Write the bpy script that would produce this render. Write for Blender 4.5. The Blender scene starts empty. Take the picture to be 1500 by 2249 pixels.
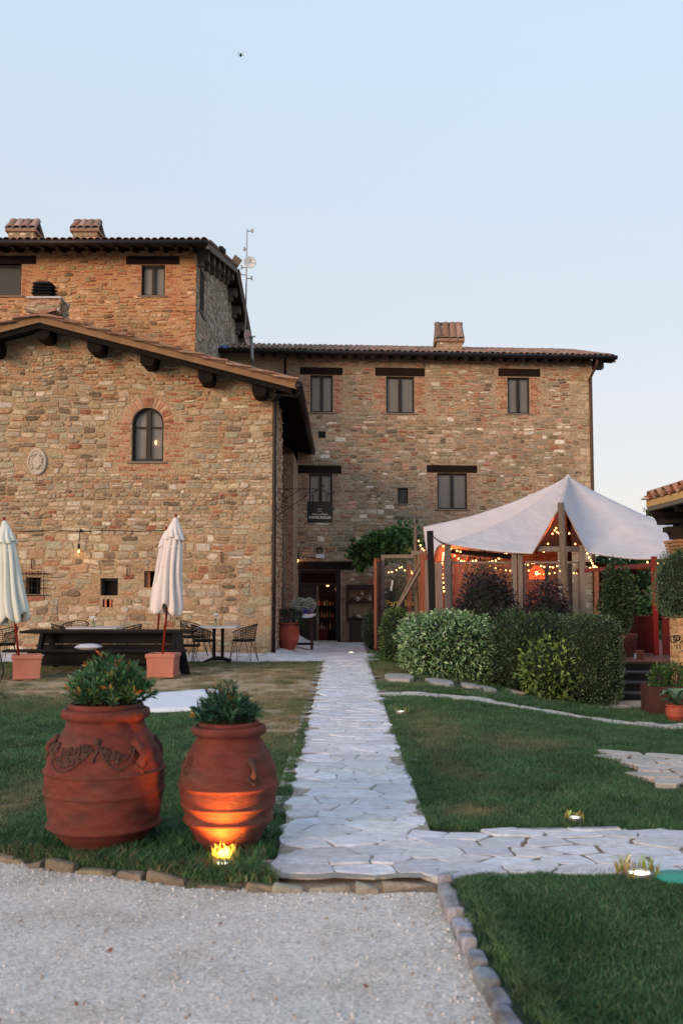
import bpy, math, random
import numpy as np
from mathutils import Vector, Matrix, noise
PI = math.pi; R = math.radians
rnd = random.Random(7)
SC = bpy.context.scene
COL = SC.collection

# ---------------------------------------------------------------- camera, sky, sun, exposure
F = 2186.5; TH = math.atan(165.5/F); EYE = 1.6
cam_d = bpy.data.cameras.new('camera'); cam = bpy.data.objects.new('camera', cam_d); COL.objects.link(cam)
cam.location = (0, 0, EYE); cam.rotation_euler = (R(90)+TH, 0, 0)
cam_d.sensor_width = 36; cam_d.lens = 35; cam_d.clip_start = .1; cam_d.clip_end = 3000
cam_d.dof.use_dof = True; cam_d.dof.focus_distance = 24; cam_d.dof.aperture_fstop = 3.2
SC.camera = cam
SC.view_settings.view_transform = 'Standard'; SC.view_settings.look = 'None'
SC.view_settings.exposure = 0.0; SC.view_settings.gamma = 1
SC.cycles.max_bounces = 7; SC.cycles.diffuse_bounces = 3; SC.cycles.glossy_bounces = 3
SC.cycles.transmission_bounces = 5; SC.cycles.transparent_max_bounces = 12
SC.cycles.sample_clamp_indirect = 4; SC.cycles.caustics_reflective = False; SC.cycles.caustics_refractive = False
SC.cycles.use_denoising = True

SUN_EL, SUN_AZ = 10.0, 217.0      # the glow of a sun low behind the camera, a little to the left (azimuth from +Y, clockwise)
w = bpy.data.worlds.new('World'); SC.world = w; w.use_nodes = True
nt = w.node_tree; nt.nodes.clear()
sky = nt.nodes.new('ShaderNodeTexSky'); sky.sky_type = 'NISHITA'; sky.sun_disc = False
sky.sun_elevation = R(SUN_EL); sky.sun_rotation = R(SUN_AZ); sky.air_density = 1; sky.dust_density = 1; sky.ozone_density = 1.5
b1 = nt.nodes.new('ShaderNodeBackground'); b1.inputs[1].default_value = .05
nt.links.new(sky.outputs[0], b1.inputs[0])
tc = nt.nodes.new('ShaderNodeTexCoord'); sx = nt.nodes.new('ShaderNodeSeparateXYZ'); nt.links.new(tc.outputs['Generated'], sx.inputs[0])
cr = nt.nodes.new('ShaderNodeValToRGB'); nt.links.new(sx.outputs[2], cr.inputs[0])
els = cr.color_ramp.elements
els[0].position = 0.0; els[0].color = (.68, .62, .58, 1)
els[1].position = 1.0; els[1].color = (.44, .57, .80, 1)
for p, c in ((.10, (.665, .60, .62, 1)), (.30, (.605, .65, .70, 1)), (.52, (.575, .69, .84, 1))):
    e = els.new(p); e.color = c
b2 = nt.nodes.new('ShaderNodeBackground'); b2.inputs[1].default_value = 1.0
nt.links.new(cr.outputs[0], b2.inputs[0])
ad = nt.nodes.new('ShaderNodeAddShader'); wo = nt.nodes.new('ShaderNodeOutputWorld')
nt.links.new(b1.outputs[0], ad.inputs[0]); nt.links.new(b2.outputs[0], ad.inputs[1]); nt.links.new(ad.outputs[0], wo.inputs[0])

sd_ = bpy.data.lights.new('sun', 'SUN'); sun = bpy.data.objects.new('sun', sd_); COL.objects.link(sun)
sd_.energy = 2.5; sd_.angle = R(22); sd_.color = (1, .66, .42)
az, el = R(SUN_AZ), R(SUN_EL)
sdir = Vector((math.sin(az)*math.cos(el), math.cos(az)*math.cos(el), math.sin(el)))   # towards the sun
sun.rotation_euler = sdir.to_track_quat('Z', 'Y').to_euler()

# ---------------------------------------------------------------- picture <-> place
CT, ST = math.cos(TH), math.sin(TH)
def ray(px, py):
    x = (px-750)/F; y = (1124.5-py)/F
    return Vector((x, CT - y*ST, ST + y*CT))
def P(px, py, Y):
    d = ray(px, py); t = Y/d.y
    return Vector((d.x*t, Y, EYE + d.z*t))
def S(t):
    t = max(0., min(1., t)); return t*t*(3-2*t)
def GH(x, y):
    """height of the ground: level lawn that dips towards the farmhouse door and towards the deck steps"""
    z = -.27*S((y-21.5)/12.5)
    z += -.46*S((x-.9)/4.0)*S((y-7.5)/8)*(1-.5*S((y-22)/8))
    z += (.07 + .27*S((y-21.5)/12.5))*S((-.9-x)/.8)*S((y-21.3)/1.5)
    return z
def G(px, py, dz=0):
    d = ray(px, py); t = 1.
    for _ in range(30):
        z = GH(d.x*t, d.y*t)+dz
        if d.z > -1e-4: break
        t = .5*t + .5*(z-EYE)/d.z
    return Vector((d.x*t, d.y*t, GH(d.x*t, d.y*t)+dz))
def proj(p):
    x = p[0]; y = p[1]; z = p[2]-EYE
    dep = y*CT + z*ST; up = -y*ST + z*CT
    if dep < .1: return None
    return 750+F*x/dep, 1124.5-F*up/dep, dep
def inview(p, m=20):
    q = proj(p)
    return q is not None and -m < q[0] < 1500+m and -m < q[1] < 2249+m

# ---------------------------------------------------------------- materials
MATS = {}
def mat(name, base=(.5,.5,.5), rough=.85, vcol=False, nz=None, nz2=None, bump=None, metal=0, spec=.3, emit=None,
        alpha=None, transl=0, sss=0, stretch=(1,1,1), objcol=False):
    """nz=(scale, amount) brightness mottling; nz2=(scale, colour, amount) patches of a second colour; bump=(scale, distance)"""
    if name in MATS: return MATS[name]
    m = bpy.data.materials.new(name); m.use_nodes = True; MATS[name] = m
    t = m.node_tree; N = t.nodes; L = t.links; N.clear()
    out = N.new('ShaderNodeOutputMaterial'); bs = N.new('ShaderNodeBsdfPrincipled'); L.new(bs.outputs[0], out.inputs[0])
    bs.inputs['Roughness'].default_value = rough; bs.inputs['Metallic'].default_value = metal
    bs.inputs['Specular IOR Level'].default_value = spec
    geo = N.new('ShaderNodeNewGeometry'); mp = N.new('ShaderNodeMapping'); mp.inputs['Scale'].default_value = stretch
    L.new(geo.outputs['Position'], mp.inputs[0])
    if vcol:
        a = N.new('ShaderNodeAttribute'); a.attribute_name = 'Col'; col = a.outputs['Color']
    else:
        a = N.new('ShaderNodeRGB'); a.outputs[0].default_value = (*base, 1); col = a.outputs[0]
    if nz2:
        n = N.new('ShaderNodeTexNoise'); n.inputs['Scale'].default_value = nz2[0]; n.inputs['Detail'].default_value = 5; n.inputs['Roughness'].default_value = .62
        L.new(mp.outputs[0], n.inputs['Vector'])
        mr = N.new('ShaderNodeMapRange'); mr.inputs[1].default_value = .46; mr.inputs[2].default_value = .66; mr.inputs[4].default_value = nz2[2]
        L.new(n.outputs[0], mr.inputs[0])
        mx = N.new('ShaderNodeMix'); mx.data_type = 'RGBA'; mx.inputs[7].default_value = (*nz2[1], 1)
        L.new(mr.outputs[0], mx.inputs[0]); L.new(col, mx.inputs[6]); col = mx.outputs[2]
    if nz:
        n = N.new('ShaderNodeTexNoise'); n.inputs['Scale'].default_value = nz[0]; n.inputs['Detail'].default_value = 6; n.inputs['Roughness'].default_value = .65
        L.new(mp.outputs[0], n.inputs['Vector'])
        mr = N.new('ShaderNodeMapRange'); mr.inputs[1].default_value = .25; mr.inputs[2].default_value = .75
        mr.inputs[3].default_value = 1-nz[1]; mr.inputs[4].default_value = 1+nz[1]; L.new(n.outputs[0], mr.inputs[0])
        vm = N.new('ShaderNodeVectorMath'); vm.operation = 'SCALE'; L.new(col, vm.inputs[0]); L.new(mr.outputs[0], vm.inputs[3]); col = vm.outputs[0]
    L.new(col, bs.inputs['Base Color'])
    if bump:
        n = N.new('ShaderNodeTexNoise'); n.inputs['Scale'].default_value = bump[0]; n.inputs['Detail'].default_value = 6; n.inputs['Roughness'].default_value = .6
        L.new(mp.outputs[0], n.inputs['Vector'])
        bp = N.new('ShaderNodeBump'); bp.inputs['Distance'].default_value = bump[1]; bp.inputs['Strength'].default_value = 1
        L.new(n.outputs[0], bp.inputs['Height']); L.new(bp.outputs[0], bs.inputs['Normal'])
    if emit:
        bs.inputs['Emission Color'].default_value = (*emit[0], 1); bs.inputs['Emission Strength'].default_value = emit[1]
    if sss: bs.inputs['Subsurface Weight'].default_value = sss
    if transl:
        tr = N.new('ShaderNodeBsdfTranslucent'); L.new(col, tr.inputs[0])
        ms = N.new('ShaderNodeMixShader'); ms.inputs[0].default_value = transl
        L.new(bs.outputs[0], ms.inputs[1]); L.new(tr.outputs[0], ms.inputs[2]); L.new(ms.outputs[0], out.inputs[0])
    if alpha is not None:
        tr = N.new('ShaderNodeBsdfTransparent'); fr = N.new('ShaderNodeFresnel'); fr.inputs[0].default_value = 1.5
        ma = N.new('ShaderNodeMath'); ma.operation = 'ADD'; ma.inputs[1].default_value = alpha; L.new(fr.outputs[0], ma.inputs[0])
        ms = N.new('ShaderNodeMixShader'); L.new(ma.outputs[0], ms.inputs[0])
        L.new(tr.outputs[0], ms.inputs[1]); L.new(bs.outputs[0], ms.inputs[2]); L.new(ms.outputs[0], out.inputs[0])
    return m

M_mortar = mat('mortar', (.46,.335,.215), .95, nz=(22,.55), nz2=(1.6,(.40,.235,.13),.6), bump=(24,.05))  # mottled mortars; their dark pits also paint in shade of crevices
M_mortar3 = mat('mortar_orange', (.52,.30,.155), .95, nz=(22,.5), nz2=(1.3,(.46,.19,.085),.7), bump=(30,.035))
M_mortar2 = mat('mortar_grey', (.46,.34,.23), .95, nz=(20,.55), nz2=(.9,(.27,.21,.155),.6), bump=(24,.05))
M_stone = mat('wall_stone', rough=.92, vcol=True, nz=(13,.45), nz2=(19,(.44,.34,.22),.45), bump=(34,.032))
M_brick = mat('brick', rough=.92, vcol=True, nz=(16,.38), nz2=(7,(.46,.31,.19),.6), bump=(60,.008))
M_pave = mat('paving_stone', rough=.75, vcol=True, nz=(13,.22), nz2=(5,(.46,.43,.42),.5), bump=(18,.035), stretch=(1,1.6,1))
M_pbed2 = mat('earthy_joint', (.20,.155,.11), .95, nz=(9,.35), bump=(60,.01))
M_pbed = mat('paving_joint', (.33,.29,.24), .95, nz=(9,.35), bump=(60,.01))
M_soil = mat('soil', (.045,.060,.028), .95, vcol=True, nz=(5,.3), bump=(30,.03))
M_tile = mat('roof_tile', rough=.9, vcol=True, nz=(9,.35), nz2=(6,(.28,.22,.15),.55), bump=(40,.01))
M_wood_d = mat('dark_wood', (.011,.0075,.006), .8, spec=.12, nz=(8,.35), bump=(20,.008), stretch=(1,1,1))
M_wood_lintel = mat('lintel_wood', (.019,.0095,.0075), .8, spec=.15, nz=(9,.4), bump=(24,.012), stretch=(.3,1,4))
M_soffit = mat('soffit', (.05,.036,.027), .9, nz=(5,.3), bump=(20,.01))
M_fascia = mat('verge_plaster', (.26,.155,.085), .9, nz=(4,.25), nz2=(5,(.22,.12,.07),.5), bump=(30,.008))
M_gutter = mat('gutter_metal', (.016,.010,.009), .5, nz=(6,.3), spec=.3)
M_frame = mat('window_frame_paint', (.020,.013,.011), .5, nz=(6,.2))
M_pane = mat('window_glass', (.30,.30,.30), .04, alpha=.06, spec=.9)
M_curtain = mat('curtain_cloth', (.36,.34,.32), .95, nz=(2,.08))
M_dark = mat('dark_backing', (.012,.010,.009), .95)  # near-black colour stands in for the shade inside rooms and openings
M_terra = mat('terracotta', (.135,.030,.019), .85, nz=(7,.45), nz2=(2.6,(.085,.045,.034),.75), bump=(30,.004), stretch=(1,1,2.2))
M_terra_in = mat('terracotta_relief', (.075,.036,.026), .9, nz=(22,.4), bump=(60,.004))
M_pot = mat('pink_terracotta', (.44,.165,.115), .75, nz=(4,.15), nz2=(2.5,(.40,.22,.17),.4), bump=(50,.003))
M_leaf = mat('leaf', rough=.5, vcol=True, spec=.35, transl=.18)
M_twig = mat('twig', (.05,.035,.022), .9, nz=(20,.3))
M_core = mat('shade_fill', (.012,.02,.009), .95)
M_iron = mat('iron', (.014,.012,.011), .55, metal=.3)
M_black = mat('black_paint', (.007,.007,.008), .6, spec=.2)
M_white = mat('white_plastic', (.72,.72,.72), .4)
M_cloth = mat('umbrella_cloth', (.80,.73,.70), .9, nz=(3,.06), bump=(120,.001), transl=.12)
M_cloth2 = mat('umbrella_cloth_pale', (.74,.77,.70), .9, nz=(3,.06), bump=(120,.001), transl=.12)
M_blanket = mat('white_sheet', (.74,.75,.79), .85, nz=(4,.05))
M_redwood = mat('red_varnished_wood', (.22,.022,.012), .35, nz=(8,.3), stretch=(4,4,.5))
M_bench = mat('stained_bench_wood', (.008,.007,.007), .7, spec=.15, nz=(8,.4), stretch=(.5,4,4), bump=(14,.003))
M_table = mat('pale_table_top', (.50,.49,.51), .5, nz=(6,.15))
M_tent = mat('tent_canvas', (.60,.565,.58), .9, nz=(1.2,.07), nz2=(.7,(.52,.46,.47),.4), bump=(2.6,.07), transl=.08)
M_wood_g = mat('weathered_timber', (.235,.195,.17), .85, nz=(10,.4), nz2=(5,(.12,.085,.065),.6), bump=(26,.006), stretch=(3,3,.25))
M_wood_r = mat('reddish_timber', (.26,.085,.045), .8, nz=(10,.3), bump=(26,.004), stretch=(3,3,.25))
M_bark = mat('bark', (.17,.125,.095), .95, nz=(14,.4), bump=(22,.03), stretch=(3,3,.6))
M_glass = mat('clear_glass', (.25,.28,.26), .03, alpha=.02, spec=.8)
M_deck = mat('deck_board', (.15,.062,.042), .6, nz=(9,.3), stretch=(.4,5,1), bump=(20,.004))
M_tread = mat('grey_tread', (.11,.10,.10), .6, nz=(9,.3), stretch=(.4,5,5))
M_step = mat('dark_step_board', (.026,.023,.023), .65, nz=(9,.3), stretch=(.4,5,5), bump=(20,.004))
M_redpaint = mat('red_painted_panel', (.12,.008,.008), .55, nz=(4,.25))
M_rust = mat('rusty_steel', (.070,.026,.017), .8, nz=(7,.35), nz2=(4,(.04,.018,.013),.6))
M_ochre = mat('ochre_plaster', (.50,.33,.14), .9, nz=(3,.15), bump=(40,.004))
M_greywood = mat('grey_old_beam', (.14,.12,.10), .9, nz=(8,.4), bump=(20,.008), stretch=(.4,2,2))
M_gravel = mat('gravel_surface', (.80,.745,.67), .95, nz=(48,.50), nz2=(2.2,(.58,.51,.43),.6), bump=(60,.03))
M_pebble = mat('pebble', rough=.85, vcol=True, nz=(40,.15))
M_kerb = mat('kerb_stone', rough=.92, vcol=True, nz=(9,.35), nz2=(5,(.11,.085,.055),.7), bump=(30,.015))
M_bulb = mat('lit_bulb', (1,.7,.3), .5, emit=((1,.42,.12), 9))
M_lens = mat('lit_lens', (1,1,1), .5, emit=((1,.92,.66), 9))
M_steel = mat('brushed_steel', (.25,.25,.25), .5, metal=.5)
M_relief = mat('carved_limestone', (.52,.45,.37), .9, nz=(20,.3), bump=(60,.006))
M_blue = mat('blue_tarp', (.10,.20,.50), .7, nz=(12,.3))
M_flower = mat('white_petal', (.80,.80,.80), .7, transl=.2)
M_flower_b = mat('blue_petal', (.10,.14,.62), .7)
M_vase = mat('green_vase_glass', (.32,.40,.20), .1, alpha=.35, spec=.8)
M_letter = mat('sign_lettering', (.55,.53,.50), .6)
M_gold = mat('gold_lettering', (.45,.27,.06), .5)
M_green = mat('green_plastic', (.03,.30,.22), .5)

# grass: green blades that dry out in patches where the lawn is worn
def grass_mat():
    m = bpy.data.materials.new('grass_blade'); m.use_nodes = True; t = m.node_tree; N = t.nodes; L = t.links
    bs = N['Principled BSDF']; bs.inputs['Roughness'].default_value = .6; bs.inputs['Specular IOR Level'].default_value = .25
    at = N.new('ShaderNodeAttribute'); at.attribute_name = 'Col'
    dr = N.new('ShaderNodeAttribute'); dr.attribute_name = 'dry'; dr.attribute_type = 'INSTANCER'
    geo = N.new('ShaderNodeNewGeometry'); n = N.new('ShaderNodeTexNoise'); n.inputs['Scale'].default_value = 1.6; n.inputs['Detail'].default_value = 5
    L.new(geo.outputs['Position'], n.inputs['Vector'])
    mr = N.new('ShaderNodeMapRange'); mr.inputs[1].default_value = .3; mr.inputs[2].default_value = .75; mr.inputs[3].default_value = .62; mr.inputs[4].default_value = 1.35
    L.new(n.outputs[0], mr.inputs[0])
    vm = N.new('ShaderNodeVectorMath'); vm.operation = 'SCALE'; L.new(at.outputs['Color'], vm.inputs[0]); L.new(mr.outputs[0], vm.inputs[3])
    mx = N.new('ShaderNodeMix'); mx.data_type = 'RGBA'; mx.inputs[7].default_value = (.34,.26,.155,1)
    L.new(dr.outputs['Fac'], mx.inputs[0]); L.new(vm.outputs[0], mx.inputs[6]); L.new(mx.outputs[2], bs.inputs['Base Color'])
    tr = N.new('ShaderNodeBsdfTranslucent'); L.new(mx.outputs[2], tr.inputs[0]); ms = N.new('ShaderNodeMixShader'); ms.inputs[0].default_value = .2
    L.new(bs.outputs[0], ms.inputs[1]); L.new(tr.outputs[0], ms.inputs[2]); L.new(ms.outputs[0], N['Material Output'].inputs[0])
    return m
M_grass = grass_mat()

# ---------------------------------------------------------------- mesh helpers
ORG = {}
def link(name, me, par=None, loc=None):
    o = bpy.data.objects.new(name, me); COL.objects.link(o)
    if par is not None:
        o.parent = par; ORG[o.name] = ORG[par.name] if loc is None else ORG[par.name]+Vector(loc)
        if loc is not None: o.location = loc
    else:
        ORG[o.name] = Vector(loc or (0,0,0)); o.location = ORG[o.name]
    return o
def tag(o, label=None, cat=None, group=None, kind=None):
    if label: o['label'] = label
    if cat: o['category'] = cat
    if group: o['group'] = group
    if kind: o['kind'] = kind
    return o
def thing(name, label, cat, loc=(0,0,0), group=None, rz=0):
    o = link(name, None, None, loc); o.rotation_euler.z = rz
    o.empty_display_size = .1
    return tag(o, label, cat, group)
class MB:
    def __init__(s): s.v = []; s.f = []; s.c = []
    def add(s, vs, fs, col=None):
        n = len(s.v); s.v += [tuple(p) for p in vs]; s.f += [tuple(i+n for i in f) for f in fs]
        s.c += [col or (.5,.5,.5)]*len(vs); return s
    def box(s, c, size, rot=None, col=None, taper=1):
        h = Vector(size)*.5; vs = []
        for z in (-1, 1):
            for x, y in ((-1,-1),(1,-1),(1,1),(-1,1)):
                k = taper if z < 0 else 1
                p = Vector((x*h.x*k, y*h.y*k, z*h.z))
                if rot is not None: p = rot @ p
                vs.append(p+Vector(c))
        return s.add(vs, [(3,2,1,0),(4,5,6,7),(0,1,5,4),(1,2,6,5),(2,3,7,6),(3,0,4,7)], col)
    def bb(s, a, b, col=None):
        a = Vector(a); b = Vector(b); return s.box((a+b)*.5, [abs(x) for x in (b-a)], None, col)
    def beam(s, a, b, wd, ht, up=(0,0,1), col=None):
        """rectangular bar from a to b"""
        a = Vector(a); b = Vector(b); d = (b-a); L_ = d.length; d.normalize(); u = Vector(up)
        x = d.cross(u)
        if x.length < 1e-4: x = d.cross(Vector((1,0,0)))
        x.normalize(); z = x.cross(d).normalized()
        rot = Matrix((x, d, z)).transposed()
        return s.box((a+b)*.5, (wd, L_, ht), rot, col)
    def tube(s, pts, r, n=8, col=None, cap=True):
        pts = [Vector(p) for p in pts]; rr = r if isinstance(r, (list, tuple)) else [r]*len(pts)
        vs = []; x = None
        for i, p in enumerate(pts):
            d = (pts[min(i+1, len(pts)-1)]-pts[max(i-1, 0)])
            if d.length < 1e-9: d = Vector((0,0,1))
            d.normalize()
            if x is None:
                x = d.cross(Vector((0,0,1)));
                if x.length < .05: x = d.cross(Vector((0,1,0)))
            x = (x - d*x.dot(d)).normalized(); y = d.cross(x)
            for k in range(n):
                a = 2*PI*k/n; vs.append(p+(x*math.cos(a)+y*math.sin(a))*rr[i])
        fs = [(i*n+k, i*n+(k+1)%n, (i+1)*n+(k+1)%n, (i+1)*n+k) for i in range(len(pts)-1) for k in range(n)]
        if cap: fs += [tuple(range(n-1,-1,-1)), tuple(range((len(pts)-1)*n, len(pts)*n))]
        return s.add(vs, fs, col)
    def lathe(s, prof, n=32, c=(0,0,0), col=None, fn=None, cap=True):
        c = Vector(c); vs = []
        for i, (r, z) in enumerate(prof):
            for k in range(n):
                a = 2*PI*k/n; rr = r*(fn(a, z) if fn else 1)
                vs.append(c+Vector((rr*math.cos(a), rr*math.sin(a), z)))
        m = len(prof)
        fs = [(i*n+k, i*n+(k+1)%n, (i+1)*n+(k+1)%n, (i+1)*n+k) for i in range(m-1) for k in range(n)]
        if cap: fs += [tuple(range(n-1,-1,-1)), tuple(range((m-1)*n, m*n))]
        return s.add(vs, fs, col)
    def ball(s, c, r, n=8, m=6, col=None, sc=(1,1,1)):
        c = Vector(c); vs = [c-Vector((0,0,r*sc[2]))]
        for i in range(1, m):
            t = PI*i/m
            for k in range(n):
                a = 2*PI*k/n; vs.append(c+Vector((r*sc[0]*math.sin(t)*math.cos(a), r*sc[1]*math.sin(t)*math.sin(a), -r*sc[2]*math.cos(t))))
        vs.append(c+Vector((0,0,r*sc[2]))); e = len(vs)-1
        fs = [(0, 1+(k+1)%n, 1+k) for k in range(n)]
        for i in range(m-2):
            fs += [(1+i*n+k, 1+i*n+(k+1)%n, 1+(i+1)*n+(k+1)%n, 1+(i+1)*n+k) for k in range(n)]
        fs += [(e, 1+(m-2)*n+k, 1+(m-2)*n+(k+1)%n) for k in range(n)]
        return s.add(vs, fs, col)
    def prism(s, poly, d, col=None):
        """poly: 3D points, extruded along vector d"""
        n = len(poly); d = Vector(d); a = [Vector(p) for p in poly]; vs = a+[p+d for p in a]
        fs = [tuple(range(n-1,-1,-1)), tuple(range(n, 2*n))]+[(k, (k+1)%n, n+(k+1)%n, n+k) for k in range(n)]
        return s.add(vs, fs, col)
    def mesh(s, name, m, org=Vector((0,0,0)), smooth=False):
        me = bpy.data.meshes.new(name)
        me.from_pydata([(p[0]-org[0], p[1]-org[1], p[2]-org[2]) for p in s.v], [], s.f)
        a = me.color_attributes.new('Col', 'FLOAT_COLOR', 'POINT')
        ca = np.ones((len(s.v), 4), dtype=np.float32); ca[:, :3] = s.c; a.data.foreach_set('color', ca.ravel())
        if m: me.materials.append(m)
        if smooth: me.polygons.foreach_set('use_smooth', [True]*len(me.polygons))
        me.update(); return me
    def build(s, name, m, par=None, smooth=False, bevel=0, local=False):
        """vertices are in world coordinates (or, local=True, relative to the parent)"""
        org = ORG[par.name] if (par is not None and not local) else Vector((0,0,0))
        o = link(name, s.mesh(name, m, org, smooth), par)
        if bevel:
            b = o.modifiers.new('bevel', 'BEVEL'); b.width = bevel; b.segments = 2; b.limit_method = 'ANGLE'
        return o
def npmesh(name, V, Fq, Cc, m, par=None, local=False):
    """numpy quads or triangles"""
    if par is not None and not local: V = V-np.array(ORG[par.name])
    me = bpy.data.meshes.new(name); nv = len(V); nf, k = Fq.shape
    me.vertices.add(nv); me.vertices.foreach_set('co', V.astype(np.float32).ravel())
    me.loops.add(nf*k); me.loops.foreach_set('vertex_index', Fq.astype(np.int32).ravel())
    me.polygons.add(nf); me.polygons.foreach_set('loop_start', np.arange(0, nf*k, k, dtype=np.int32))
    me.update(calc_edges=True)
    a = me.color_attributes.new('Col', 'FLOAT_COLOR', 'POINT')
    ca = np.ones((nv, 4), dtype=np.float32); ca[:, :3] = Cc; a.data.foreach_set('color', ca.ravel())
    me.materials.append(m)
    return link(name, me, par)
def dup(root, loc, rz=None, label=None):
    def cp(o, par):
        c = o.copy(); COL.objects.link(c)
        if par is not None: c.parent = par
        for ch in kids.get(o.name, []): cp(ch, c)
        return c
    kids = {}
    for o in COL.objects:
        if o.parent: kids.setdefault(o.parent.name, []).append(o)
    r = cp(root, None); r.location = loc; ORG[r.name] = Vector(loc)
    if rz is not None: r.rotation_euler.z = rz
    if label: r['label'] = label
    return r
def vary(c, a, rg=rnd):
    k = 1+rg.uniform(-a, a); return tuple(max(0, min(1, x*k*(1+rg.uniform(-a*.25, a*.25)))) for x in c)

# leaves: V shaped two-triangle blades folded along the midrib
def leaf_mesh(name, pts, nrm, length, width, cols, par, rs, up=.25, m=None, spread=.9, local=False):
    n = len(pts); rs = np.random.RandomState(rs)
    d = nrm + rs.normal(0, spread, (n, 3)); d[:, 2] += up; d /= np.linalg.norm(d, axis=1)[:, None]+1e-9
    s = np.cross(d, rs.normal(0, 1, (n, 3))); s /= np.linalg.norm(s, axis=1)[:, None]+1e-9
    q = np.cross(s, d)
    L = length*rs.uniform(.6, 1.25, n)[:, None]; Wd = width*rs.uniform(.7, 1.2, n)[:, None]
    V = np.empty((n, 4, 3)); V[:, 0] = pts; V[:, 1] = pts+d*L*.5+s*Wd*.5+q*Wd*.12; V[:, 2] = pts+d*L-np.array([0, 0, 1])*L*.12; V[:, 3] = pts+d*L*.5-s*Wd*.5+q*Wd*.12
    idx = np.arange(n)[:, None]*4
    Fq = np.concatenate([idx+[0, 1, 2], idx+[0, 2, 3]], 1).reshape(-1, 3)
    Cc = np.repeat(cols, 4, axis=0)
    return npmesh(name, V.reshape(-1, 3), Fq, Cc, m or M_leaf, par, local)
def pick_cols(n, pal, rs, var=.25):
    rs = np.random.RandomState(rs); pal = np.array(pal); c = pal[rs.randint(0, len(pal), n)]
    return np.clip(c*rs.uniform(1-var, 1+var, n)[:, None], 0, 1)
def blob_pts(c, rad, n, rs, expo=2.0, lump=.12, lsc=3.0, zmin=None, shell=.25):
    """points through the outer part of a lumpy superellipsoid, with normals"""
    rs0 = np.random.RandomState(rs); d = rs0.normal(0, 1, (n, 3)); d /= np.linalg.norm(d, axis=1)[:, None]
    ad_ = np.abs(d)**expo; k = 1/np.sum(ad_, 1)**(1/expo)
    off = np.array([noise.noise(Vector(x*lsc)+Vector((rs, 0, 0))) for x in d])
    k = k*(1+lump*off)*(1-shell*rs0.uniform(0, 1, n)**2)
    p = d*k[:, None]*np.array(rad)+np.array(c); nn = d/np.array(rad); nn /= np.linalg.norm(nn, axis=1)[:, None]
    if zmin is not None: ok = p[:, 2] > zmin; p = p[ok]; nn = nn[ok]
    return p, nn
def bush(name, label, c, rad, n, pal, leaf, rs, expo=2.4, lump=.12, par=None, group=None, core=.86, spread=.9, up=.25, lsc=3.0, cat='shrub', var=.3, zb=None, shell=.25, shoots=0):
    c = Vector(c); zb = c.z-rad[2] if zb is None else zb
    t = thing(name, label, cat, (c.x, c.y, zb), group)
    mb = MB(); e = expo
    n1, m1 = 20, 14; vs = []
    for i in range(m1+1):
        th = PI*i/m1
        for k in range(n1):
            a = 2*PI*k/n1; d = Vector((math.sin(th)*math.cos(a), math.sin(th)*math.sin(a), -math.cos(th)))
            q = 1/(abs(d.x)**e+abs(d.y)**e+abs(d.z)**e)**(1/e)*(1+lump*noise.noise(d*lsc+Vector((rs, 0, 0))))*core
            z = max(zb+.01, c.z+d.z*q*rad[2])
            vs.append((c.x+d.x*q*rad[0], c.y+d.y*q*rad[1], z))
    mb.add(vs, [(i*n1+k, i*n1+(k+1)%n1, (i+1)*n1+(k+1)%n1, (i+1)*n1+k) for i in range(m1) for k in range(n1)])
    mb.build('dark_fill', M_core, t)  # solid dark blob added against see-through; its colour stands in for inner shade
    p, nn = blob_pts(c, rad, n, rs, expo, lump, lsc, zb, shell)
    tag(leaf_mesh('foliage', p, nn, leaf[0], leaf[1], pick_cols(len(p), pal, rs, var), t, rs, up, spread=spread), kind='stuff')
    if shoots:
        rg = random.Random(rs+500); sp, sn = blob_pts(c, rad, shoots, rs+7, expo, lump, lsc, zb+.25, .02); qp, qn = [], []
        for a, b in zip(sp, sn):
            d = Vector(b)+Vector((rg.uniform(-.5,.5), rg.uniform(-.5,.5), rg.uniform(.1,.9))); d.normalize(); ln = rg.uniform(.06, .20); m_ = rg.randint(5, 9)
            for i in range(m_): qp.append(Vector(a)+d*ln*i/m_); g = i*2.3; qn.append((d*.6+Vector((math.cos(g), math.sin(g), .2))).normalized())
        tag(leaf_mesh('stray_shoots', np.array(qp), np.array([tuple(v) for v in qn]), leaf[0]*.8, leaf[1]*.8, pick_cols(len(qp), pal, rs+3, var), t, rs+9, up, spread=.3), kind='stuff')
    return t

class Frame:
    """a vertical (or any) plane: origin, direction along, up = z, outward normal"""
    def __init__(s, o, u, n=None):
        s.o = Vector(o); s.u = Vector(u).normalized(); s.v = Vector((0,0,1)); s.n = (Vector(n) if n is not None else s.u.cross(s.v)).normalized()
    def pt(s, u, v, w=0): return s.o+s.u*u+s.v*v+s.n*w
    def uv(s, px, py):
        d = ray(px, py); e = Vector((0,0,EYE)); t = (s.o-e).dot(s.n)/d.dot(s.n); p = e+d*t-s.o
        return p.dot(s.u), p.z
    def rect(s, x0, y0, x1, y1):
        a = s.uv(x0, (y0+y1)/2)[0]; b = s.uv(x1, (y0+y1)/2)[0]
        xm = (x0+x1)/2
        return (a, s.uv(xm, y1)[1], b, s.uv(xm, y0)[1])
    def box(s, mb, u0, v0, u1, v1, w0, w1, col=None):
        ps = [s.pt(u, v, w_) for w_ in (w0, w1) for u, v in ((u0,v0),(u1,v0),(u1,v1),(u0,v1))]
        return mb.add(ps, [(3,2,1,0),(4,5,6,7),(0,1,5,4),(1,2,6,5),(2,3,7,6),(3,0,4,7)], col)
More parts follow.
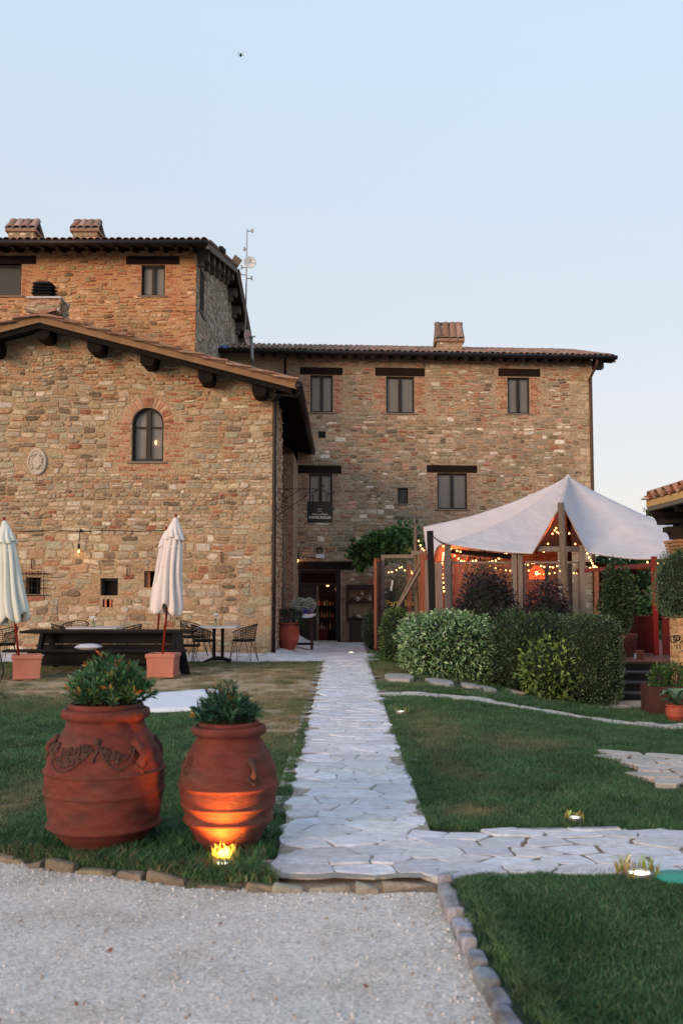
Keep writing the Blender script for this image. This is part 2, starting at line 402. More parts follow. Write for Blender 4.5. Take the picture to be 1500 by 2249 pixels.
# ---------------------------------------------------------------- masonry: stones and bricks as geometry
STONES = [((.36,.315,.225),4),((.31,.27,.19),3),((.42,.31,.20),5),((.37,.25,.155),3),((.53,.43,.31),5),((.64,.56,.45),1.8),((.14,.11,.075),1.5),
          ((.22,.155,.10),2.2),((.43,.27,.165),3),((.42,.20,.12),1.1),((.30,.11,.065),.6),((.51,.39,.28),5),((.44,.38,.28),4)]
STONES_C = [(tuple(min(.8, x*1.14) for x in c), w_) for c, w_ in [((.30,.255,.18),4),((.25,.21,.15),3),((.37,.26,.16),4),((.31,.20,.12),3),((.50,.42,.31),4),((.68,.60,.50),2.2),((.13,.105,.075),1.8),
          ((.22,.16,.105),2.5),((.40,.25,.15),3),((.50,.30,.23),1.4),((.32,.12,.07),.9),((.44,.33,.24),4),((.34,.30,.22),3)]]
UNLIT_GREYS = [((.33,.29,.22),4),((.40,.36,.28),3),((.48,.44,.36),3),((.25,.21,.16),2),((.55,.50,.41),1.5)]  # greyer stones: the lack of warm light on the side wall, put into colour
BRICKS = [((.40,.15,.085),4),((.34,.115,.07),3),((.47,.23,.145),5),((.50,.30,.20),2),((.42,.26,.16),2),((.27,.085,.055),1.4)]
def choose(pal, rg):
    t = rg.uniform(0, sum(w_ for _, w_ in pal))
    for c, w_ in pal:
        t -= w_
        if t <= 0: return vary(c, .16, rg)
    return pal[0][0]
def warp(u, v, k, sd):
    p = Vector((u*.9, v*.9, sd)); q = Vector((u*2.7, v*2.7, sd+9))
    return u+k*.6*noise.noise(q+Vector((5,0,0))), v+k*(1.3*noise.noise(p)+.6*noise.noise(q))
def stone_poly(rc, rg, nv, ex, gap, jit):
    u0, v0, u1, v1 = rc; cu, cv = (u0+u1)/2, (v0+v1)/2; a = max(.01, (u1-u0)/2-gap*.5); b = max(.008, (v1-v0)/2-gap*.5)
    out = []; ph = rg.uniform(0, .6)
    for k in range(nv):
        t = 2*PI*(k+.5)/nv+ph*.3; c, s = math.cos(t), math.sin(t); j = 1+rg.uniform(-jit, jit*.5)
        out.append((cu+a*j*math.copysign(abs(c)**(2/ex), c), cv+b*j*math.copysign(abs(s)**(2/ex), s)))
    return out
def quoins(W, u1, v0, v1, side=1, pal=None):
    v = v0; i = 0
    while v < v1:
        h = W.rg.uniform(.17, .30); w_ = W.rg.uniform(.38, .62) if i % 2 else W.rg.uniform(.20, .34)
        a, b = (u1-w_, u1) if side > 0 else (u1, u1+w_)
        W.block.append((a, v, b, v+h)); W.items.append((stone_poly((a, v, b, v+h), W.rg, 8, 7, .018, .06), choose(pal or [((.46,.37,.25),4),((.36,.29,.19),3),((.54,.45,.33),2),((.42,.26,.15),1.5)], W.rg), W.rg.uniform(.015,.035), 'stone'))
        v += h; i += 1
class Wall:
    def __init__(s, fr, par, sd, pal, warpk=.05):
        s.fr = fr; s.par = par; s.rg = random.Random(sd); s.sd = sd; s.pal = pal; s.k = warpk; s.items = []; s.block = []
    def stones(s, u0, v0, u1, v1, h=(.08,.19), wd=(.13,.46), gap=.016, clip=None, skip=(), brickish=None, big=0, proud=(.010,.040)):
        rg = s.rg; v = v0
        while v < v1:
            hh = rg.uniform(*h); u = u0-rg.uniform(0, wd[0])
            while u < u1:
                ww = rg.uniform(*wd)*(.7 if hh < .1 else 1)
                parts = [(u, v, u+ww, v+hh)]
                x = rg.random()
                if x < .22 and hh > .12: m = v+hh*rg.uniform(.35,.65); parts = [(u,v,u+ww,m),(u,m,u+ww,v+hh)]
                elif x < .26 and hh > .15: a = v+hh*.33; b = v+hh*.67; parts = [(u,v,u+ww,a),(u,a,u+ww,b),(u,b,u+ww,v+hh)]
                for rc in parts:
                    cu, cv = (rc[0]+rc[2])/2, (rc[1]+rc[3])/2
                    if rg.random() < .012: continue
                    if rg.random() < big: rc = (rc[0]-.04, rc[1]-.02, rc[2]+.02, rc[3]+.02)
                    isb = brickish and rg.random() < brickish(cu, cv)
                    th = rc[3]-rc[1]
                    if isb: rc = (rc[0], cv-min(.032, th/2), min(rc[2], rc[0]+.30), cv+min(.032, th/2))
                    g = gap*rg.uniform(.5, 1.5)
                    poly = stone_poly(rc, rg, 8 if isb else 10, 7 if isb else rg.uniform(2.2, 7), min(g, th*.25), .05 if isb else .17)
                    poly = [warp(a, b, s.k, s.sd) for a, b in poly]
                    us = [p[0] for p in poly]; vs = [p[1] for p in poly]
                    if min(us) < u0-.01 or max(us) > u1+.01 or min(vs) < v0-.02 or max(vs) > v1+.02:
                        poly = [(min(u1, max(u0, a)), min(v1, max(v0, b))) for a, b in poly]
                        us = [p[0] for p in poly]; vs = [p[1] for p in poly]
                        if max(us)-min(us) < .06 or max(vs)-min(vs) < .03: continue
                    bx = (min(us), min(vs), max(us), max(vs))
                    if any(bx[0] < q[2] and bx[2] > q[0] and bx[1] < q[3] and bx[3] > q[1] for q in s.block): continue
                    if clip and not clip(*bx): continue
                    s.items.append((poly, choose(BRICKS if isb else s.pal, rg), rg.uniform(*proud), 'brick' if isb else 'stone'))
                u += ww
            v += hh
    def bricks(s, u0, v0, u1, v1, h=.065, L=.26, ragged=0, side=0, pal=BRICKS, skip=.04, name='brick', gap=.012, proud=(.004,.014), reserve=True):
        """running bond; ragged>0 lets alternate courses stop short on one side (side=-1 left, 1 right)"""
        rg = s.rg; i = 0; v = v0; hh = (v1-v0)/max(1, round((v1-v0)/h))
        while v < v1-1e-4:
            a, b = u0, u1
            if ragged:
                r_ = ragged*rg.uniform(0, 1)
                if side < 0: a = u0+r_
                if side > 0: b = u1-r_
            if reserve: s.block.append((a-.01, v-.005, b+.01, v+hh+.005))
            u = a-(L*.5 if i % 2 else 0)
            while u < b:
                x0, x1 = max(u, a), min(u+L*rg.uniform(.85, 1.1), b); u = x1 if x1 > x0 else u+L
                if x1-x0 < .05 or rg.random() < skip: continue
                s.items.append((stone_poly((x0, v, x1, v+hh), rg, 8, 9, gap, .03), choose(pal, rg), rg.uniform(*proud), name))
            v += hh; i += 1
    def one(s, mb, it, w0=-.012):
        poly, col, p, _ = it; fr = s.fr; n = len(poly); rg = s.rg
        cu = sum(a for a, b in poly)/n; cv = sum(b for a, b in poly)/n
        tu, tv = rg.uniform(-.25, .25)*p, rg.uniform(-.25, .25)*p
        hw = max(abs(a-cu) for a, b in poly)+1e-6; hv = max(abs(b-cv) for a, b in poly)+1e-6
        o1 = [fr.pt(a, b, w0) for a, b in poly]
        k1 = .93
        o2 = [fr.pt(cu+(a-cu)*k1, cv+(b-cv)*k1, p*.62+tu*(a-cu)/hw+tv*(b-cv)/hv) for a, b in poly]
        o3 = [fr.pt(cu+(a-cu)*.66, cv+(b-cv)*.66, p*.95+tu*(a-cu)/hw) for a, b in poly]
        vs = o1+o2+o3
        fs = [(k, (k+1)%n, n+(k+1)%n, n+k) for k in range(n)]+[(n+k, n+(k+1)%n, 2*n+(k+1)%n, 2*n+k) for k in range(n)]+[tuple(range(2*n, 3*n))]
        mb.add(vs, fs, col)
    def area(s, it):
        poly = it[0]; q = [proj(s.fr.pt(a, b)) for a, b in (poly[0], poly[2], poly[4], poly[6])] if len(poly) >= 8 else [proj(s.fr.pt(a, b)) for a, b in poly]
        if any(x is None for x in q): return 0
        xs = [x[0] for x in q]; ys = [x[1] for x in q]
        if max(xs) < 2 or min(xs) > 1498 or max(ys) < 2 or min(ys) > 2247: return 0
        a = 0
        for i in range(len(q)): a += q[i-1][0]*q[i][1]-q[i][0]*q[i-1][1]
        return abs(a)*.5
    def emit(s, n_stone, n_brick, hidden=None, clean=True):
        its = [(s.area(it), it) for it in s.items]
        if hidden: its = [((0 if hidden(*[sum(q)/len(it[0]) for q in zip(*it[0])]) else a), it) for a, it in its]
        its.sort(key=lambda x: -x[0])
        cnt = {'stone': 0, 'brick': 0}; lim = {'stone': n_stone, 'brick': n_brick}
        rest = {'stone': MB(), 'brick': MB()}
        for a, it in its:
            nm = it[3]
            if a > 25 and cnt[nm] < lim[nm]:
                mb = MB(); s.one(mb, it); mb.build(nm, M_brick if nm == 'brick' else M_stone, s.par); cnt[nm] += 1
            else: s.one(rest[nm], it)
        if rest['stone'].v: tag(rest['stone'].build('rubble_stonework', M_stone, s.par), kind='stuff')
        if rest['brick'].v: tag(rest['brick'].build('brickwork', M_brick, s.par), kind='stuff')

def wall_sheet(mb, fr, u0, v0, u1, v1, holes, depth=.28):
    us = sorted({u0, u1}|{x for h in holes for x in (h[0], h[2])}); vs = sorted({v0, v1}|{x for h in holes for x in (h[1], h[3])})
    us = [x for x in us if u0 <= x <= u1]; vs = [x for x in vs if v0 <= x <= v1]
    for i in range(len(us)-1):
        for j in range(len(vs)-1):
            cu, cv = (us[i]+us[i+1])/2, (vs[j]+vs[j+1])/2
            if any(h[0] < cu < h[2] and h[1] < cv < h[3] for h in holes): continue
            mb.add([fr.pt(us[i],vs[j]), fr.pt(us[i+1],vs[j]), fr.pt(us[i+1],vs[j+1]), fr.pt(us[i],vs[j+1])], [(0,1,2,3)])
    for h in holes:
        a, b, c, d = h[:4]
        for (p, q) in (((a,b),(a,d)), ((c,b),(c,d)), ((a,b),(c,b)), ((a,d),(c,d))):
            mb.add([fr.pt(*p,0), fr.pt(*q,0), fr.pt(*q,-depth), fr.pt(*p,-depth)], [(0,1,2,3)])

def window(par, fr, rc, curtain=M_curtain, rec=.11, bar=.055, mull=.10, sill=True, arch=False, transom=None, frame=M_frame, label=None, single=False):
    u0, v0, u1, v1 = rc; r_ = (u1-u0)/2; um = (u0+u1)/2
    mb = MB(); w0, w1 = -rec-.06, -rec
    if not arch:
        fr.box(mb, u0, v0, u0+bar, v1, w0, w1); fr.box(mb, u1-bar, v0, u1, v1, w0, w1)
        fr.box(mb, u0+bar, v0, u1-bar, v0+bar, w0, w1); fr.box(mb, u0+bar, v1-bar, u1-bar, v1, w0, w1)
    else:
        vs_ = v1-r_; fr.box(mb, u0, v0, u0+bar, vs_, w0, w1); fr.box(mb, u1-bar, v0, u1, vs_, w0, w1); fr.box(mb, u0+bar, v0, u1-bar, v0+bar*1.3, w0, w1)
        n = 14
        for k in range(n):
            a, b = PI*k/n, PI*(k+1)/n; q = []
            for w_ in (w0, w1):
                for t, rr in ((a, r_), (b, r_), (b, r_-bar), (a, r_-bar)): q.append(fr.pt(um+rr*math.cos(t), vs_+rr*math.sin(t), w_))
            mb.add(q, [(3,2,1,0),(4,5,6,7),(0,1,5,4),(2,3,7,6)])
    if not single: fr.box(mb, um-mull/2, v0+bar, um+mull/2, v1-bar, w0-.002, w1+.012)
    if transom: fr.box(mb, u0+bar, transom-.018, u1-bar, transom+.018, w0+.01, w1-.004)
    wn = mb.build('window', frame, par, bevel=.006)
    if label: wn['label'] = label
    for a, b in (((u0+bar, um-mull/2), (um+mull/2, u1-bar)) if not single else ((u0+bar, u1-bar),)):
        pm = MB(); top = v1-bar
        if arch:
            q = [(a, v0+bar), (b, v0+bar)]; n = 8; rr = r_-bar; vs_ = v1-r_
            xs = [b+(a-b)*k/n for k in range(n+1)]
            q += [(x, vs_+math.sqrt(max(0, rr*rr-(x-um)**2))) for x in xs]
            pm.prism([fr.pt(x, y, w0+.03) for x, y in q], fr.n*.006)
        else: fr.box(pm, a, v0+bar, b, top, w0+.028, w0+.034)
        pm.build('pane', M_pane, wn)
    if curtain:
        cm = MB(); n = 20; pts = []
        for k in range(n+1):
            u = u0+(u1-u0)*k/n; wv = -rec-.10+.004*math.sin(k*1.1)
            pts += [fr.pt(u, v0, wv), fr.pt(u, v1, wv)]
        cm.add(pts, [(2*k, 2*k+2, 2*k+3, 2*k+1) for k in range(n)]); cm.build('curtain', curtain, wn)
    bk = MB(); fr.box(bk, u0-.02, v0-.02, u1+.02, v1+.02, -rec-.62, -rec-.20); bk.build('dark_backing', M_dark, wn)  # added backing box: stops light leaks, its black stands in for an unlit room
    if sill:
        sm = MB(); fr.box(sm, u0-.09, v0-.055, u1+.09, v0-.005, -.06, .045); sm.build('sill', mat('sill_stone', (.20,.16,.125), .85, nz=(6,.2)), wn, bevel=.006)
    return wn
def lintel(par, fr, rc, out=.03):
    mb = MB(); fr.box(mb, rc[0], rc[1], rc[2], rc[3], -.12, out); return mb.build('lintel', M_wood_lintel, par, bevel=.012)

# barrel tiles
TILEC = [(.27,.14,.09),(.33,.17,.11),(.22,.13,.09),(.38,.24,.17),(.30,.22,.16),(.17,.11,.08),(.36,.15,.09)]
def barrel(mb, L_=.46, r0=.105, r1=.085, th=.014, n=6, col=None, mtx=None, flip=False):
    vs = []; fs = []
    for y, rr in ((0, r0), (L_, r1)):
        for q in (rr, rr-th):
            for k in range(n+1):
                a = PI*k/n; z = q*math.sin(a)*.85
                vs.append(Vector((q*math.cos(a), y, -z if flip else z)))
    m = n+1
    for k in range(n):
        fs += [(k, k+1, 2*m+k+1, 2*m+k), (m+k+1, m+k, 3*m+k, 3*m+k+1), (k+1, k, m+k, m+k+1), (2*m+k, 2*m+k+1, 3*m+k+1, 3*m+k)]
    fs += [(0, m, 3*m, 2*m), (n, 2*m+n, 3*m+n, m+n)]
    if mtx is not None: vs = [mtx @ p for p in vs]
    return mb.add(vs, fs, col or vary(rnd.choice(TILEC), .2))
TILE_ME = []
for c in TILEC:
    t_ = MB(); barrel(t_, col=c); TILE_ME.append(t_.mesh('tile', M_tile, smooth=False))
def tiled(par, p0, u, s, width, length, sp=.19, n_ind=280, score=None, row=.36, rj=.012):
    """p0 eave corner; u along the eave; s up the slope; returns the count of single tiles"""
    u = Vector(u).normalized(); s = Vector(s).normalized(); nn = u.cross(s).normalized()
    if nn.z < 0: nn = -nn
    M0 = Matrix((u, s, nn)).transposed().to_4x4(); lst = []
    nc = int(width/sp); nr = int(length/row)+1
    for i in range(nc):
        for j in range(nr):
            pos = Vector(p0)+u*((i+.5)*width/nc+rnd.uniform(-rj, rj))+s*(j*row+rnd.uniform(-rj, rj)-.03)+nn*(.02+.018*rnd.random())
            M = Matrix.Translation(pos) @ M0 @ Matrix.Rotation(rnd.uniform(-.03, .03), 4, 'Z') @ Matrix.Rotation(.035, 4, 'X')
            lst.append((score(i, j, nc, nr) if score else j, rnd.random(), M, pos))
    lst.sort(key=lambda x: (x[0], x[1])); k = 0; rest = MB()
    for sc, _, M, pos in lst:
        if k < n_ind and inview(pos, 5) and sc < 99:
            o = bpy.data.objects.new('tile', rnd.choice(TILE_ME)); COL.objects.link(o); o.parent = par
            M2 = M.copy(); M2.translation -= ORG[par.name]; o.matrix_local = M2; k += 1
        else: barrel(rest, mtx=M, n=4)
    pan = MB()   # pans between the covers
    for i in range(nc+1):
        pos = Vector(p0)+u*(i*width/nc)+nn*.055
        Mx = Matrix.Translation(pos) @ M0
        barrel(pan, L_=length, r0=.085, r1=.085, mtx=Mx, n=4, flip=True, col=vary((.22,.13,.09), .2))
    if rest.v: tag(rest.build('tile_rows', M_tile, par), kind='stuff')
    tag(pan.build('tile_pans', M_tile, par), kind='stuff')
    return k

# crazy paving: voronoi cells with rounded, uneven edges
def cell(i, sd, near, gap):
    x, y = sd[i]; poly = [(x-1, y-1), (x+1, y-1), (x+1, y+1), (x-1, y+1)]
    for j in near:
        dx, dy = sd[j][0]-x, sd[j][1]-y; L_ = math.hypot(dx, dy)
        if L_ < 1e-6: continue
        dx /= L_; dy /= L_; lim = L_/2-gap/2; out = []
        for k in range(len(poly)):
            a, b = poly[k-1], poly[k]; da = (a[0]-x)*dx+(a[1]-y)*dy-lim; db = (b[0]-x)*dx+(b[1]-y)*dy-lim
            if da <= 0: out.append(a) if False else None
            if (da <= 0) != (db <= 0):
                t = da/(da-db); out.append((a[0]+(b[0]-a[0])*t, a[1]+(b[1]-a[1])*t))
            if db <= 0: out.append(b)
        poly = out
        if len(poly) < 3: return None
    return poly
PAVE = [(.69,.70,.74),(.64,.65,.68),(.73,.74,.77),(.68,.67,.67),(.70,.68,.69),(.61,.62,.65),(.75,.76,.80)]
def paving(name, region, box, cw, cd, par_kind='structure', gap=.012, rs=1, n_ind=290, zup=.018, pal=PAVE, th=.05, label=None, jit=.36, bedz=.006, clamp=None, bed=None, bedm=None, bed2=None):
    """region(x,y)->bool; box=(x0,y0,x1,y1)"""
    rg = random.Random(rs); par = link(name, None); par['kind'] = par_kind
    if label: par['label'] = label
    ay = cw/cd; sd = []; ins = []
    x0, y0, x1, y1 = box; ny = int((y1-y0)/cd)+1; nx = int((x1-x0)/cw)+1
    for j in range(-2, ny+2):
        for i in range(-2, nx+2):
            x = x0+(i+.5+(.5 if j % 2 else 0)+rg.uniform(-jit, jit))*cw; y = y0+(j+.5+rg.uniform(-jit, jit))*cd
            if rg.random() < .10: continue
            sd.append((x, y*ay)); ins.append(region(x, y))
    pts = np.array(sd); out = []
    for i in range(len(sd)):
        if not ins[i]: continue
        d = ((pts-pts[i])**2).sum(1); near = np.argsort(d)[1:15]
        poly = cell(i, sd, near, (gap(sd[i][0]) if callable(gap) else gap)*rg.uniform(.6, 1.8))
        if not poly: continue
        q = []
        for k in range(len(poly)):
            a, b = poly[k-1], poly[k]; L_ = math.hypot(a[0]-b[0], a[1]-b[1])
            m = 3 if L_ > cw*.5 else (2 if L_ > cw*.25 else 1)
            for t in range(m):
                f = (t+.12)/m if m > 1 else .5
                x_, y_ = a[0]+(b[0]-a[0])*f, a[1]+(b[1]-a[1])*f
                q.append((x_+rg.uniform(-1, 1)*cw*.03, (y_+rg.uniform(-1, 1)*cw*.03)/ay))
        if clamp: q = [clamp(*p) for p in q]
        if len(q) < 4 or (max(p[0] for p in q)-min(p[0] for p in q)) < .05: continue
        c = (sum(p[0] for p in q)/len(q), sum(p[1] for p in q)/len(q)); dep = max(3, c[1])
        out.append((1/dep if inview((c[0], c[1], 0)) else 0, q, c))
    out.sort(key=lambda t: -t[0]); rest = MB()
    for k, (sc, q, c) in enumerate(out):
        mb = MB() if (k < n_ind and sc > 0) else rest; n = len(q)
        z0 = zup+rg.uniform(-.004, .006); tx, ty = rg.uniform(-.015, .015), rg.uniform(-.02, .02)
        r1, r2, r3 = [], [], []
        for x, y in q:
            g = GH(x, y)+z0+tx*(x-c[0])+ty*(y-c[1])
            r1.append((x, y, g-th)); r2.append((x, y, g-.005)); kx, ky = x+(c[0]-x)*.035, y+(c[1]-y)*.035; r3.append((kx, ky, g+.001))
        fs = [(a, (a+1)%n, n+(a+1)%n, n+a) for a in range(n)]+[(n+a, n+(a+1)%n, 2*n+(a+1)%n, 2*n+a) for a in range(n)]+[tuple(range(2*n, 3*n))]
        mb.add(r1+r2+r3, fs, vary(rg.choice(pal), .07, rg))
        if mb is not rest: mb.build('paving_stone', M_pave, par)
    if rest.v: tag(rest.build('small_paving', M_pave, par), kind='stuff')
    bedmb = MB(); bedmb2 = MB(); stx, sty = .12, .12; sxn = int((x1-x0)/stx)+1; syn = int((y1-y0)/sty)+1
    for i in range(sxn):
        for j in range(syn):
            a, b = x0+i*stx, y0+j*sty; c_, d_ = min(x1, a+stx), min(y1, b+sty)
            if c_-a < .01 or d_-b < .01 or not (bed or region)((a+c_)/2, (b+d_)/2): continue
            (bedmb2 if (bed2 and bed2((a+c_)/2, (b+d_)/2)) else bedmb).add([(x, y, GH(x, y)+bedz) for x, y in ((a,b),(c_,b),(c_,d_),(a,d_))], [(0,1,2,3)])
    bedmb.build('joint_bed', bedm or M_pbed, par)
    if bedmb2.v: bedmb2.build('joint_bed', M_pbed2, par)
    return par
# ================================================================ GROUND
# gravel drive limits: kerb line on the left, kerb line on the right
KL = [G(-60,1858,-.0), G(0,1872), G(110,1886), G(235,1903), G(320,1915), G(400,1925), G(500,1933), G(596,1936)]
def front_y(x):
    if x > -.40: return 5.53
    for a, b in zip(KL, KL[1:]):
        if a.x <= x <= b.x: return a.y+(b.y-a.y)*(x-a.x)/(b.x-a.x+1e-9)
    return KL[0].y+(KL[0].x-x)*.28 if x < KL[0].x else KL[-1].y
KRP = [(966,1912),(984,1955),(1000,1990),(1012,2024),(1032,2062),(1052,2110),(1078,2160),(1108,2215),(1140,2262)]
KR = [G(px, py) for px, py in KRP]+[Vector((.80,3.2,0)), Vector((.9,2.6,0)), Vector((1.0,1.8,0)), Vector((1.1,.5,0)), Vector((1.2,-1,0))]
def right_x(y):
    for a, b in zip(KR, KR[1:]):
        if b.y <= y <= a.y: return a.x+(b.x-a.x)*(a.y-y)/(a.y-b.y+1e-9)
    return KR[0].x if y > KR[0].y else KR[-1].x
def in_gravel(x, y): return y < front_y(x) and x < right_x(y)

def spot_px(x, y, px, py, rx, ry):
    q = proj((x, y, GH(x, y))); return math.exp(-(((q[0]-px)/rx)**2+((q[1]-py)/ry)**2)) if q else 0
WORN = [(1250,1830,60,12,.3),(1130,1630,120,18,.3),(600,1510,170,32,1.0),(640,1590,90,40,.8),(250,1500,380,30,1.0),(120,1518,140,18,.9),(950,1600,60,40,.35),(1010,1690,60,30,.25),(1042,1782,60,12,.8),(30,1760,60,60,.5),(60,1830,80,14,.6),(420,1478,420,22,.95),(600,1560,90,60,.5),(1500,1700,50,40,.3)]
WORLD_WORN = []
for px, py, rx, ry, k in WORN:
    c = G(px, py); a = G(px+rx, py); b = G(px, py-ry); d = G(px, py+ry)
    WORLD_WORN.append((c.x, c.y, abs(a.x-c.x), (b.y-d.y)/2, k))
def dryness(x, y):
    d = 0
    for cx, cy, rx, ry, k in WORLD_WORN:
        e = ((x-cx)/rx)**2+((y-cy)/ry)**2
        if e < 4: d = max(d, k*math.exp(-e*.9))
    d += .12*max(0, noise.noise(Vector((x*.8, y*.8, 11)))-.15)
    d *= .75+.9*noise.noise(Vector((x*2.6, y*2.6, 5)))+.25
    if y < 5.6 and x > .5: d *= .2
    return max(0, min(1, d))
xs = sorted(set([round(-60+i*4, 3) for i in range(14)]+[round(-8+i*.4, 3) for i in range(14)]+[round(-2.6+i*.07, 3) for i in range(56)]+[round(1.4+i*.3, 3) for i in range(40)]+[14, 18, 24, 32, 45, 60, 200, 800, -200, -800]))
ys = sorted(set([-800, -200, -60, -20, -6, -1, 1, 2]+[round(2.4+i*.07, 3) for i in range(60)]+[round(6.7+i*.3, 3) for i in range(100)]+[40, 50, 70, 120, 300, 900]))
V = []; Fs = []; Cc = []; GCOL = None
for y in ys:
    for x in xs:
        z = GH(x, y)+.012*noise.noise(Vector((x*1.3, y*1.3, 3)))-.004
        if in_gravel(x+.03, y+.03): z -= .14
        V.append((x, y, z-.02))
nx = len(xs)
def gcol(x, y):
    d = dryness(x, y) if 3 < y < 30 and abs(x) < 12 else 0
    a = (.045,.062,.028); b = (.45,.33,.20)
    if -.6 < x < .75 and 5.2 < y < 5.9: return (.22,.17,.12)
    return tuple(p+(q-p)*min(1, d*1.1) for p, q in zip(a, b))
GCOL = np.array([gcol(p[0], p[1]) for p in V])
Fs = np.array([(j*nx+i, j*nx+i+1, (j+1)*nx+i+1, (j+1)*nx+i) for j in range(len(ys)-1) for i in range(nx-1)])
lawn = npmesh('ground', np.array(V), Fs, GCOL, M_soil); tag(lawn, kind='structure')
# gravel sheet
gx = [-60,-30,-15,-8]+[round(-5+i*.1, 3) for i in range(62)]; gy = [-60,-20,-5,0,1,2]+[round(2.6+i*.1, 3) for i in range(50)]
mb = MB(); idx = {}
for j in range(len(gy)-1):
    for i in range(len(gx)-1):
        cx, cy = (gx[i]+gx[i+1])/2, (gy[j]+gy[j+1])/2
        if cy < front_y(cx)+.05 and cx < right_x(cy)+.05:
            q = []
            for a, b in ((i,j),(i+1,j),(i+1,j+1),(i,j+1)):
                if (a,b) not in idx:
                    x, y = gx[a], gy[b]; idx[(a,b)] = len(mb.v)
                    mb.v.append((x, y, -.050+.012*noise.noise(Vector((x*2, y*2, 0)))+.006*noise.noise(Vector((x*7, y*7, 0))))); mb.c.append((.5,.5,.5))
                q.append(idx[(a,b)])
            mb.f.append(tuple(q))
gravel = tag(mb.build('gravel_drive', M_gravel, smooth=True), kind='structure')

# ---- kerb stones: every block its own
def kerb_row(name, label, pts, L_=(.13,.36), wd=.075, zt=-.012, rs=3, pal=((.22,.17,.12),(.17,.14,.10),(.26,.21,.15))):
    rg = random.Random(rs); par = link(name, None); par['kind'] = 'structure'; par['label'] = label
    seg = []; tot = 0
    for a, b in zip(pts, pts[1:]): seg.append((tot, a, b)); tot += (b-a).length
    def at(t):
        for s0, a, b in reversed(seg):
            if t >= s0: d = (b-a).normalized(); return a+d*(t-s0), d
        return pts[0], (pts[1]-pts[0]).normalized()
    t = 0
    while t < tot-.05:
        l = rg.uniform(*L_); p, d = at(t+l/2); nrm = Vector((-d.y, d.x, 0)); mb = MB(); w2 = wd*rg.uniform(.8, 1.15)/2; h = l/2-rg.uniform(.006, .02)
        zt_ = zt+rg.uniform(-.026, .014); sh = rg.uniform(-.012, .012); tl = rg.uniform(-.02, .02)
        rows = []
        for (k, z) in ((1, -.16), (1.0, zt_-.018), (.90, zt_-.003), (.55, zt_+.003)):
            r_ = []
            for a in range(10):
                an = 2*PI*(a+.5)/10; c, s_ = math.cos(an), math.sin(an)
                c = math.copysign(abs(c)**.25, c); s_ = math.copysign(abs(s_)**.25, s_); j = 1+.07*noise.noise(Vector((t*9, a, z*9)))
                q = p+d*(c*h*(1-(1-k)*.25)*j)+nrm*(s_*w2*k*j+sh); r_.append((q.x, q.y, z+GH(q.x, q.y)+tl*c+.006*noise.noise(Vector((q.x*30, q.y*30, k)))))
            rows.append(r_)
        vs = sum(rows, []); fs = [(i*10+a, i*10+(a+1)%10, (i+1)*10+(a+1)%10, (i+1)*10+a) for i in range(3) for a in range(10)]+[tuple(range(30, 40))]
        mb.add(vs, fs, vary(rg.choice(pal), .15, rg)); mb.build('kerb_block', M_kerb, par, smooth=False)
        t += l
    return par
kerb_row('lawn_kerb', 'low brown stone edging between gravel and left lawn', KL, rs=3)
kerb_row('drive_kerb', 'grey stone edging between gravel and right lawn', KR[:11], L_=(.14,.30), wd=.080, rs=5, zt=.006, pal=((.30,.30,.34),(.23,.24,.27),(.36,.36,.40)))
kerb_row('path_end_kerb', 'flat stone edge where the flagstone path meets the gravel', [Vector((-.38,5.56,0)), Vector((.1,5.55,0)), Vector((.54,5.57,0))], wd=.045, rs=8, zt=-.02, pal=((.33,.30,.24),(.28,.25,.2)))

# ---- paths
XL, XR = -.39, .565
def wob(v, k=.05, s=0): return k*noise.noise(Vector((v*2.1, s, 0)))
def eL(y): return XL+wob(y)*.6+.085*noise.noise(Vector((y*4.2, 1, 0)))
def eR(y): return XR+wob(y, .05, 7)*.6+.085*noise.noise(Vector((y*4.2, 9, 0)))
def mclamp(x, y):
    x = max(x, eL(y))
    y = max(y, 5.585+.012*noise.noise(Vector((x*9, 0, 0))))
    if x > eR(y) and not 5.72 < y < 6.74:
        if x > .78 and y < 6.98: y = min(max(y, 5.70+.05*noise.noise(Vector((x*4, 2, 0)))), 6.70+.06*noise.noise(Vector((x*4, 5, 0))))
        else: x = eR(y)
    return x, y
def main_reg(x, y): return (eL(y)-.05 < x < eR(y)+.05 and 5.56 < y < 21.8) or (.5 < x < 5 and 5.72+wob(x,.06) < y < 6.72+wob(x,.06,4))
paving('flagstone_path', main_reg, (-.5,5.5,5,21.8), .33, .195, rs=2, n_ind=300, gap=lambda x: .006 if x < .75 else .016, zup=.011, clamp=mclamp, bed=lambda x, y: (main_reg(x, y) and (y > 5.66 or x < .5) and y > 5.62) and (x < .6 or 5.76 < y < 6.62 or y > 6.9), bed2=lambda x, y: x > .85, label='pale flagstone path to the farmhouse door with its branch across the front lawn')

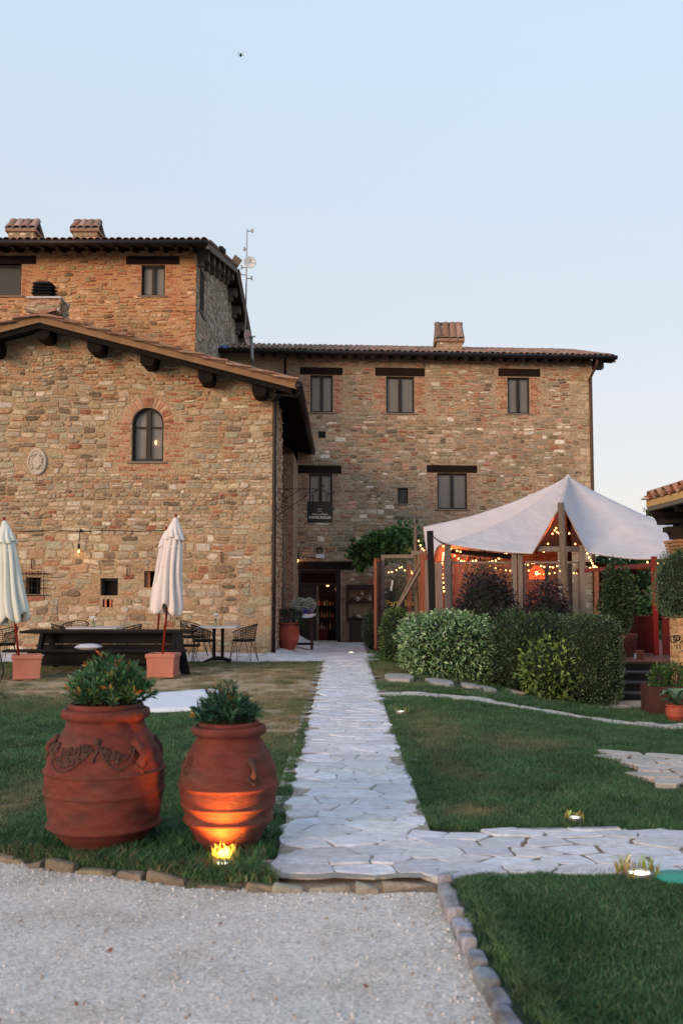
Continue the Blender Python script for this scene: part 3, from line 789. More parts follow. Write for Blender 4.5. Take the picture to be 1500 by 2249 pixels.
paving('forecourt_paving', lambda x, y: -1.58 < x < .62+.05*(y-22)+wob(y,.15) and 21.8 < y < 33.9 and not (x < -1.55), (-1.6,21.8,1.3,33.9), .42, .32, rs=5, n_ind=180, label='flagstone forecourt before the farmhouse door')
paving('terrace_paving', lambda x, y: -14 < x < -.40 and 21.55+wob(x,.03) < y < 23.36 and not (x > -1.6 and y > 21.8 and False), (-10,21.5,-.40,23.4), .55, .40, rs=6, n_ind=110, label='flagstone terrace along the foot of the gabled wing')
PA = G(1320, 1654); PB = G(1445, 1728)
def PX0(y): return PA.x+(PB.x-PA.x)*(PA.y-y)/(PA.y-PB.y)
paving('patch_paving', lambda x, y: x > PX0(y)+wob(y,.1) and PB.y < y < PA.y and x < 6.5, (2.4,8,6.5,10), .30, .26, rs=7, n_ind=60, gap=.035, bedm=M_pbed2, bed=lambda x, y: x > PX0(y)+.05 and PB.y+.05 < y < PA.y-.05, pal=[(.52,.48,.42),(.47,.43,.37),(.56,.52,.47)], label='patch of crazy paving at the right edge of the lawn')
paving('thin_path', lambda x, y: .60 < x < 7 and abs(y-(15.15-.05*(x-.6)+wob(x,.12))) < .27, (.5,14.2,7,15.8), .32, .21, rs=8, n_ind=90, gap=.02, bedm=M_pbed2, pal=[(.54,.50,.45),(.5,.46,.42),(.58,.55,.5)], label='narrow strip of flagstones crossing the sloping lawn')
paving('step_landing', lambda x, y: 4.55 < x < 5.75 and 17.2 < y < 18.25, (4.5,17.1,5.8,18.3), .34, .28, rs=9, n_ind=30, gap=.02, pal=[(.54,.48,.40),(.5,.44,.37)], label='small stone landing at the foot of the deck steps')
ss = link('stepping_stones', None); ss['kind'] = 'structure'; ss['label'] = 'row of flat stepping stones in the grass before the hedge'
for k, (px, py, wpx, hpx) in enumerate([(877,1489,68,13),(968,1500,62,10),(1034,1508,46,7),(1072,1515,34,7),(1132,1519,44,6),(1205,1527,54,6)]):
    c = G(px, py); wd = wpx/F*c.y; a = G(px, py-hpx/2); b = G(px, py+hpx/2); dp = abs(a.y-b.y); mb = MB(); n = 11; r1, r2 = [], []
    for t in range(n):
        an = 2*PI*t/n; j = rnd.uniform(.86, 1.08); cc, sc_ = math.cos(an), math.sin(an)
        x = c.x+math.copysign(abs(cc)**.7, cc)*wd/2*j; y = c.y+math.copysign(abs(sc_)**.7, sc_)*dp/2*j
        r1.append((x, y, GH(x,y)-.04)); r2.append((x, y, GH(x,y)+.035))
    mb.add(r1+r2, [(t, (t+1)%n, n+(t+1)%n, n+t) for t in range(n)]+[tuple(range(n, 2*n))], vary((.44,.42,.38), .1)); mb.build('stepping_stone', M_pave, ss)

# ---- grass blades and pebbles: instanced stuff
def tuft_mesh(name, n, rad, h, wd, seed, pal, lean=.5):
    rs = np.random.RandomState(seed); V = []; Fq = []; C_ = []
    for k in range(n):
        r_ = rad*math.sqrt(rs.rand()); a = rs.rand()*2*PI; x, y = r_*math.cos(a), r_*math.sin(a)
        b = rs.rand()*2*PI; hh = h*rs.uniform(.5, 1.2); l = lean*hh*rs.uniform(.2, 1.3); dx, dy = math.cos(b)*l, math.sin(b)*l
        c = rs.rand()*2*PI; sx_, sy_ = math.cos(c)*wd/2, math.sin(c)*wd/2
        i = len(V); V += [(x-sx_, y-sy_, -.01), (x+sx_, y+sy_, -.01), (x+sx_*.8+dx*.4, y+sy_*.8+dy*.4, hh*.6), (x-sx_*.8+dx*.4, y-sy_*.8+dy*.4, hh*.6), (x+dx, y+dy, hh*.92)]
        Fq += [(i, i+1, i+2, i+3), (i+3, i+2, i+4)]; col = pal[rs.randint(len(pal))]; k_ = rs.uniform(.7, 1.3); C_ += [tuple(q*k_ for q in col)]*5
    mb = MB(); mb.v = V; mb.f = Fq; mb.c = C_
    return mb.mesh(name, M_grass)
GP = [(.047,.138,.050),(.062,.168,.058),(.035,.105,.044),(.092,.215,.080),(.145,.20,.10)]
def gn_scatter(name, pts, scl, dry, protos, kind='stuff', label=None, m=None):
    """one object: points carrying scale / rotation / dryness, an instance of one of the prototype meshes on each"""
    me = bpy.data.meshes.new(name); me.vertices.add(len(pts)); me.vertices.foreach_set('co', np.array(pts, dtype=np.float32).ravel())
    for nm, ar in (('scl', scl), ('dry', dry)):
        a = me.attributes.new(nm, 'FLOAT', 'POINT'); a.data.foreach_set('value', np.array(ar, dtype=np.float32))
    o = link(name, me); o['kind'] = kind
    if label: o['label'] = label
    ng = bpy.data.node_groups.new(name, 'GeometryNodeTree'); ng.interface.new_socket('Geometry', in_out='INPUT', socket_type='NodeSocketGeometry'); ng.interface.new_socket('Geometry', in_out='OUTPUT', socket_type='NodeSocketGeometry')
    N = ng.nodes; L = ng.links; gi = N.new('NodeGroupInput'); go = N.new('NodeGroupOutput')
    jn = N.new('GeometryNodeJoinGeometry')
    for pm in protos:
        po = bpy.data.objects.new(pm.name, pm); oi = N.new('GeometryNodeObjectInfo'); oi.inputs['Object'].default_value = po; oi.inputs['As Instance'].default_value = True
        L.new(oi.outputs['Geometry'], jn.inputs[0])
    ip = N.new('GeometryNodeInstanceOnPoints'); ip.inputs['Pick Instance'].default_value = True
    ri = N.new('FunctionNodeRandomValue'); ri.data_type = 'INT'; ri.inputs[4].default_value = 0; ri.inputs[5].default_value = len(protos)-1
    rv = N.new('FunctionNodeRandomValue'); rv.data_type = 'FLOAT_VECTOR'; tl = .12 if kind == 'stuff' and 'grass' in name else 3.1
    rv.inputs[0].default_value = (-tl, -tl, 0); rv.inputs[1].default_value = (tl, tl, 6.283)
    na = N.new('GeometryNodeInputNamedAttribute'); na.data_type = 'FLOAT'; na.inputs[0].default_value = 'scl'
    L.new(gi.outputs[0], ip.inputs['Points']); L.new(jn.outputs[0], ip.inputs['Instance'])
    L.new(ri.outputs[2], ip.inputs['Instance Index']); L.new(rv.outputs[0], ip.inputs['Rotation']); L.new(na.outputs[0], ip.inputs['Scale'])
    L.new(ip.outputs[0], go.inputs[0])
    md = o.modifiers.new('scatter', 'NODES'); md.node_group = ng
    return o
URNS = ((-1.47,6.30,.24),(-.69,6.20,.20))
SPOTS = []
for px, py, wpx, hpx in [(877,1489,68,13),(968,1500,62,10),(1034,1508,46,7),(1072,1515,34,7),(1132,1519,44,6),(1205,1527,54,6)]:
    c = G(px, py); SPOTS.append((c.x, c.y-.12, wpx/F*c.y/2+.06, abs(G(px, py-hpx/2).y-G(px, py+hpx/2).y)/2+.22))
def on_lawn(x, y):
    if in_gravel(x-.11, y-.05): return False
    if XL-.055+wob(y)*.6 < x < XR+.055+wob(y,.05,7)*.6 and y > 5.4: return False
    if x > .55 and 5.67+wob(x,.06) < y < 6.79+wob(x,.06,4): return False
    if x > .58 and abs(y-(15.15-.05*(x-.6)+wob(x,.12))) < .34: return False
    for cx, cy, rx, ry in SPOTS:
        if abs(x-cx) < rx and abs(y-cy) < ry: return False
    if y > 21.5 and x < .62+.05*(y-22)+wob(y,.15): return False
    if x > PX0(y)+wob(y,.1)-.07 and PB.y-.08 < y < PA.y+.08: return False
    if 4.55 < x < 5.75 and 17.2 < y < 18.25: return False
    if y > 18.4 and x > 3.2: return False
    return True
pts, scl, dry = [], [], []; rg = random.Random(21)
def scatter_band(y0, y1, x0, x1, dens, sc):
    n = int((y1-y0)*(x1-x0)*dens)
    for _ in range(n):
        x, y = rg.uniform(x0, x1), rg.uniform(y0, y1)
        if abs(x) > y*.36+2.4 or not on_lawn(x, y): continue
        d = dryness(x, y)
        if d > .3 and rg.random() < (d-.25)*1.35: continue
        pts.append((x, y, GH(x, y)-.012)); scl.append(sc*rg.uniform(.75, 1.2)*(1-.45*d)); dry.append(min(1, max(0, d*1.15+rg.uniform(-.12, .12))))
scatter_band(2.4, 5.8, .55, 4.2, 330, 1.0); scatter_band(5.3, 8.5, -4, 4.2, 230, 1.0)
scatter_band(8.5, 14, -7.2, 7.2, 120, 1.2); scatter_band(14, 24, -9, 8.5, 60, 1.6); scatter_band(24, 36, .4, 10, 25, 2)
gtufts = [tuft_mesh('grass_tuft', 100, .10, .031, .0038, s_, GP, lean=.9) for s_ in (1, 2, 3)]
gn_scatter('lawn_grass', pts, scl, dry, gtufts, label='short mown green grass of the lawns, worn brown in places')
# longer weeds round the urns and kerb
pts2, sc2, dr2 = [], [], []
for _ in range(520):
    x, y = rg.uniform(-2.3, -.36), rg.uniform(5.45, 6.6)
    if in_gravel(x, y-.05) or not on_lawn(x, y): continue
    pts2.append((x, y, -.01)); sc2.append(rg.uniform(.5, 1.15)); dr2.append(0 if rg.random() < .92 else .5)
for _ in range(330):
    x = rg.uniform(-2.6, -.38); y = front_y(x)+.05+abs(rg.gauss(0, .035)); pts2.append((x, y, -.01)); sc2.append(rg.uniform(.3, .8)); dr2.append(.05 if rg.random() < .8 else .5)
for _ in range(260):
    y = rg.uniform(3.4, 5.5); x = right_x(y)+.13+abs(rg.gauss(0, .03)); pts2.append((x, y, -.01)); sc2.append(rg.uniform(.3, .7)); dr2.append(.1)
for _ in range(260):
    y = rg.uniform(5.6, 12); s_ = rg.choice((0, 1)); x = (XL+wob(y)-.03-rg.random()*.03) if s_ == 0 else (XR+wob(y,.05,7)+.03+rg.random()*.03)
    if s_ and 5.7 < y < 6.75: continue
    pts2.append((x, y, GH(x,y)-.01)); sc2.append(rg.uniform(.35, .65)); dr2.append(.1)
wt = [tuft_mesh('weed_tuft', 34, .06, .10, .007, s_, GP[:4], lean=.8) for s_ in (5, 6)]
gn_scatter('rough_grass', pts2, sc2, dr2, wt, label='longer rough grass and weeds around the urns and kerbs')
def pebble_mesh(seed, col):
    rs = random.Random(seed); mb = MB(); mb.ball((0,0,0), .5, n=6, m=4, col=col); mb.v = [(x*rs.uniform(.8,1.2), y*rs.uniform(.7,1), z*rs.uniform(.5,.8)) for x, y, z in mb.v]
    return mb.mesh('pebble', M_pebble)
pp, ps_ = [], []
for _ in range(42000):
    x, y = rg.uniform(-2.6, 1.2), rg.uniform(2.6, 6.4)
    if not in_gravel(x, y) or abs(x) > y*.36+.3: continue
    e = min(front_y(x)-y, (right_x(y)-x)*1.2)
    if rg.random() > .5+.5*math.exp(-e*5): continue
    big = rg.random() < .05+.30*math.exp(-e*7)
    pp.append((x, y, -.049+.012*noise.noise(Vector((x*2, y*2, 0)))+.006*noise.noise(Vector((x*7, y*7, 0))))); ps_.append(rg.uniform(.010, .022) if big else rg.uniform(.003, .009))
gn_scatter('gravel_pebbles', pp, ps_, [0]*len(pp), [pebble_mesh(1,(.62,.59,.56)), pebble_mesh(2,(.52,.48,.43)), pebble_mesh(3,(.72,.70,.68)), pebble_mesh(4,(.30,.24,.19)), pebble_mesh(5,(.60,.57,.54)), pebble_mesh(6,(.46,.42,.38))], label='loose pale pebbles strewn over the gravel drive')

# ================================================================ GABLED WING (left)
YW = 23.4
FW = Frame((0, YW, 0), (1, 0, 0))
wing = thing('gabled_wing', 'nearer stone wing with low gable roof and arched window at the left', 'farmhouse wing', (-5, YW, 0))
xa = FW.uv(88, 700)[0]; xr = FW.uv(600, 1150)[0]; xl = 2*xa-xr
YR = 22.65                                            # front edge of the roof
RA, RE = P(88, 690, YR), P(652, 836, YR)
sl = (RA.z-RE.z)/(RE.x-RA.x); zt_ = RA.z-.05           # top of the roof boards
xrake = RA.x
def wz(x): return zt_-sl*abs(x-xrake)
def wroof_under(x): return wz(x)-.24
W = Wall(FW, wing, 11, STONES, .055)
quoins(W, xr-.005, -.05, 3.4)
hA = FW.rect(290, 895, 360, 1013)                      # arched window
hG = FW.rect(58, 1268, 90, 1305); hB = FW.rect(221, 1270, 260, 1308); hV = FW.rect(226, 1316, 248, 1334); hN = FW.rect(317, 1254, 341, 1290)
holes = [hA, hG, hB, hV, hN]
gz = -.05
ve = wroof_under(xr)-.02
mb = MB(); wall_sheet(mb, FW, xl, gz, xr, ve, holes)
mb.add([FW.pt(xl, ve), FW.pt(xr, ve), FW.pt(xr, wroof_under(xr)+.1), FW.pt(xrake, wroof_under(xrake)+.1), FW.pt(xl, wroof_under(xl)+.1)], [(0,1,2,3,4)])
# spandrels of the arched opening
ra = (hA[2]-hA[0])/2; ca = (hA[0]+hA[2])/2; vs_ = hA[3]-ra
for sgn in (-1, 1):
    n = 8; arc = [(ca+sgn*ra*math.cos(PI/2*k/n), vs_+ra*math.sin(PI/2*k/n)) for k in range(n+1)]; corner = (ca+sgn*ra, hA[3])
    for k in range(n): mb.add([FW.pt(*corner), FW.pt(*arc[k]), FW.pt(*arc[k+1])], [(0,1,2)]); mb.add([FW.pt(*arc[k]), FW.pt(*arc[k+1]), FW.pt(*arc[k+1], -.28), FW.pt(*arc[k], -.28)], [(0,1,2,3)])
for (a, b) in (((xr, YW), (xr, 26.7)), ((xl, YW), (xl, 34)), ((-2.7, 26.7), (-2.7, 34)), ((xr, 26.7), (-2.7, 26.7))):
    mb.add([(a[0], a[1], gz-.2), (b[0], b[1], gz-.2), (b[0], b[1], ve+.35), (a[0], a[1], ve+.35)], [(0,1,2,3)])
mb.build('wall', M_mortar, wing)
# brick dressings of the arched window
nb = 19
for k in range(nb):
    a0, a1 = PI*(k+.08)/nb, PI*(k+.92)/nb; q = []
    for a, r_ in ((a0, ra+.012), (a0, ra+.12), (a0, ra+.235), ((a0+a1)/2, ra+.24), (a1, ra+.235), (a1, ra+.12), (a1, ra+.012), ((a0+a1)/2, ra+.01)): q.append((ca+r_*math.cos(a), vs_+r_*math.sin(a)))
    W.items.append((q, choose(BRICKS, W.rg), W.rg.uniform(.008,.02), 'brick'))
W.block.append((ca-ra-.27, vs_, ca+ra+.27, vs_+ra*.62)); W.block.append((ca-ra*.85, vs_, ca+ra*.85, vs_+ra+.25))
W.bricks(hA[0]-.56, hA[1]-.02, hA[0]-.01, vs_+.02, ragged=.38, side=-1, h=.06, L=.25); W.bricks(hA[2]+.01, hA[1]-.02, hA[2]+.52, vs_+.02, ragged=.36, side=1, h=.06, L=.25)
W.bricks(hA[0]-.3, hA[1]-.24, hA[2]+.35, hA[1]-.07, ragged=.3, side=1, h=.06)
for h in (hG, hB, hV, hN, (hA[0], hA[1], hA[2], hA[3])): W.block.append(h)
cq = FW.rect(62, 985, 104, 1044); W.block.append(cq)
W.bricks(hV[0], hV[1], hV[0]+.05, hV[3], h=.3, L=.05, skip=0); 
clipw = lambda u0, v0, u1, v1: v1 < min(wroof_under(u0), wroof_under(u1))+.04
brk = lambda u, v: .55 if v > wroof_under(u)-.45 else (.32 if v > wroof_under(u)-1.1 else (.5 if abs(u-ca) < 1.0 and 4.2 < v < 5.6 else .025))
W.stones(xl+3.2, gz, xr, 3.05, h=(.095,.215), wd=(.15,.46), gap=.016, brickish=brk, big=.06)
W.stones(xl+3.2, 3.05, xr, wroof_under(xrake), h=(.070,.155), wd=(.13,.42), gap=.013, clip=clipw, brickish=brk)
W.emit(300, 110)
# side return: same stone, seen very obliquely
FWs = Frame((xr, YW, 0), (0, 1, 0)); W2 = Wall(FWs, wing, 12, STONES, .04)
W2.stones(0, gz, 3.3, ve+.3, brickish=lambda u, v: .2); W2.emit(0, 0)
# windows and openings
window(wing, FW, hA, arch=True, transom=FW.uv(325, 937)[1], bar=.06, mull=.12, rec=.14)
lm = MB(); lp = P(343, 972, YW+.21); lm.ball(lp, .022, sc=(1,.7,2.2)); lm.build('lit_lamp', M_bulb, wing)
for h, nm in ((hG, 'barred_opening'), (hB, 'square_opening'), (hV, 'vent_opening'), (hN, 'niche_opening')):
    m_ = MB(); FW.box(m_, h[0]-.05, h[1]-.05, h[2]+.05, h[3]+.05, -.6, -.26); m_.build(nm, M_dark, wing)
m_ = MB(); FW.box(m_, hB[0]+.02, hB[1]+.02, hB[0]+.07, hB[3]-.02, -.2, -.14); FW.box(m_, hB[2]-.05, hB[1]+.02, hB[2]-.01, hB[3]-.02, -.2, -.14); FW.box(m_, hB[0]+.02, hB[3]-.06, hB[2]-.01, hB[3]-.02, -.21, -.15); m_.build('window_frame', M_frame, wing)
for k in range(2):
    m_ = MB(); a = hV[0]+.045+k*.115; FW.box(m_, a, hV[1], a+.045, hV[3], -.09, -.01, (.45,.16,.10)); m_.build('upright_brick', M_brick, wing)
m_ = MB(); FW.box(m_, hN[0]+.0, hN[1], hN[0]+.12, hN[3], -.2, -.10, (.25,.10,.06)); m_.build('shutter', M_brick, wing)
m_ = MB(); g = FW.rect(46, 1260, 100, 1307)
for k in range(5): u = g[0]+(g[2]-g[0])*(.02+k*.24); m_.tube([FW.pt(u, g[1]-.02, .07), FW.pt(u, g[3]+.06, .07)], .010, 6)
for k in range(4): v = g[1]+(g[3]-g[1])*(k/3); m_.tube([FW.pt(g[0]-.03, v, .06), FW.pt(g[2]+.12, v, .06)], .010, 6)
m_.build('iron_grille', M_iron, wing)
m_ = MB(); r_ = FW.rect(48, 1309, 98, 1319); FW.box(m_, *r_[:2], r_[2], r_[3], -.05, .03, (.30,.11,.07)); m_.build('brick_sill', M_brick, wing)
# carved oval crest
cx_, cy_ = (cq[0]+cq[2])/2, (cq[1]+cq[3])/2; rx_, ry_ = (cq[2]-cq[0])/2, (cq[3]-cq[1])/2
m_ = MB(); n = 28
def ring(k, w_): return [FW.pt(cx_+rx_*k*math.cos(2*PI*t/n), cy_+ry_*k*math.sin(2*PI*t/n), w_) for t in range(n)]
rows = [ring(1,0), ring(1,.05), ring(.93,.07), ring(.84,.068), ring(.80,.045)]
m_.add(sum(rows, []), [(i*n+t, i*n+(t+1)%n, (i+1)*n+(t+1)%n, (i+1)*n+t) for i in range(4) for t in range(n)]+[tuple(range(4*n, 5*n))])
sh = [(-.42,.30),(0,.38),(.42,.30),(.46,-.05),(.30,-.42),(0,-.62),(-.30,-.42),(-.46,-.05)]
m_.prism([FW.pt(cx_+a*rx_, cy_+b*ry_, .04) for a, b in sh], FW.n*.035); m_.prism([FW.pt(cx_+a*rx_*.7, cy_+b*ry_*.7, .07) for a, b in sh], FW.n*.012)
for s_ in (-1, 1):
    for t in range(5): m_.ball(FW.pt(cx_+s_*rx_*(.58-.02*t), cy_+ry_*(.5-.24*t), .05), .035, 6, 4)
for t in range(5): m_.ball(FW.pt(cx_+rx_*(-.3+.15*t), cy_+ry_*(.56+.06*math.cos(t-2)), .055), .03, 6, 4)
for s_ in (-1, 1): m_.tube([FW.pt(cx_+s_*rx_*(.25+.3*math.sin(t*.8)), cy_+ry_*(.45-.2*t), .075) for t in range(6)], .013, 5)
crest = m_.build('stone_crest', M_relief, smooth=False); tag(crest, 'pale oval stone crest with carved shield set in the wing wall', 'crest')
# roof of the wing
ov = RE.x
rf = MB(); yb = 34.2
for s_ in (-1, 1):
    xe = xrake+s_*(ov-xrake)
    ps = [Vector((xrake, 0, zt_)), Vector((xe, 0, wz(xe))), Vector((xe, 0, wz(xe)-.10)), Vector((xrake, 0, zt_-.10))]
    if s_ < 0: ps.reverse()
    rf.prism([Vector((p.x, YR, p.z)) for p in ps], (0, yb-YR, 0))
roofw = rf.build('roof', M_soffit, wing)
fb = MB()
for s_ in (-1, 1):
    xe = xrake+s_*(ov-xrake); ps = [Vector((xrake, YR-.03, zt_-.0)), Vector((xe, YR-.03, wz(xe)-.0)), Vector((xe, YR-.03, wz(xe)-.15)), Vector((xrake, YR-.03, zt_-.15))]
    fb.prism(ps, (0, .05, 0))
fb.build('verge_board', M_fascia, roofw)
fb = MB()
for s_ in (-1, 1):
    xe = xrake+s_*(ov-.12-xrake); ps = [Vector((xrake, YR+.03, zt_-.10)), Vector((xe, YR+.03, wz(xe)-.10)), Vector((xe, YR+.03, wz(xe)-.27)), Vector((xrake, YR+.03, zt_-.27))]
    fb.prism(ps, (0, .10, 0))
fb.build('barge_beam', M_wood_d, roofw)
for s_ in (1, -1):
    xe = xrake+s_*(ov-xrake); u_ = Vector((0, s_, 0)); sv = Vector((xrake-xe, 0, zt_-wz(xe))); 
    p0 = Vector((xe, YR-.02 if s_ > 0 else yb, wz(xe)+.005))
    tiled(roofw, p0, u_, sv, yb-YR, sv.length, sp=.20, n_ind=(150 if s_ > 0 else 20), score=(lambda i, j, nc, nr: i*2) if s_ > 0 else (lambda i, j, nc, nr: nc-1-i))
# flat edge tiles along the verge, seen end on
for s_ in (1, -1):
    xe = xrake+s_*(ov-xrake); sv = Vector((xrake-xe, 0, zt_-wz(xe))); n = int(sv.length/.52); d = sv.normalized(); up = Vector((0,0,1))
    for k in range(n):
        p = Vector((xe, YR-.02, wz(xe)+.03))+d*(k*sv.length/n-.05); mb = MB(); q = p+d*min(.60, sv.length-(k*sv.length/n-.05)+.02)
        q = q+Vector((0,0,-.025)); p = p+Vector((0,0,.045+rnd.uniform(-.008,.008)))
        mb.beam(p+Vector((0,-.02,.012)), q, .24, .036, col=vary(rnd.choice([(.24,.13,.09),(.17,.10,.075),(.30,.19,.13)]), .3)); 
        if proj(p) and proj(p)[0] > -60: mb.build('verge_tile', M_tile, roofw)
mb = MB(); mb.tube([(xrake, YR, zt_+.05), (xrake, yb, zt_+.05)], .11, 8, (.30,.16,.10)); mb.build('ridge', M_tile, roofw)
# purlin ends
for px, py in ((94,728),(209,756),(325,786),(452,822),(570,852),(-20,758)):
    c = P(px, py, 22.80); mb = MB(); hw = .175; hh = .20; q = []
    for t in range(12):
        a = 2*PI*(t+.5)/12; cc, s2 = math.cos(a), math.sin(a); q.append(Vector((c.x+math.copysign(abs(cc)**.5, cc)*hw*(.92 if s2 < -.5 else 1), 22.78, c.z+math.copysign(abs(s2)**.6, s2)*hh)))
    mb.prism(q, (0, .9, 0)); mb.build('purlin_end', M_wood_d, wing, bevel=.01)
# eave on the right side: rafters, gutter, downpipe
for k in range(22):
    y = 23.0+k*.5; mb = MB(); mb.beam((xr-.1, y, wz(xr-.1)-.16), (ov-.03, y, wz(ov-.03)-.16), .09, .11); mb.build('rafter', M_wood_d, roofw)
mb = MB(); gp = [(ov+.05, YR-.05, wz(ov)-.07), (ov+.05, 33.9, wz(ov)-.07)]; mb.tube(gp, .092, 12); mb.build('gutter', M_gutter, wing, smooth=True)
mb = MB(); dpx = FW.uv(603, 1100)[0]; zd = FW.uv(603, 882)[1]
mb.tube([(ov+.03, 22.9, wz(ov)-.14), (ov-.02, 22.95, wz(ov)-.24), (xr+.14, 23.2, zd+.14), (xr+.03, YW-.06, zd), (xr+.03, YW-.06, zd-.3)]+[(xr+.03, YW-.06, z) for z in (4, 2, .04)], .048, 10); mb.build('downpipe', M_gutter, wing, smooth=True)
for z in (1.2, 3.4, 5.4):
    mb = MB(); mb.lathe([(.056, -.02), (.056, .02)], 12, (xr+.03, YW-.06, z)); mb.build('pipe_clip', M_gutter, wing)
# brick pier and rear downpipe under the long eave
pr0 = P(622, 1200, 31); FP = Frame((pr0.x, 31, 0), (1,0,0)); pw = P(645, 1200, 31).x-pr0.x; pz = P(633, 997, 31).z
mb = MB(); mb.bb((pr0.x, 31, -.3), (pr0.x+pw, 33.9, pz)); pier = mb.build('brick_pier', M_mortar2, wing)
W3 = Wall(FP, pier, 13, BRICKS, .01); W3.bricks(0.0, -.22, pw, pz, h=.07, L=.17, pal=[((.22,.13,.09),3),((.19,.10,.07),2),((.26,.18,.12),2)]); W3.emit(0, 120)
mb = MB(); q = P(650, 1000, 33.6); mb.tube([(q.x, 33.6, q.z+.3), (q.x, 33.6, -.24)], .055, 10); mb.build('downpipe', M_black, wing, smooth=True)
# rough timber post under the eave
tp = thing('timber_post', 'tall rough timber post with bark under the eave beside the hanging sign', 'post', (P(624,1380,26.9).x, 26.9, GH(-1.5,26.9)))
mb = MB(); pts_ = [P(610, 920, 26.9), P(612, 1020, 26.9), P(616, 1120, 26.9), P(619, 1200, 26.9), P(621, 1290, 26.9), Vector((P(623,1400,26.9).x, 26.9, GH(-1.5,26.9)-.02))]
mb.tube(pts_, [.075,.08,.082,.085,.088,.10], 12); mb.build('trunk', M_bark, tp, smooth=True)
# chimney on the wing with a black louvred cowl
ch = MB(); a = P(62, 656, 25.2); b = P(132, 700, 25.2); ch.bb((a.x, 25.2, b.z-.6), (b.x, 26.0, a.z)); chw = ch.build('chimney', M_mortar, wing)
FCh = Frame((a.x, 25.2, 0), (1,0,0)); W4 = Wall(FCh, chw, 14, STONES, .01); W4.bricks(0, a.z-.16, b.x-a.x, a.z, h=.055); W4.stones(0, b.z-.3, b.x-a.x, a.z-.17); W4.emit(30, 30)
FCs = Frame((b.x, 25.2, 0), (0,1,0)); W4 = Wall(FCs, chw, 15, STONES, .01); W4.stones(0, b.z-.3, .8, a.z); W4.emit(0, 0)
cp = MB(); cp.bb((a.x-.03, 25.15, a.z+.002), (b.x+.03, 26.05, a.z+.05)); cp.build('chimney_coping', M_brick, chw)
cw = thing('chimney_cowl', 'black metal louvred cowl on the chimney above the gable', 'chimney cowl', (P(99,650,25.5).x, 25.6, a.z+.05))
c = P(99, 640, 25.6); lw = .52
mb = MB(); mb.bb((c.x-.18, 25.42, a.z+.05), (c.x+.18, 25.78, a.z+.42)); mb.build('duct', M_black, cw)
for k in range(4):
    z = a.z+.20+k*.085; mb = MB(); r_ = lw/2*(1-.03*k); h0 = [(c.x-r_-.03, 25.6-r_, z), (c.x+r_+.03, 25.6-r_, z), (c.x+r_+.03, 25.6+r_, z), (c.x-r_-.03, 25.6+r_, z)]; h1 = [(c.x-r_*.72, 25.6-r_*.72, z+.075), (c.x+r_*.72, 25.6-r_*.72, z+.075), (c.x+r_*.72, 25.6+r_*.72, z+.075), (c.x-r_*.72, 25.6+r_*.72, z+.075)]
    mb.add(h0+h1, [(3,2,1,0),(4,5,6,7),(0,1,5,4),(1,2,6,5),(2,3,7,6),(3,0,4,7)]); mb.build('louvre', M_black, cw)

# ================================================================ TOWER BLOCK (upper left, behind)
YT = 28.0
FT = Frame((0, YT, 0), (1, 0, 0))
tower = thing('tall_block', 'taller stone block with two roof chimneys rising behind the gabled wing', 'farmhouse block', (-8, YT, 0))
xt = FT.uv(430, 700)[0]; EZ = P(455, 531, 27.15).z; xv = P(456, 540, 27.15).x
rz_ = P(522, 588, 34.8).z; yr = 34.8; yb2 = 42.5
sT = (rz_-EZ)/(yr-27.15)
def tz(y): return (EZ+sT*(y-27.15)) if y < yr else rz_-(rz_-EZ)*(y-yr)/(yb2-yr)
h1 = FT.rect(-60, 580, 48, 649); h2 = FT.rect(311, 582, 363, 649)
wt_ = tz(YT)-.16
mb = MB(); wall_sheet(mb, FT, -14, 4, xt, wt_, [h1, h2])
side = [(YT, 3), (41.7, 3), (41.7, tz(41.7)-.16), (yr, tz(yr)-.16), (YT, wt_)]
mb.add([(xt, y, z) for y, z in side], [(0,1,2,3,4)]); mb.add([(-14, 41.7, 3), (xt, 41.7, 3), (xt, 41.7, tz(41.7)), (-14, 41.7, tz(41.7))], [(0,1,2,3)]); mb.add([(-14, YT, 3), (-14, 41.7, 3), (-14, 41.7, 11), (-14, yr, 12.5), (-14, YT, 11)], [(0,1,2,3,4)])
mb.build('wall', M_mortar3, tower)
W = Wall(FT, tower, 21, [(tuple(min(1, c[i]*k) for i, k in enumerate((1.15,.92,.75))), w_) for c, w_ in STONES], .05)
L1 = FT.rect(-60, 562, 80, 580); L2 = FT.rect(278, 563, 394, 581)
W.block += [h1, h2, L1, L2]
W.bricks(h2[0]-.5, h2[1], h2[0]-.01, h2[3], ragged=.3, side=-1, h=.062); W.bricks(h2[2]+.01, h2[1], h2[2]+.5, h2[3], ragged=.3, side=1, h=.062)
W.bricks(h1[2]+.01, h1[1], h1[2]+.4, h1[3], ragged=.3, side=1, h=.062)
vb = FT.uv(430, 560)[1]
W.stones(-9.9, FT.uv(300, 760)[1]-.5, xt, wt_, brickish=lambda u, v: .6 if v > vb-.7 or abs(u-xt) < .8 else .32, h=(.075,.17), wd=(.13,.42))
W.emit(260, 110, hidden=lambda u, v: v < wz(u)*1.0+((28-25)*.28) and False)
window(tower, FT, h1, curtain=mat('dark_screen', (.055,.05,.045), .9), single=True); window(tower, FT, h2); lintel(tower, FT, L1); lintel(tower, FT, L2)
FTs = Frame((xt, YT, 0), (0, 1, 0)); hS = (.75, FTs.uv(444, 690)[1], 1.65, FTs.uv(444, 600)[1])
W = Wall(FTs, tower, 22, UNLIT_GREYS, .05); W.block.append(hS)
W.stones(0, 5, 13.7, rz_, clip=lambda a, b, c_, d: d < min(tz(YT+a), tz(YT+c_))-.2, gap=.012, proud=(.006,.028)); W.emit(60, 0)
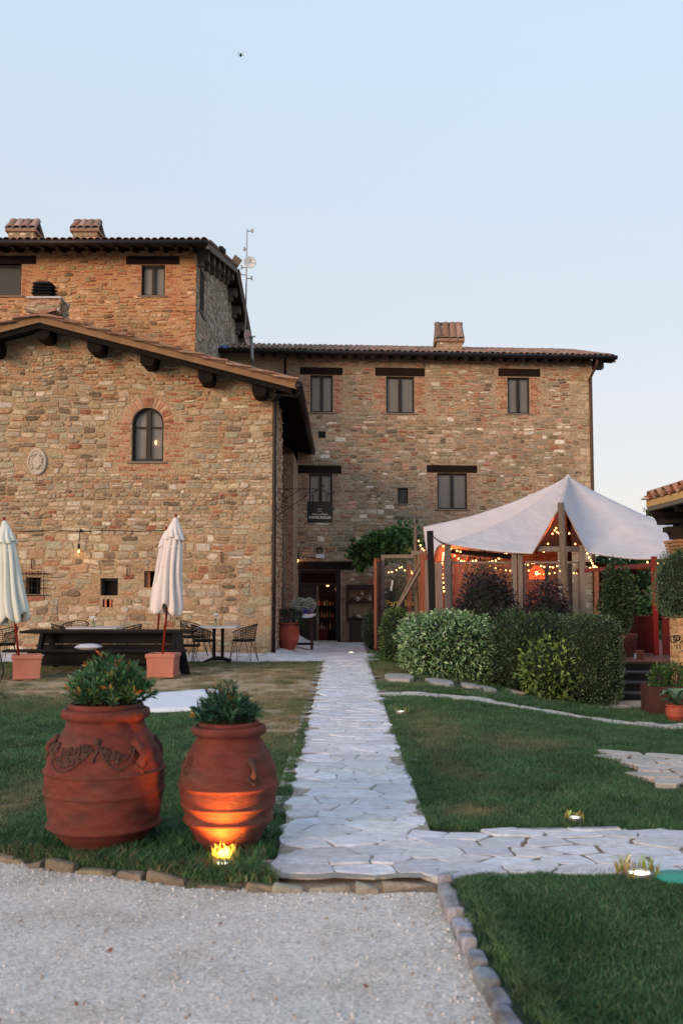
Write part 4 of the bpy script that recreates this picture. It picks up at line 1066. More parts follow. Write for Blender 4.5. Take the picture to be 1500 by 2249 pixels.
m_ = MB(); FTs.box(m_, hS[0], hS[1], hS[2], hS[3], -.02, .004); m_.build('side_window', M_dark, tower)
m_ = MB(); FTs.box(m_, hS[0]-.3, hS[3], hS[2]+.3, hS[3]+.16, -.05, .03); m_.build('lintel', M_greywood, tower)
m_ = MB(); FTs.box(m_, hS[0]-.1, hS[1]-.08, hS[2]+.1, hS[1], -.05, .05); m_.build('sill', M_greywood, tower)
rf = MB(); xw = -15
for (ya, yb_) in ((27.15, yr), (yr, yb2)):
    ps = [Vector((xw, ya, tz(ya))), Vector((xw, yb_, tz(yb_))), Vector((xw, yb_, tz(yb_)-.10)), Vector((xw, ya, tz(ya)-.10))]
    rf.prism(ps, (xv-xw, 0, 0))
rooft = rf.build('roof', M_soffit, tower)
tiled(rooft, Vector((-10.2, 27.12, tz(27.15))), (1,0,0), (0, 1, sT), xv+10.2, (yr-27.15)*1.02, sp=.195, n_ind=150)
bs_ = -(rz_-EZ)/(yb2-yr)
tiled(rooft, Vector((xv, yb2, tz(yb2))), (-1,0,0), (0, -1, -bs_), 1.6, (yb2-yr)*1.01, sp=.195, n_ind=60)
for a, b, m_, dx in ((27.15, yr, M_greywood, .02), (yr, yb2, M_greywood, .02)):
    mb = MB(); mb.prism([Vector((xv-.03, a, tz(a)-.02)), Vector((xv-.03, b, tz(b)-.02)), Vector((xv-.03, b, tz(b)-.20)), Vector((xv-.03, a, tz(a)-.20))], (.06, 0, 0)); mb.build('verge_board', m_, rooft)
for k in range(11):
    y = 28.3+k*1.28; z = tz(y)-.34; q = [Vector((xt-.1, y-.13, z+.2)), Vector((xt-.1, y+.13, z+.2)), Vector((xt-.1, y+.13, z-.16)), Vector((xt-.1, y-.13, z-.16))]
    mb = MB(); mb.bb((xt-.1, y-.14, z-.10), (xv-.10, y+.14, z+.20)); mb.bb((xt-.1, y-.11, z-.26), (xv-.26, y+.11, z-.102)); mb.build('purlin_end', M_greywood, tower, bevel=.02)
for k in range(16):
    x = -9.6+k*.415; mb = MB(); mb.beam((x, YT+.1, tz(YT+.1)-.17), (x, 27.2, tz(27.2)-.17), .09, .11); mb.build('rafter', M_wood_d, rooft)
mb = MB(); mb.tube([(-10.3, 27.10, EZ-.035), (xv+.02, 27.10, EZ-.035)], .075, 10); mb.build('gutter', M_gutter, tower, smooth=True)
def chimney(par, px0, px1, ptop, pmid, pbase, D, dp=.7, n=4):
    """stone shaft with a little tent of barrel tiles on top"""
    a = P(px0, pmid, D); b = P(px1, pmid, D); zt = P(px0, ptop, D).z; zm = a.z; zb = P(px0, pbase, D).z-.5; wd = b.x-a.x; ins = .07
    mb = MB(); mb.bb((a.x+ins, D+.08, zb), (b.x-ins, D+.08+dp, zm-.08)); sh_ = mb.build('chimney', M_mortar2, par)
    f = Frame((a.x+ins, D+.08, 0), (1,0,0)); Wc = Wall(f, sh_, int(px0), STONES_C, .01); Wc.stones(0, zb, wd-2*ins, zm-.10, h=(.06,.11), wd=(.12,.3), gap=.015, proud=(.008,.03)); Wc.emit(24, 0)
    mb = MB(); mb.bb((a.x, D, zm-.08), (b.x, D+dp+.16, zm)); mb.build('brick_ledge', mat('ledge_brick', (.30,.17,.11), .9, nz=(9,.3)), sh_, bevel=.008)
    yc = D+(dp+.16)/2; hh = zt-zm
    mb = MB(); mb.prism([Vector((a.x+.06, D+.08, zm)), Vector((a.x+.06, D+dp+.08, zm)), Vector((a.x+.06, yc, zt-.06))], (.05, 0, 0)); mb.prism([Vector((b.x-.11, D+.08, zm)), Vector((b.x-.11, D+dp+.08, zm)), Vector((b.x-.11, yc, zt-.06))], (.05, 0, 0)); mb.build('cap_gable', M_dark, sh_)
    for sgn in (1, -1):
        y0 = D+.0 if sgn > 0 else D+dp+.16; s = Vector((0, yc-y0, hh)); L_ = s.length; s.normalize(); u = Vector((sgn, 0, 0)); nn = u.cross(s)
        M0 = Matrix((u, s, nn)).transposed().to_4x4()
        for k in range(n):
            x = a.x+wd*(k+.5)/n; M = Matrix.Translation((x, y0, zm+.01)) @ M0 @ Matrix.Rotation(rnd.uniform(-.05,.05), 4, 'Z')
            mb = MB(); barrel(mb, L_=L_, r0=wd/n*.55, r1=wd/n*.42, mtx=M, th=.02, col=vary(rnd.choice([(.30,.15,.11),(.36,.22,.17),(.22,.13,.10),(.40,.26,.20)]), .2)); mb.build('cap_tile', M_tile, sh_)
        mb = MB(); mb.add([Vector((a.x, y0, zm)), Vector((b.x, y0, zm)), Vector((b.x-.02, yc, zt-.04)), Vector((a.x+.02, yc, zt-.04))], [(0,1,2,3)]); mb.build('cap_slope', M_tile, sh_)
    mb = MB(); mb.bb((a.x+.02, yc-.10, zt-.03), (b.x-.02, yc+.10, zt+.03)); mb.build('cap_ridge', M_greywood, sh_, bevel=.01)
chimney(tower, 12, 80, 474, 502, 530, 29.2); chimney(tower, 154, 218, 475, 502, 530, 29.2)
# ================================================================ MAIN FARMHOUSE (centre)
A0 = P(560, 1400, 34.0); A1 = P(1303, 1200, 34.9)
FC = Frame((A0.x, 34.0, 0), (A1.x-A0.x, A1.y-34.0, 0))
main = thing('main_house', 'three storey rubble stone farmhouse with dark lintels at the end of the path', 'farmhouse', (A0.x, 34, 0))
uR = FC.uv(1303, 1000)[0]; uL = -3.0
up3 = [FC.rect(682,824,731,905), FC.rect(848,827,910,907), FC.rect(1114,829,1163,908)]
l3 = [FC.rect(659,807,752,823), FC.rect(824,808,932,826), FC.rect(1094,810,1185,827)]
m1 = FC.rect(679,1041,730,1113); m2 = FC.rect(960,1039,1026,1118); lm1 = FC.rect(653,1022,750,1040); lm2 = FC.rect(937,1022,1047,1038)
sm = FC.rect(873,1072,896,1106); lsm = FC.rect(856,1064,912,1071); vt = FC.rect(699,947,715,962)
dr_ = FC.rect(655,1252,748,1411); ldr = FC.rect(640,1233,777,1251)
OV = .62; FCe = Frame(FC.o+FC.n*OV, FC.u)
ez = FCe.uv(950, 777)[1]; uE = FCe.uv(1349, 780)[0]; pit = math.tan(R(15.5))
wtop = ez+OV*pit-.13
holes = up3+[m1, m2, sm, vt, dr_]
mb = MB(); wall_sheet(mb, FC, uL, -.6, uR, wtop, holes)
Lr = 5.2
bk = [FC.pt(uR, 0, 0), FC.pt(uR, 0, -10)]
mb.add([FC.pt(uR,-.6,0), FC.pt(uR,-.6,-10), FC.pt(uR,wtop,-10), FC.pt(uR,wtop+Lr*pit-.3,-Lr+OV), FC.pt(uR,wtop,0)], [(0,1,2,3,4)])
mb.add([FC.pt(uL,-.6,-10), FC.pt(uR,-.6,-10), FC.pt(uR,wtop,-10), FC.pt(uL,wtop,-10)], [(0,1,2,3)])
mb.build('wall', M_mortar2, main)
W = Wall(FC, main, 31, STONES_C, .05)
quoins(W, uR-.005, -.3, wtop-.6)
W.block += holes+l3+[lm1, lm2, lsm, ldr]
for h in up3: W.bricks(h[0]-.48, h[1]-.05, h[0]-.01, h[3], ragged=.28, side=-1, h=.068, L=.27); W.bricks(h[2]+.01, h[1]-.05, h[2]+.48, h[3], ragged=.28, side=1, h=.068, L=.27)
PKB = [((.36,.20,.14),4),((.30,.17,.12),3),((.40,.27,.19),3),((.26,.16,.12),2)]
for h in (m1, m2): W.bricks(h[0]-.4, h[1]-.05, h[0]-.01, h[3], ragged=.2, side=-1, h=.068, pal=PKB); W.bricks(h[2]+.01, h[1]-.05, h[2]+.4, h[3], ragged=.2, side=1, h=.068, pal=PKB)
W.bricks(dr_[2]+.02, -.32, dr_[2]+.30, dr_[3], h=.07, pal=PKB); W.bricks(dr_[0]-.16, -.32, dr_[0]-.02, dr_[3], h=.07, L=.16, pal=PKB)
vtop = FC.uv(900, 915)[1]
W.stones(.8, -.32, uR, wtop, h=(.085,.19), wd=(.15,.46), gap=.015, proud=(.006,.032), brickish=lambda u, v: (.62 if v > wtop-.35 else .30) if v > vtop else .07)
W.emit(300, 130, hidden=lambda u, v: FC.pt(u, v).x < -1.75)
for h in up3: window(main, FC, h)
for l in l3+[lm1, lm2, ldr]: lintel(main, FC, l)
window(main, FC, m1, curtain=mat('pale_curtain', (.50,.44,.39), .9)); window(main, FC, m2)
window(main, FC, sm, curtain=None, single=True, bar=.03)
m_ = MB(); FC.box(m_, *lsm, -.05, .04, (.30,.27,.22)); m_.build('stone_lintel', M_stone, main)
m_ = MB(); FC.box(m_, *vt, -.10, -.04); m_.build('vent', M_black, main)
# open doorway with a dim room behind it
m_ = MB(); a, b, c_, d = dr_
for q in (((a,b,-3),(c_,b,-3),(c_,d,-3),(a,d,-3)), ((a-.8,b,-.28),(a-.8,b,-3),(a-.8,d,-3),(a-.8,d,-.28)), ((c_+.8,b,-.28),(c_+.8,b,-3),(c_+.8,d,-3),(c_+.8,d,-.28)), ((a-.8,d+.02,-.28),(c_+.8,d+.02,-.28),(c_+.8,d+.02,-3),(a-.8,d+.02,-3)), ((a-.8,b-.0,-.28),(c_+.8,b-.0,-.28),(c_+.8,b-.0,-3),(a-.8,b-.0,-3)), ((a-.8,b,-3.01),(c_+.8,b,-3.01),(c_+.8,d,-3.01),(a-.8,d,-3.01))):
    m_.add([FC.pt(*p) for p in q], [(0,1,2,3)])
m_.build('hallway', mat('hall_wall', (.10,.06,.045), .9), main)
m_ = MB(); um = a+(c_-a)*.46
FC.box(m_, a, b, a+.10, d, -.24, -.14); FC.box(m_, c_-.16, b, c_, d, -.24, -.14); FC.box(m_, a+.1, d-.10, c_-.16, d, -.24, -.14); FC.box(m_, a+.1, d-.52, c_-.16, d-.44, -.22, -.16)
dfr = m_.build('door_frame', M_frame, main, bevel=.006)
m_ = MB(); FC.box(m_, a+.10, b+.02, um-.04, d-.53, -.26, -.20)
for v0, v1 in ((b+.15, b+.9), (b+1.0, d-.65)): FC.box(m_, a+.17, v0, um-.11, v1, -.205, -.19)
dl = m_.build('door', mat('dark_door_wood', (.030,.014,.010), .5), main, bevel=.006)
m_ = MB(); FC.box(m_, um-.04, b+.02, um+.04, d-.53, -.24, -.15); m_.build('door_post', mat('brown_door_post', (.16,.10,.06), .6), main)  # post in a lighter brown than the door leaf
m_ = MB(); FC.box(m_, a+.1, b-.02, c_-.1, b+.05, -.3, .06); m_.build('threshold', M_pave, main)
# shelf with bottles inside the hall
hs = thing('hall_shelf', 'dark shelf of bottles and jars seen through the open farmhouse door', 'shelf', FC.pt(um+.5, b, -1.5))
for k in range(4):
    m_ = MB(); FC.box(m_, um+.02, b+.35+k*.42, c_-.12, b+.38+k*.42, -1.7, -1.35); m_.build('shelf_board', M_wood_d, hs)
rg = random.Random(4)
for k in range(3):
    for j in range(6):
        p = FC.pt(um+.12+j*.10, b+.38+k*.42, -1.45); hgt = rg.uniform(.12, .28); col = rg.choice([(.5,.35,.2),(.12,.2,.1),(.6,.2,.1),(.5,.5,.45),(.25,.1,.05)])
        m_ = MB(); m_.lathe([(.001,0),(.034,0),(.036,hgt*.55),(.014,hgt*.75),(.014,hgt),(.001,hgt)], 8, p, cap=False); bt = m_.build('bottle', mat('bottle_%d' % (k*6+j), col, .25, spec=.6)); tag(bt, '%s bottle on the %s shelf board inside the farmhouse doorway' % (['first','second','third','fourth','fifth','last'][j]+' from the left', ['lowest','middle','upper'][k]), 'bottle', 'bottles on the hall shelf')
m_ = MB(); m_.bb(FC.pt(um+.1, b+.02, -1.2), FC.pt(um+.42, b+.42, -.9)); rb = m_.build('red_box', M_redpaint, bevel=.02); tag(rb, 'red box on the floor just inside the farmhouse door', 'box')
hl = thing('hall_lamp', 'small warm lamp glowing inside the dark farmhouse doorway', 'lamp', FC.pt(um+.42, b+1.95, -1.3))
m_ = MB(); m_.ball(FC.pt(um+.42, b+1.95, -1.3), .05); m_.build('bulb', M_bulb, hl)
m_ = MB(); m_.tube([FC.pt(um+.42, b+2.0, -1.3), FC.pt(um+.42, d, -1.3)], .008, 5); m_.build('cord', M_black, hl)
ld = bpy.data.lights.new('hall_light', 'POINT'); ld.energy = 5; ld.color = (1,.5,.22); ld.shadow_soft_size = .06; lo = bpy.data.objects.new('hall_light', ld); COL.objects.link(lo); lo.location = FC.pt(um+.35, b+1.8, -.95)
# roof
e0 = FCe.pt(uL-.5, ez, 0); back = -FC.n
slope_v = (back+Vector((0,0,pit))).normalized(); Lr2 = Lr/math.cos(math.atan(pit))
rf = MB(); q = [e0, e0+slope_v*Lr2, e0+slope_v*Lr2-Vector((0,0,.10)), e0-Vector((0,0,.10))]
rf.prism(q, FC.u*(uE-uL+.5))
e1 = e0+slope_v*Lr2; sb = (back-Vector((0,0,pit))).normalized(); q = [e1, e1+sb*6.2, e1+sb*6.2-Vector((0,0,.1)), e1-Vector((0,0,.1))]; rf.prism(q, FC.u*(uE-uL+.5))
roofc = rf.build('roof', M_soffit, main)
tiled(roofc, e0+Vector((0,0,.0)), FC.u, slope_v, uE-uL+.5, Lr2, sp=.20, n_ind=295, row=.34)
mb = MB(); mb.prism([p+FC.u*(uE-uL+.5)-FC.u*.02 for p in [e0+Vector((0,0,-.02)), e1+Vector((0,0,-.02)), e1-Vector((0,0,.2)), e0-Vector((0,0,.2))]], FC.u*.05); mb.build('verge_board', M_greywood, roofc)
k = 0; u = .2
while u < uR+.5:
    mb = MB(); mb.beam(FC.pt(u, wtop+.0, -.05)+Vector((0,0,-.03)), FC.pt(u, wtop-.03-(OV-.05)*pit, OV-.05), .11, .13); mb.build('rafter', M_wood_d, roofc); u += .405
for w_ in (-.35, -3): 
    mb = MB(); FC.box(mb, uR-.05, ez+OV*pit-w_*pit-.50, uE-.10, ez+OV*pit-w_*pit-.22, w_-.16, w_+.16); mb.build('purlin_end', M_greywood, main, bevel=.03)
g0, g1 = FCe.pt(uL-.5, ez-.03, .07), FCe.pt(uE+.06, ez-.03, .07)
mb = MB(); mb.tube([g0, g1], .078, 10); mb.build('gutter', M_gutter, main, smooth=True)
uD = FC.uv(1297, 1000)[0]
mb = MB(); mb.tube([FC.pt(uD+.08, ez-.08, OV+.03), FC.pt(uD+.08, ez-.26, OV-.05), FC.pt(uD-.04, ez-.72, .10), FC.pt(uD, ez-.9, .07)]+[FC.pt(uD, z, .07) for z in (6, 3, -.3)], .048, 10); mb.build('downpipe', mat('copper_pipe', (.085,.045,.032), .5, metal=.3), main, smooth=True)
u2 = FC.uv(626, 800)[0]; mb = MB(); mb.tube([FC.pt(u2, ez-.08, OV), FC.pt(u2, ez-.2, OV), FC.pt(u2+.0, ez-.55, .1), FC.pt(u2, ez-1.4, .07)], .045, 10); mb.build('downpipe', M_gutter, main, smooth=True)
chimney(main, 956, 1020, 704, 745, 785, 36.2, dp=.75)

# ---- wall fittings of the main house
hx = thing('horseshoe', 'rusty horseshoe hung on the wall above the farmhouse door', 'horseshoe', FC.pt(*FC.uv(702,1209), .03))
c = FC.uv(702, 1209); m_ = MB(); m_.tube([FC.pt(c[0]+.085*math.sin(t), c[1]-.09*math.cos(t)*1.1, .035) for t in [R(35+290*k/14) for k in range(15)]], .02, 6); m_.build('shoe', M_iron, hx)
em = thing('emergency_light', 'white box light fixed on the wall above the farmhouse door', 'wall light', FC.pt(*FC.uv(702,1221), .03))
r_ = FC.rect(693, 1217, 712, 1226); m_ = MB(); FC.box(m_, r_[0], r_[1], r_[2], r_[3], .01, .10); m_.build('housing', M_white, em, bevel=.01); m_ = MB(); FC.box(m_, r_[0]+.02, r_[1]-.012, r_[2]-.02, r_[1]+.004, .02, .09); m_.build('lens', M_pane, em)
v_ = FC.uv(680, 1224)[1]; m_ = MB(); m_.tube([FC.pt(FC.uv(660,1224)[0], v_+.03, .03), FC.pt(FC.uv(676,1224)[0], v_, .03), FC.pt(r_[0], v_, .03)], .012, 6); m_.build('conduit', M_iron, em)
wl = thing('wall_lantern', 'small lantern with a glowing orange bulb left of the farmhouse door', 'lantern', FC.pt(*FC.uv(654,1228), .1))
c = FC.uv(653, 1226); m_ = MB(); m_.lathe([(.02,.22),(.05,.18),(.06,.0),(.10,-.02),(.10,-.035),(.001,-.03)], 10, FC.pt(c[0], c[1], .16), cap=False); m_.build('shade', M_iron, wl)
m_ = MB(); m_.ball(FC.pt(c[0], c[1]-.09, .16), .038, sc=(1,1,1.4)); m_.build('bulb', M_bulb, wl)
m_ = MB(); m_.tube([FC.pt(c[0], c[1]+.2, .16), FC.pt(c[0], c[1]+.3, .12), FC.pt(c[0]+.16, c[1]+.3, .04)], .012, 6); FC.box(m_, c[0]+.13, c[1]-.12, c[0]+.17, c[1]+.12, .02, .05); m_.build('bracket', mat('bare_wood', (.40,.30,.20), .8), wl)
ld = bpy.data.lights.new('lantern_light', 'POINT'); ld.energy = 2.5; ld.color = (1,.5,.22); ld.shadow_soft_size = .05; lo = bpy.data.objects.new('lantern_light', ld); COL.objects.link(lo); lo.location = FC.pt(c[0], c[1]-.2, .25)
ws = thing('wall_shelf', 'dark wooden shelf unit with small pale pots on the wall right of the door', 'shelf', FC.pt(FC.uv(790,1355)[0], FC.uv(790,1370)[1], .2))
r_ = FC.rect(761, 1284, 822, 1362); 
for nm, bx in (('header', (r_[0], r_[3]-.16, r_[2], r_[3], .0, .32)), ('side_panel', (r_[0], r_[1], r_[0]+.05, r_[3]-.16, .0, .28)), ('side_panel', (r_[2]-.05, r_[1], r_[2], r_[3]-.16, .0, .28)), ('shelf_board', (r_[0]+.05, r_[1]+.04, r_[2]-.05, r_[1]+.09, .0, .28)), ('shelf_board', (r_[0]+.05, r_[1]+.62, r_[2]-.05, r_[1]+.67, .0, .28)), ('base_cabinet', (r_[0]+.1, -.25, r_[2], r_[1], .0, .40))):
    m_ = MB(); FC.box(m_, *bx); m_.build(nm, mat('shelf_wood', (.050,.025,.018), .7, nz=(6,.3)), ws, bevel=.006)
for k, (fx, lev, hh, cc) in enumerate([(.18,.67,.12,0),(.38,.67,.17,1),(.62,.67,.12,0),(.82,.67,.16,1),(.52,.86,.14,1),(.25,.09,.10,0),(.42,.09,.12,1),(.72,.09,.12,1)]):
    p = FC.pt(r_[0]+(r_[2]-r_[0])*fx, r_[1]+lev, .16); m_ = MB(); m_.lathe([(.001,0),(.07,0),(.085,hh*.35),(.03,hh*.8),(.035,hh),(.001,hh)], 10, p, cap=False)
    o = m_.build('clay_pot', mat('pale_pot', (.55,.47,.38), .7) if cc else mat('dark_pot', (.10,.05,.035), .7)); tag(o, 'small %s of the shelf by the door' % ['dark pot leftmost on the upper board','pale pot left of centre on the upper board','dark pot right of centre on upper board','pale pot rightmost on the upper board','pale pot standing highest','dark pot leftmost on the lower board','pale pot midway on the lower board','pale pot rightmost on the lower board'][k], 'pot', 'pots on the wall shelf')
# blue tarp and aerials between tower and main roof
mb = MB(); n = 16; rows = []
for j in range(3):
    for i in range(n+1):
        px = 442+60*i/n; p = P(px, 771-6*i/n-(8 if j == 1 else 0)+(2 if j == 2 else 0), 33.2+.25*j); rows.append(p+Vector((0,0,.03*math.sin(i*1.9+j))))
mb.add(rows, [(j*(n+1)+i, j*(n+1)+i+1, (j+1)*(n+1)+i+1, (j+1)*(n+1)+i) for j in range(2) for i in range(n)])
tb = mb.build('tarpaulin', M_blue); sdm = tb.modifiers.new('thickness', 'SOLIDIFY'); sdm.thickness = .03; tag(tb, 'crumpled blue tarpaulin on the roof at the foot of the tall block', 'tarpaulin')
mast = thing('aerial_mast', 'thin aerial mast with clamps standing behind the tall block roof edge', 'mast', P(541, 700, 36))
mb = MB(); mb.tube([P(538, 760, 36), P(541, 640, 36), P(543, 503, 36)], [.03,.025,.018], 8); mb.build('pole', M_steel, mast)
for px, py, dx in ((543,508,12),(541,548,-4),(540,604,-12),(541,612,12),(540,588,-9)):
    mb = MB(); a = P(px, py, 36); mb.tube([a, a+Vector((dx/F*36,0,.02))], .018, 6); mb.box(a+Vector((dx/F*36,0,.02)), (.06,.06,.14)); mb.build('clamp', M_steel, mast)
def dish(name, label, px, py, D, r, dirv, m):
    c = P(px, py, D); t = thing(name, label, 'satellite dish', c); q = Vector(dirv).normalized().to_track_quat('Z', 'Y').to_matrix().to_4x4(); mb = MB(); mb.lathe([(.001,-.10*r/.3),(r*.5,-.07*r/.3),(r*.85,-.025*r/.3),(r,0),(r,.02),(r*.85,0),(.001,-.07*r/.3)], 24, (0,0,0), cap=False); mb.v = [tuple(Matrix.Translation(c) @ q @ Vector(v)) for v in mb.v]; mb.build('reflector', m, t, smooth=True)
    mb = MB(); d = Vector(dirv).normalized(); mb.tube([c-d*.05, c+d*r*.9], .012, 6); mb.ball(c+d*r*.9, .035); mb.build('feed_arm', M_steel, t); return t
dish('satellite_dish', 'round white dish clamped near the top of the aerial mast', 549, 576, 35.8, .23, (.25,-1,.12), mat('dish_white', (.62,.64,.68), .5))
dish('satellite_dish', 'lower dish with a reddish face seen edge-on at the mast foot', 545, 742, 35.6, .30, (1,-.45,.1), mat('dish_red', (.50,.30,.27), .6))
pn = thing('roof_panel', 'small grey flat panel tilted on the verge of the tall block', 'panel', P(520, 575, 34)); mb = MB(); mb.box(P(521, 571, 34), (.32,.03,.22), Matrix.Rotation(.7, 3, 'Y') @ Matrix.Rotation(.5, 3, 'X')); mb.build('plate', M_greywood, pn)
fl = thing('flue_pipe', 'slim shiny metal flue pipe rising from the main roof beside the wing', 'flue', P(553, 790, 32.6)); mb = MB(); mb.tube([P(552, 742, 32.6), P(554, 785, 32.6), P(556, 795, 32.6)], .055, 12); mb.build('pipe', M_steel, fl, smooth=True); mb = MB(); mb.lathe([(.075,0),(.075,.05)], 12, P(552,742,32.6)); mb.build('cap', M_steel, fl)
# ================================================================ TERRACOTTA URNS
def foliage_tuft(par, c, r, h, n, rs, pal, tips=None):
    """arching stems, each carrying narrow leaves in whorls"""
    rg = random.Random(rs); pts, nr, cl = [], [], []; st = MB()
    for k in range(n):
        a = rg.uniform(0, 2*PI); q = math.sqrt(rg.random()); rr = r*q; hh = h*(1-.62*q*q)*rg.uniform(.65, 1.15); r0 = rr*.45
        p0 = Vector((c[0]+r0*math.cos(a), c[1]+r0*math.sin(a), c[2])); p2 = Vector((c[0]+rr*math.cos(a), c[1]+rr*math.sin(a), c[2]+hh)); p1 = Vector(((p0.x+p2.x)/2, (p0.y+p2.y)/2, c[2]+hh*.75))
        cv = [p0*(1-t)**2+p1*2*t*(1-t)+p2*t*t for t in [i/6 for i in range(7)]]
        st.tube(cv, .0035, 3, cap=False)
        tip = tips and rg.random() < .12
        for i in range(26):
            t = .25+.75*i/25; p = p0*(1-t)**2+p1*2*t*(1-t)+p2*t*t; g = i*2.4; d = (p2-p1).normalized()
            pts.append(p); e = Vector((math.cos(g), math.sin(g), .35))*.8+d*(.3+.9*t); nr.append(e.normalized()); cc = rg.choice(tips) if (tip and t > .85) else rg.choice(pal); cl.append(vary(cc, .25, rg))
    st.build('stems', M_twig, par)
    tag(leaf_mesh('foliage', np.array(pts), np.array(nr), .060, .011, np.array(cl), par, rs, .05, spread=.22), kind='stuff')
def urn(name, label, c, prof, ridges, tilt=(0,0), n=72):
    t = thing(name, label, 'urn', c)
    mb = MB(); pf = []
    m = 60; zs = [p[1] for p in prof]
    def rad(z):
        for (r0, z0), (r1, z1) in zip(prof, prof[1:]):
            if z0 <= z <= z1:
                f = (z-z0)/(z1-z0+1e-9); f = f*f*(3-2*f)*.45+f*.55; r = r0+(r1-r0)*f; break
        else: r = prof[-1][0]
        for zc, h, a in ridges: r += a*math.exp(-((z-zc)/h)**2)
        return r
    H_ = zs[-1]
    zz = sorted(set([H_*i/m for i in range(m+1)]+[zc+h*k for zc, h, a in ridges for k in (-1.4,-.8,-.3,0,.3,.8,1.4) if 0 < zc+h*k < H_]))
    pf = [(rad(z), z) for z in zz]; rt = pf[-1][0]
    pf += [(rt-.012, H_+.006), (rt-.04, H_+.002), (rt-.055, H_-.03), (rt-.07, H_-.12), (.001, H_-.13)]
    mb.lathe(pf, n, c, fn=lambda a, z: 1+.006*noise.noise(Vector((math.cos(a)*2, math.sin(a)*2, z*4)))+.002*math.sin(z*70), cap=False)
    mb.build('body', M_terra, t, smooth=True)
    return t, rad
bc = (URNS[0][0], URNS[0][1], -.02)
big, radB = urn('large_urn', 'large terracotta urn with a flower garland in relief, planted with green foliage', bc,
    [(.195,0),(.24,.06),(.315,.15),(.330,.17),(.345,.24),(.362,.36),(.362,.50),(.335,.62),(.285,.70),(.250,.745),(.236,.79),(.236,.815)],
    [(.165,.020,.024),(.375,.012,.010),(.50,.012,.013),(.44,.05,.004)])
mb = MB(); mb.lathe([(.235,.80),(.262,.812),(.274,.835),(.268,.862),(.245,.872),(.225,.868),(.218,.84)], 72, bc, cap=False); mb.build('rim', M_terra, big, smooth=True)
mb = MB(); mb.lathe([(.205,.85),(.226,.862),(.232,.885),(.222,.903),(.205,.900),(.196,.87)], 72, bc, cap=False); mb.build('inner_rim', M_terra, big, smooth=True)
mb = MB(); mb.lathe([(.20,.86),(.001,.868)], 32, bc, cap=False); mb.build('potting_soil', M_soil, big)
def on(c, rad, a, z, out=0):  # a measured from the camera side, positive to the right
    r = rad(z)+out; return Vector((c[0]+r*math.sin(a), c[1]-r*math.cos(a), c[2]+z))
mb = MB(); rg = random.Random(9)
for a0, a1, zc, dp_, fat in ((-1.15, .0, .665, .085, 1), (.12, .80, .66, .07, .55), (-2.6, -1.45, .665, .085, 1), (1.6, 2.5, .66, .07, 1)):
    n = int(90*abs(a1-a0)*fat)
    for k in range(n):
        t = rg.random(); a = a0+(a1-a0)*t; z = zc-dp_*math.sin(PI*t)*.75+rg.uniform(-.042, .05)*math.sin(PI*t)**.5*fat
        p = on(bc, radB, a, z, .003); r_ = rg.uniform(.010, .019)
        mb.ball(p, r_, 6, 4, sc=(1, .6, 1))
        if rg.random() < .5:
            for q in range(5):
                g = q*2*PI/5; mb.ball(p+Vector((math.cos(g)*r_*1.3*math.cos(a), math.sin(a)*math.cos(g)*r_, math.sin(g)*r_*1.3)), r_*.5, 5, 3)
    mb.tube([on(bc, radB, a0+(a1-a0)*k/16, zc-dp_*1.25*math.sin(PI*k/16)-.03*math.sin(PI*k/16), .004) for k in range(17)], .007, 5)
for a in (.06, -1.2): mb.tube([on(bc, radB, a+.04*math.sin(k*.9), .70-.11*k/6, .006) for k in range(7)], .010, 5); mb.ball(on(bc, radB, a, .70, .008), .022, 8, 5)
tag(mb.build('garland_relief', M_terra_in, big, smooth=True), kind='stuff')
def lug(par, c, rad, a, z0, z1, s=1, m=M_terra):
    mb = MB(); pts = []
    for k in range(9):
        f = k/8; pts.append(on(c, rad, a, z0+(z1-z0)*f, .045*s*math.sin(PI*f)-.004))
    mb.tube(pts, [.034*s,.03*s,.024*s,.022*s,.021*s,.022*s,.024*s,.03*s,.034*s], 8)
    for k in range(-2, 3): mb.ball(on(c, rad, a+k*.05, z0-.01-.012*(2-abs(k)), .004), .02*s, 6, 4)
    mb.build('handle', m, par, smooth=True)
lug(big, bc, radB, .86, .56, .69); lug(big, bc, radB, -1.5, .60, .70, .7); lug(big, bc, radB, 2.4, .56, .69)
PLG = [(.030,.11,.036),(.045,.15,.048),(.022,.08,.03),(.07,.19,.055),(.12,.22,.11)]
TIPS = [(.40,.20,.04),(.50,.14,.04),(.35,.30,.08)]
foliage_tuft(big, (bc[0]+.03, bc[1], bc[2]+.86), .275, .30, 170, 5, PLG, TIPS)
sc_ = (URNS[1][0], URNS[1][1], -.02)
small, radS = urn('small_urn', 'smaller terracotta urn lit orange from below by a ground spotlight', sc_,
    [(.125,0),(.15,.04),(.205,.12),(.245,.19),(.262,.24),(.290,.34),(.300,.42),(.288,.52),(.252,.61),(.215,.665),(.196,.70),(.197,.735)],
    [(.215,.020,.020),(.31,.012,.007),(.43,.012,.009)])
mb = MB(); mb.lathe([(.195,.715),(.222,.73),(.231,.752),(.222,.775),(.200,.78),(.186,.76)], 72, sc_, cap=False); mb.build('rim', M_terra, small, smooth=True)
mb = MB(); mb.lathe([(.165,.76),(.182,.77),(.186,.79),(.175,.803),(.158,.79)], 64, sc_, cap=False); mb.build('inner_rim', M_terra, small, smooth=True)
mb = MB(); mb.lathe([(.165,.76),(.001,.768)], 32, sc_, cap=False); mb.build('potting_soil', M_soil, small)
lug(small, sc_, radS, .62, .50, .60, .75, M_terra_in); lug(small, sc_, radS, -2.3, .50, .60, .75)
mb = MB(); 
for q in (1, .62): mb.tube([on(sc_, radS, -.98+.13*q*math.cos(t), .56+.052*q*math.sin(t), .003) for t in [2*PI*k/16 for k in range(17)]], .006, 5)
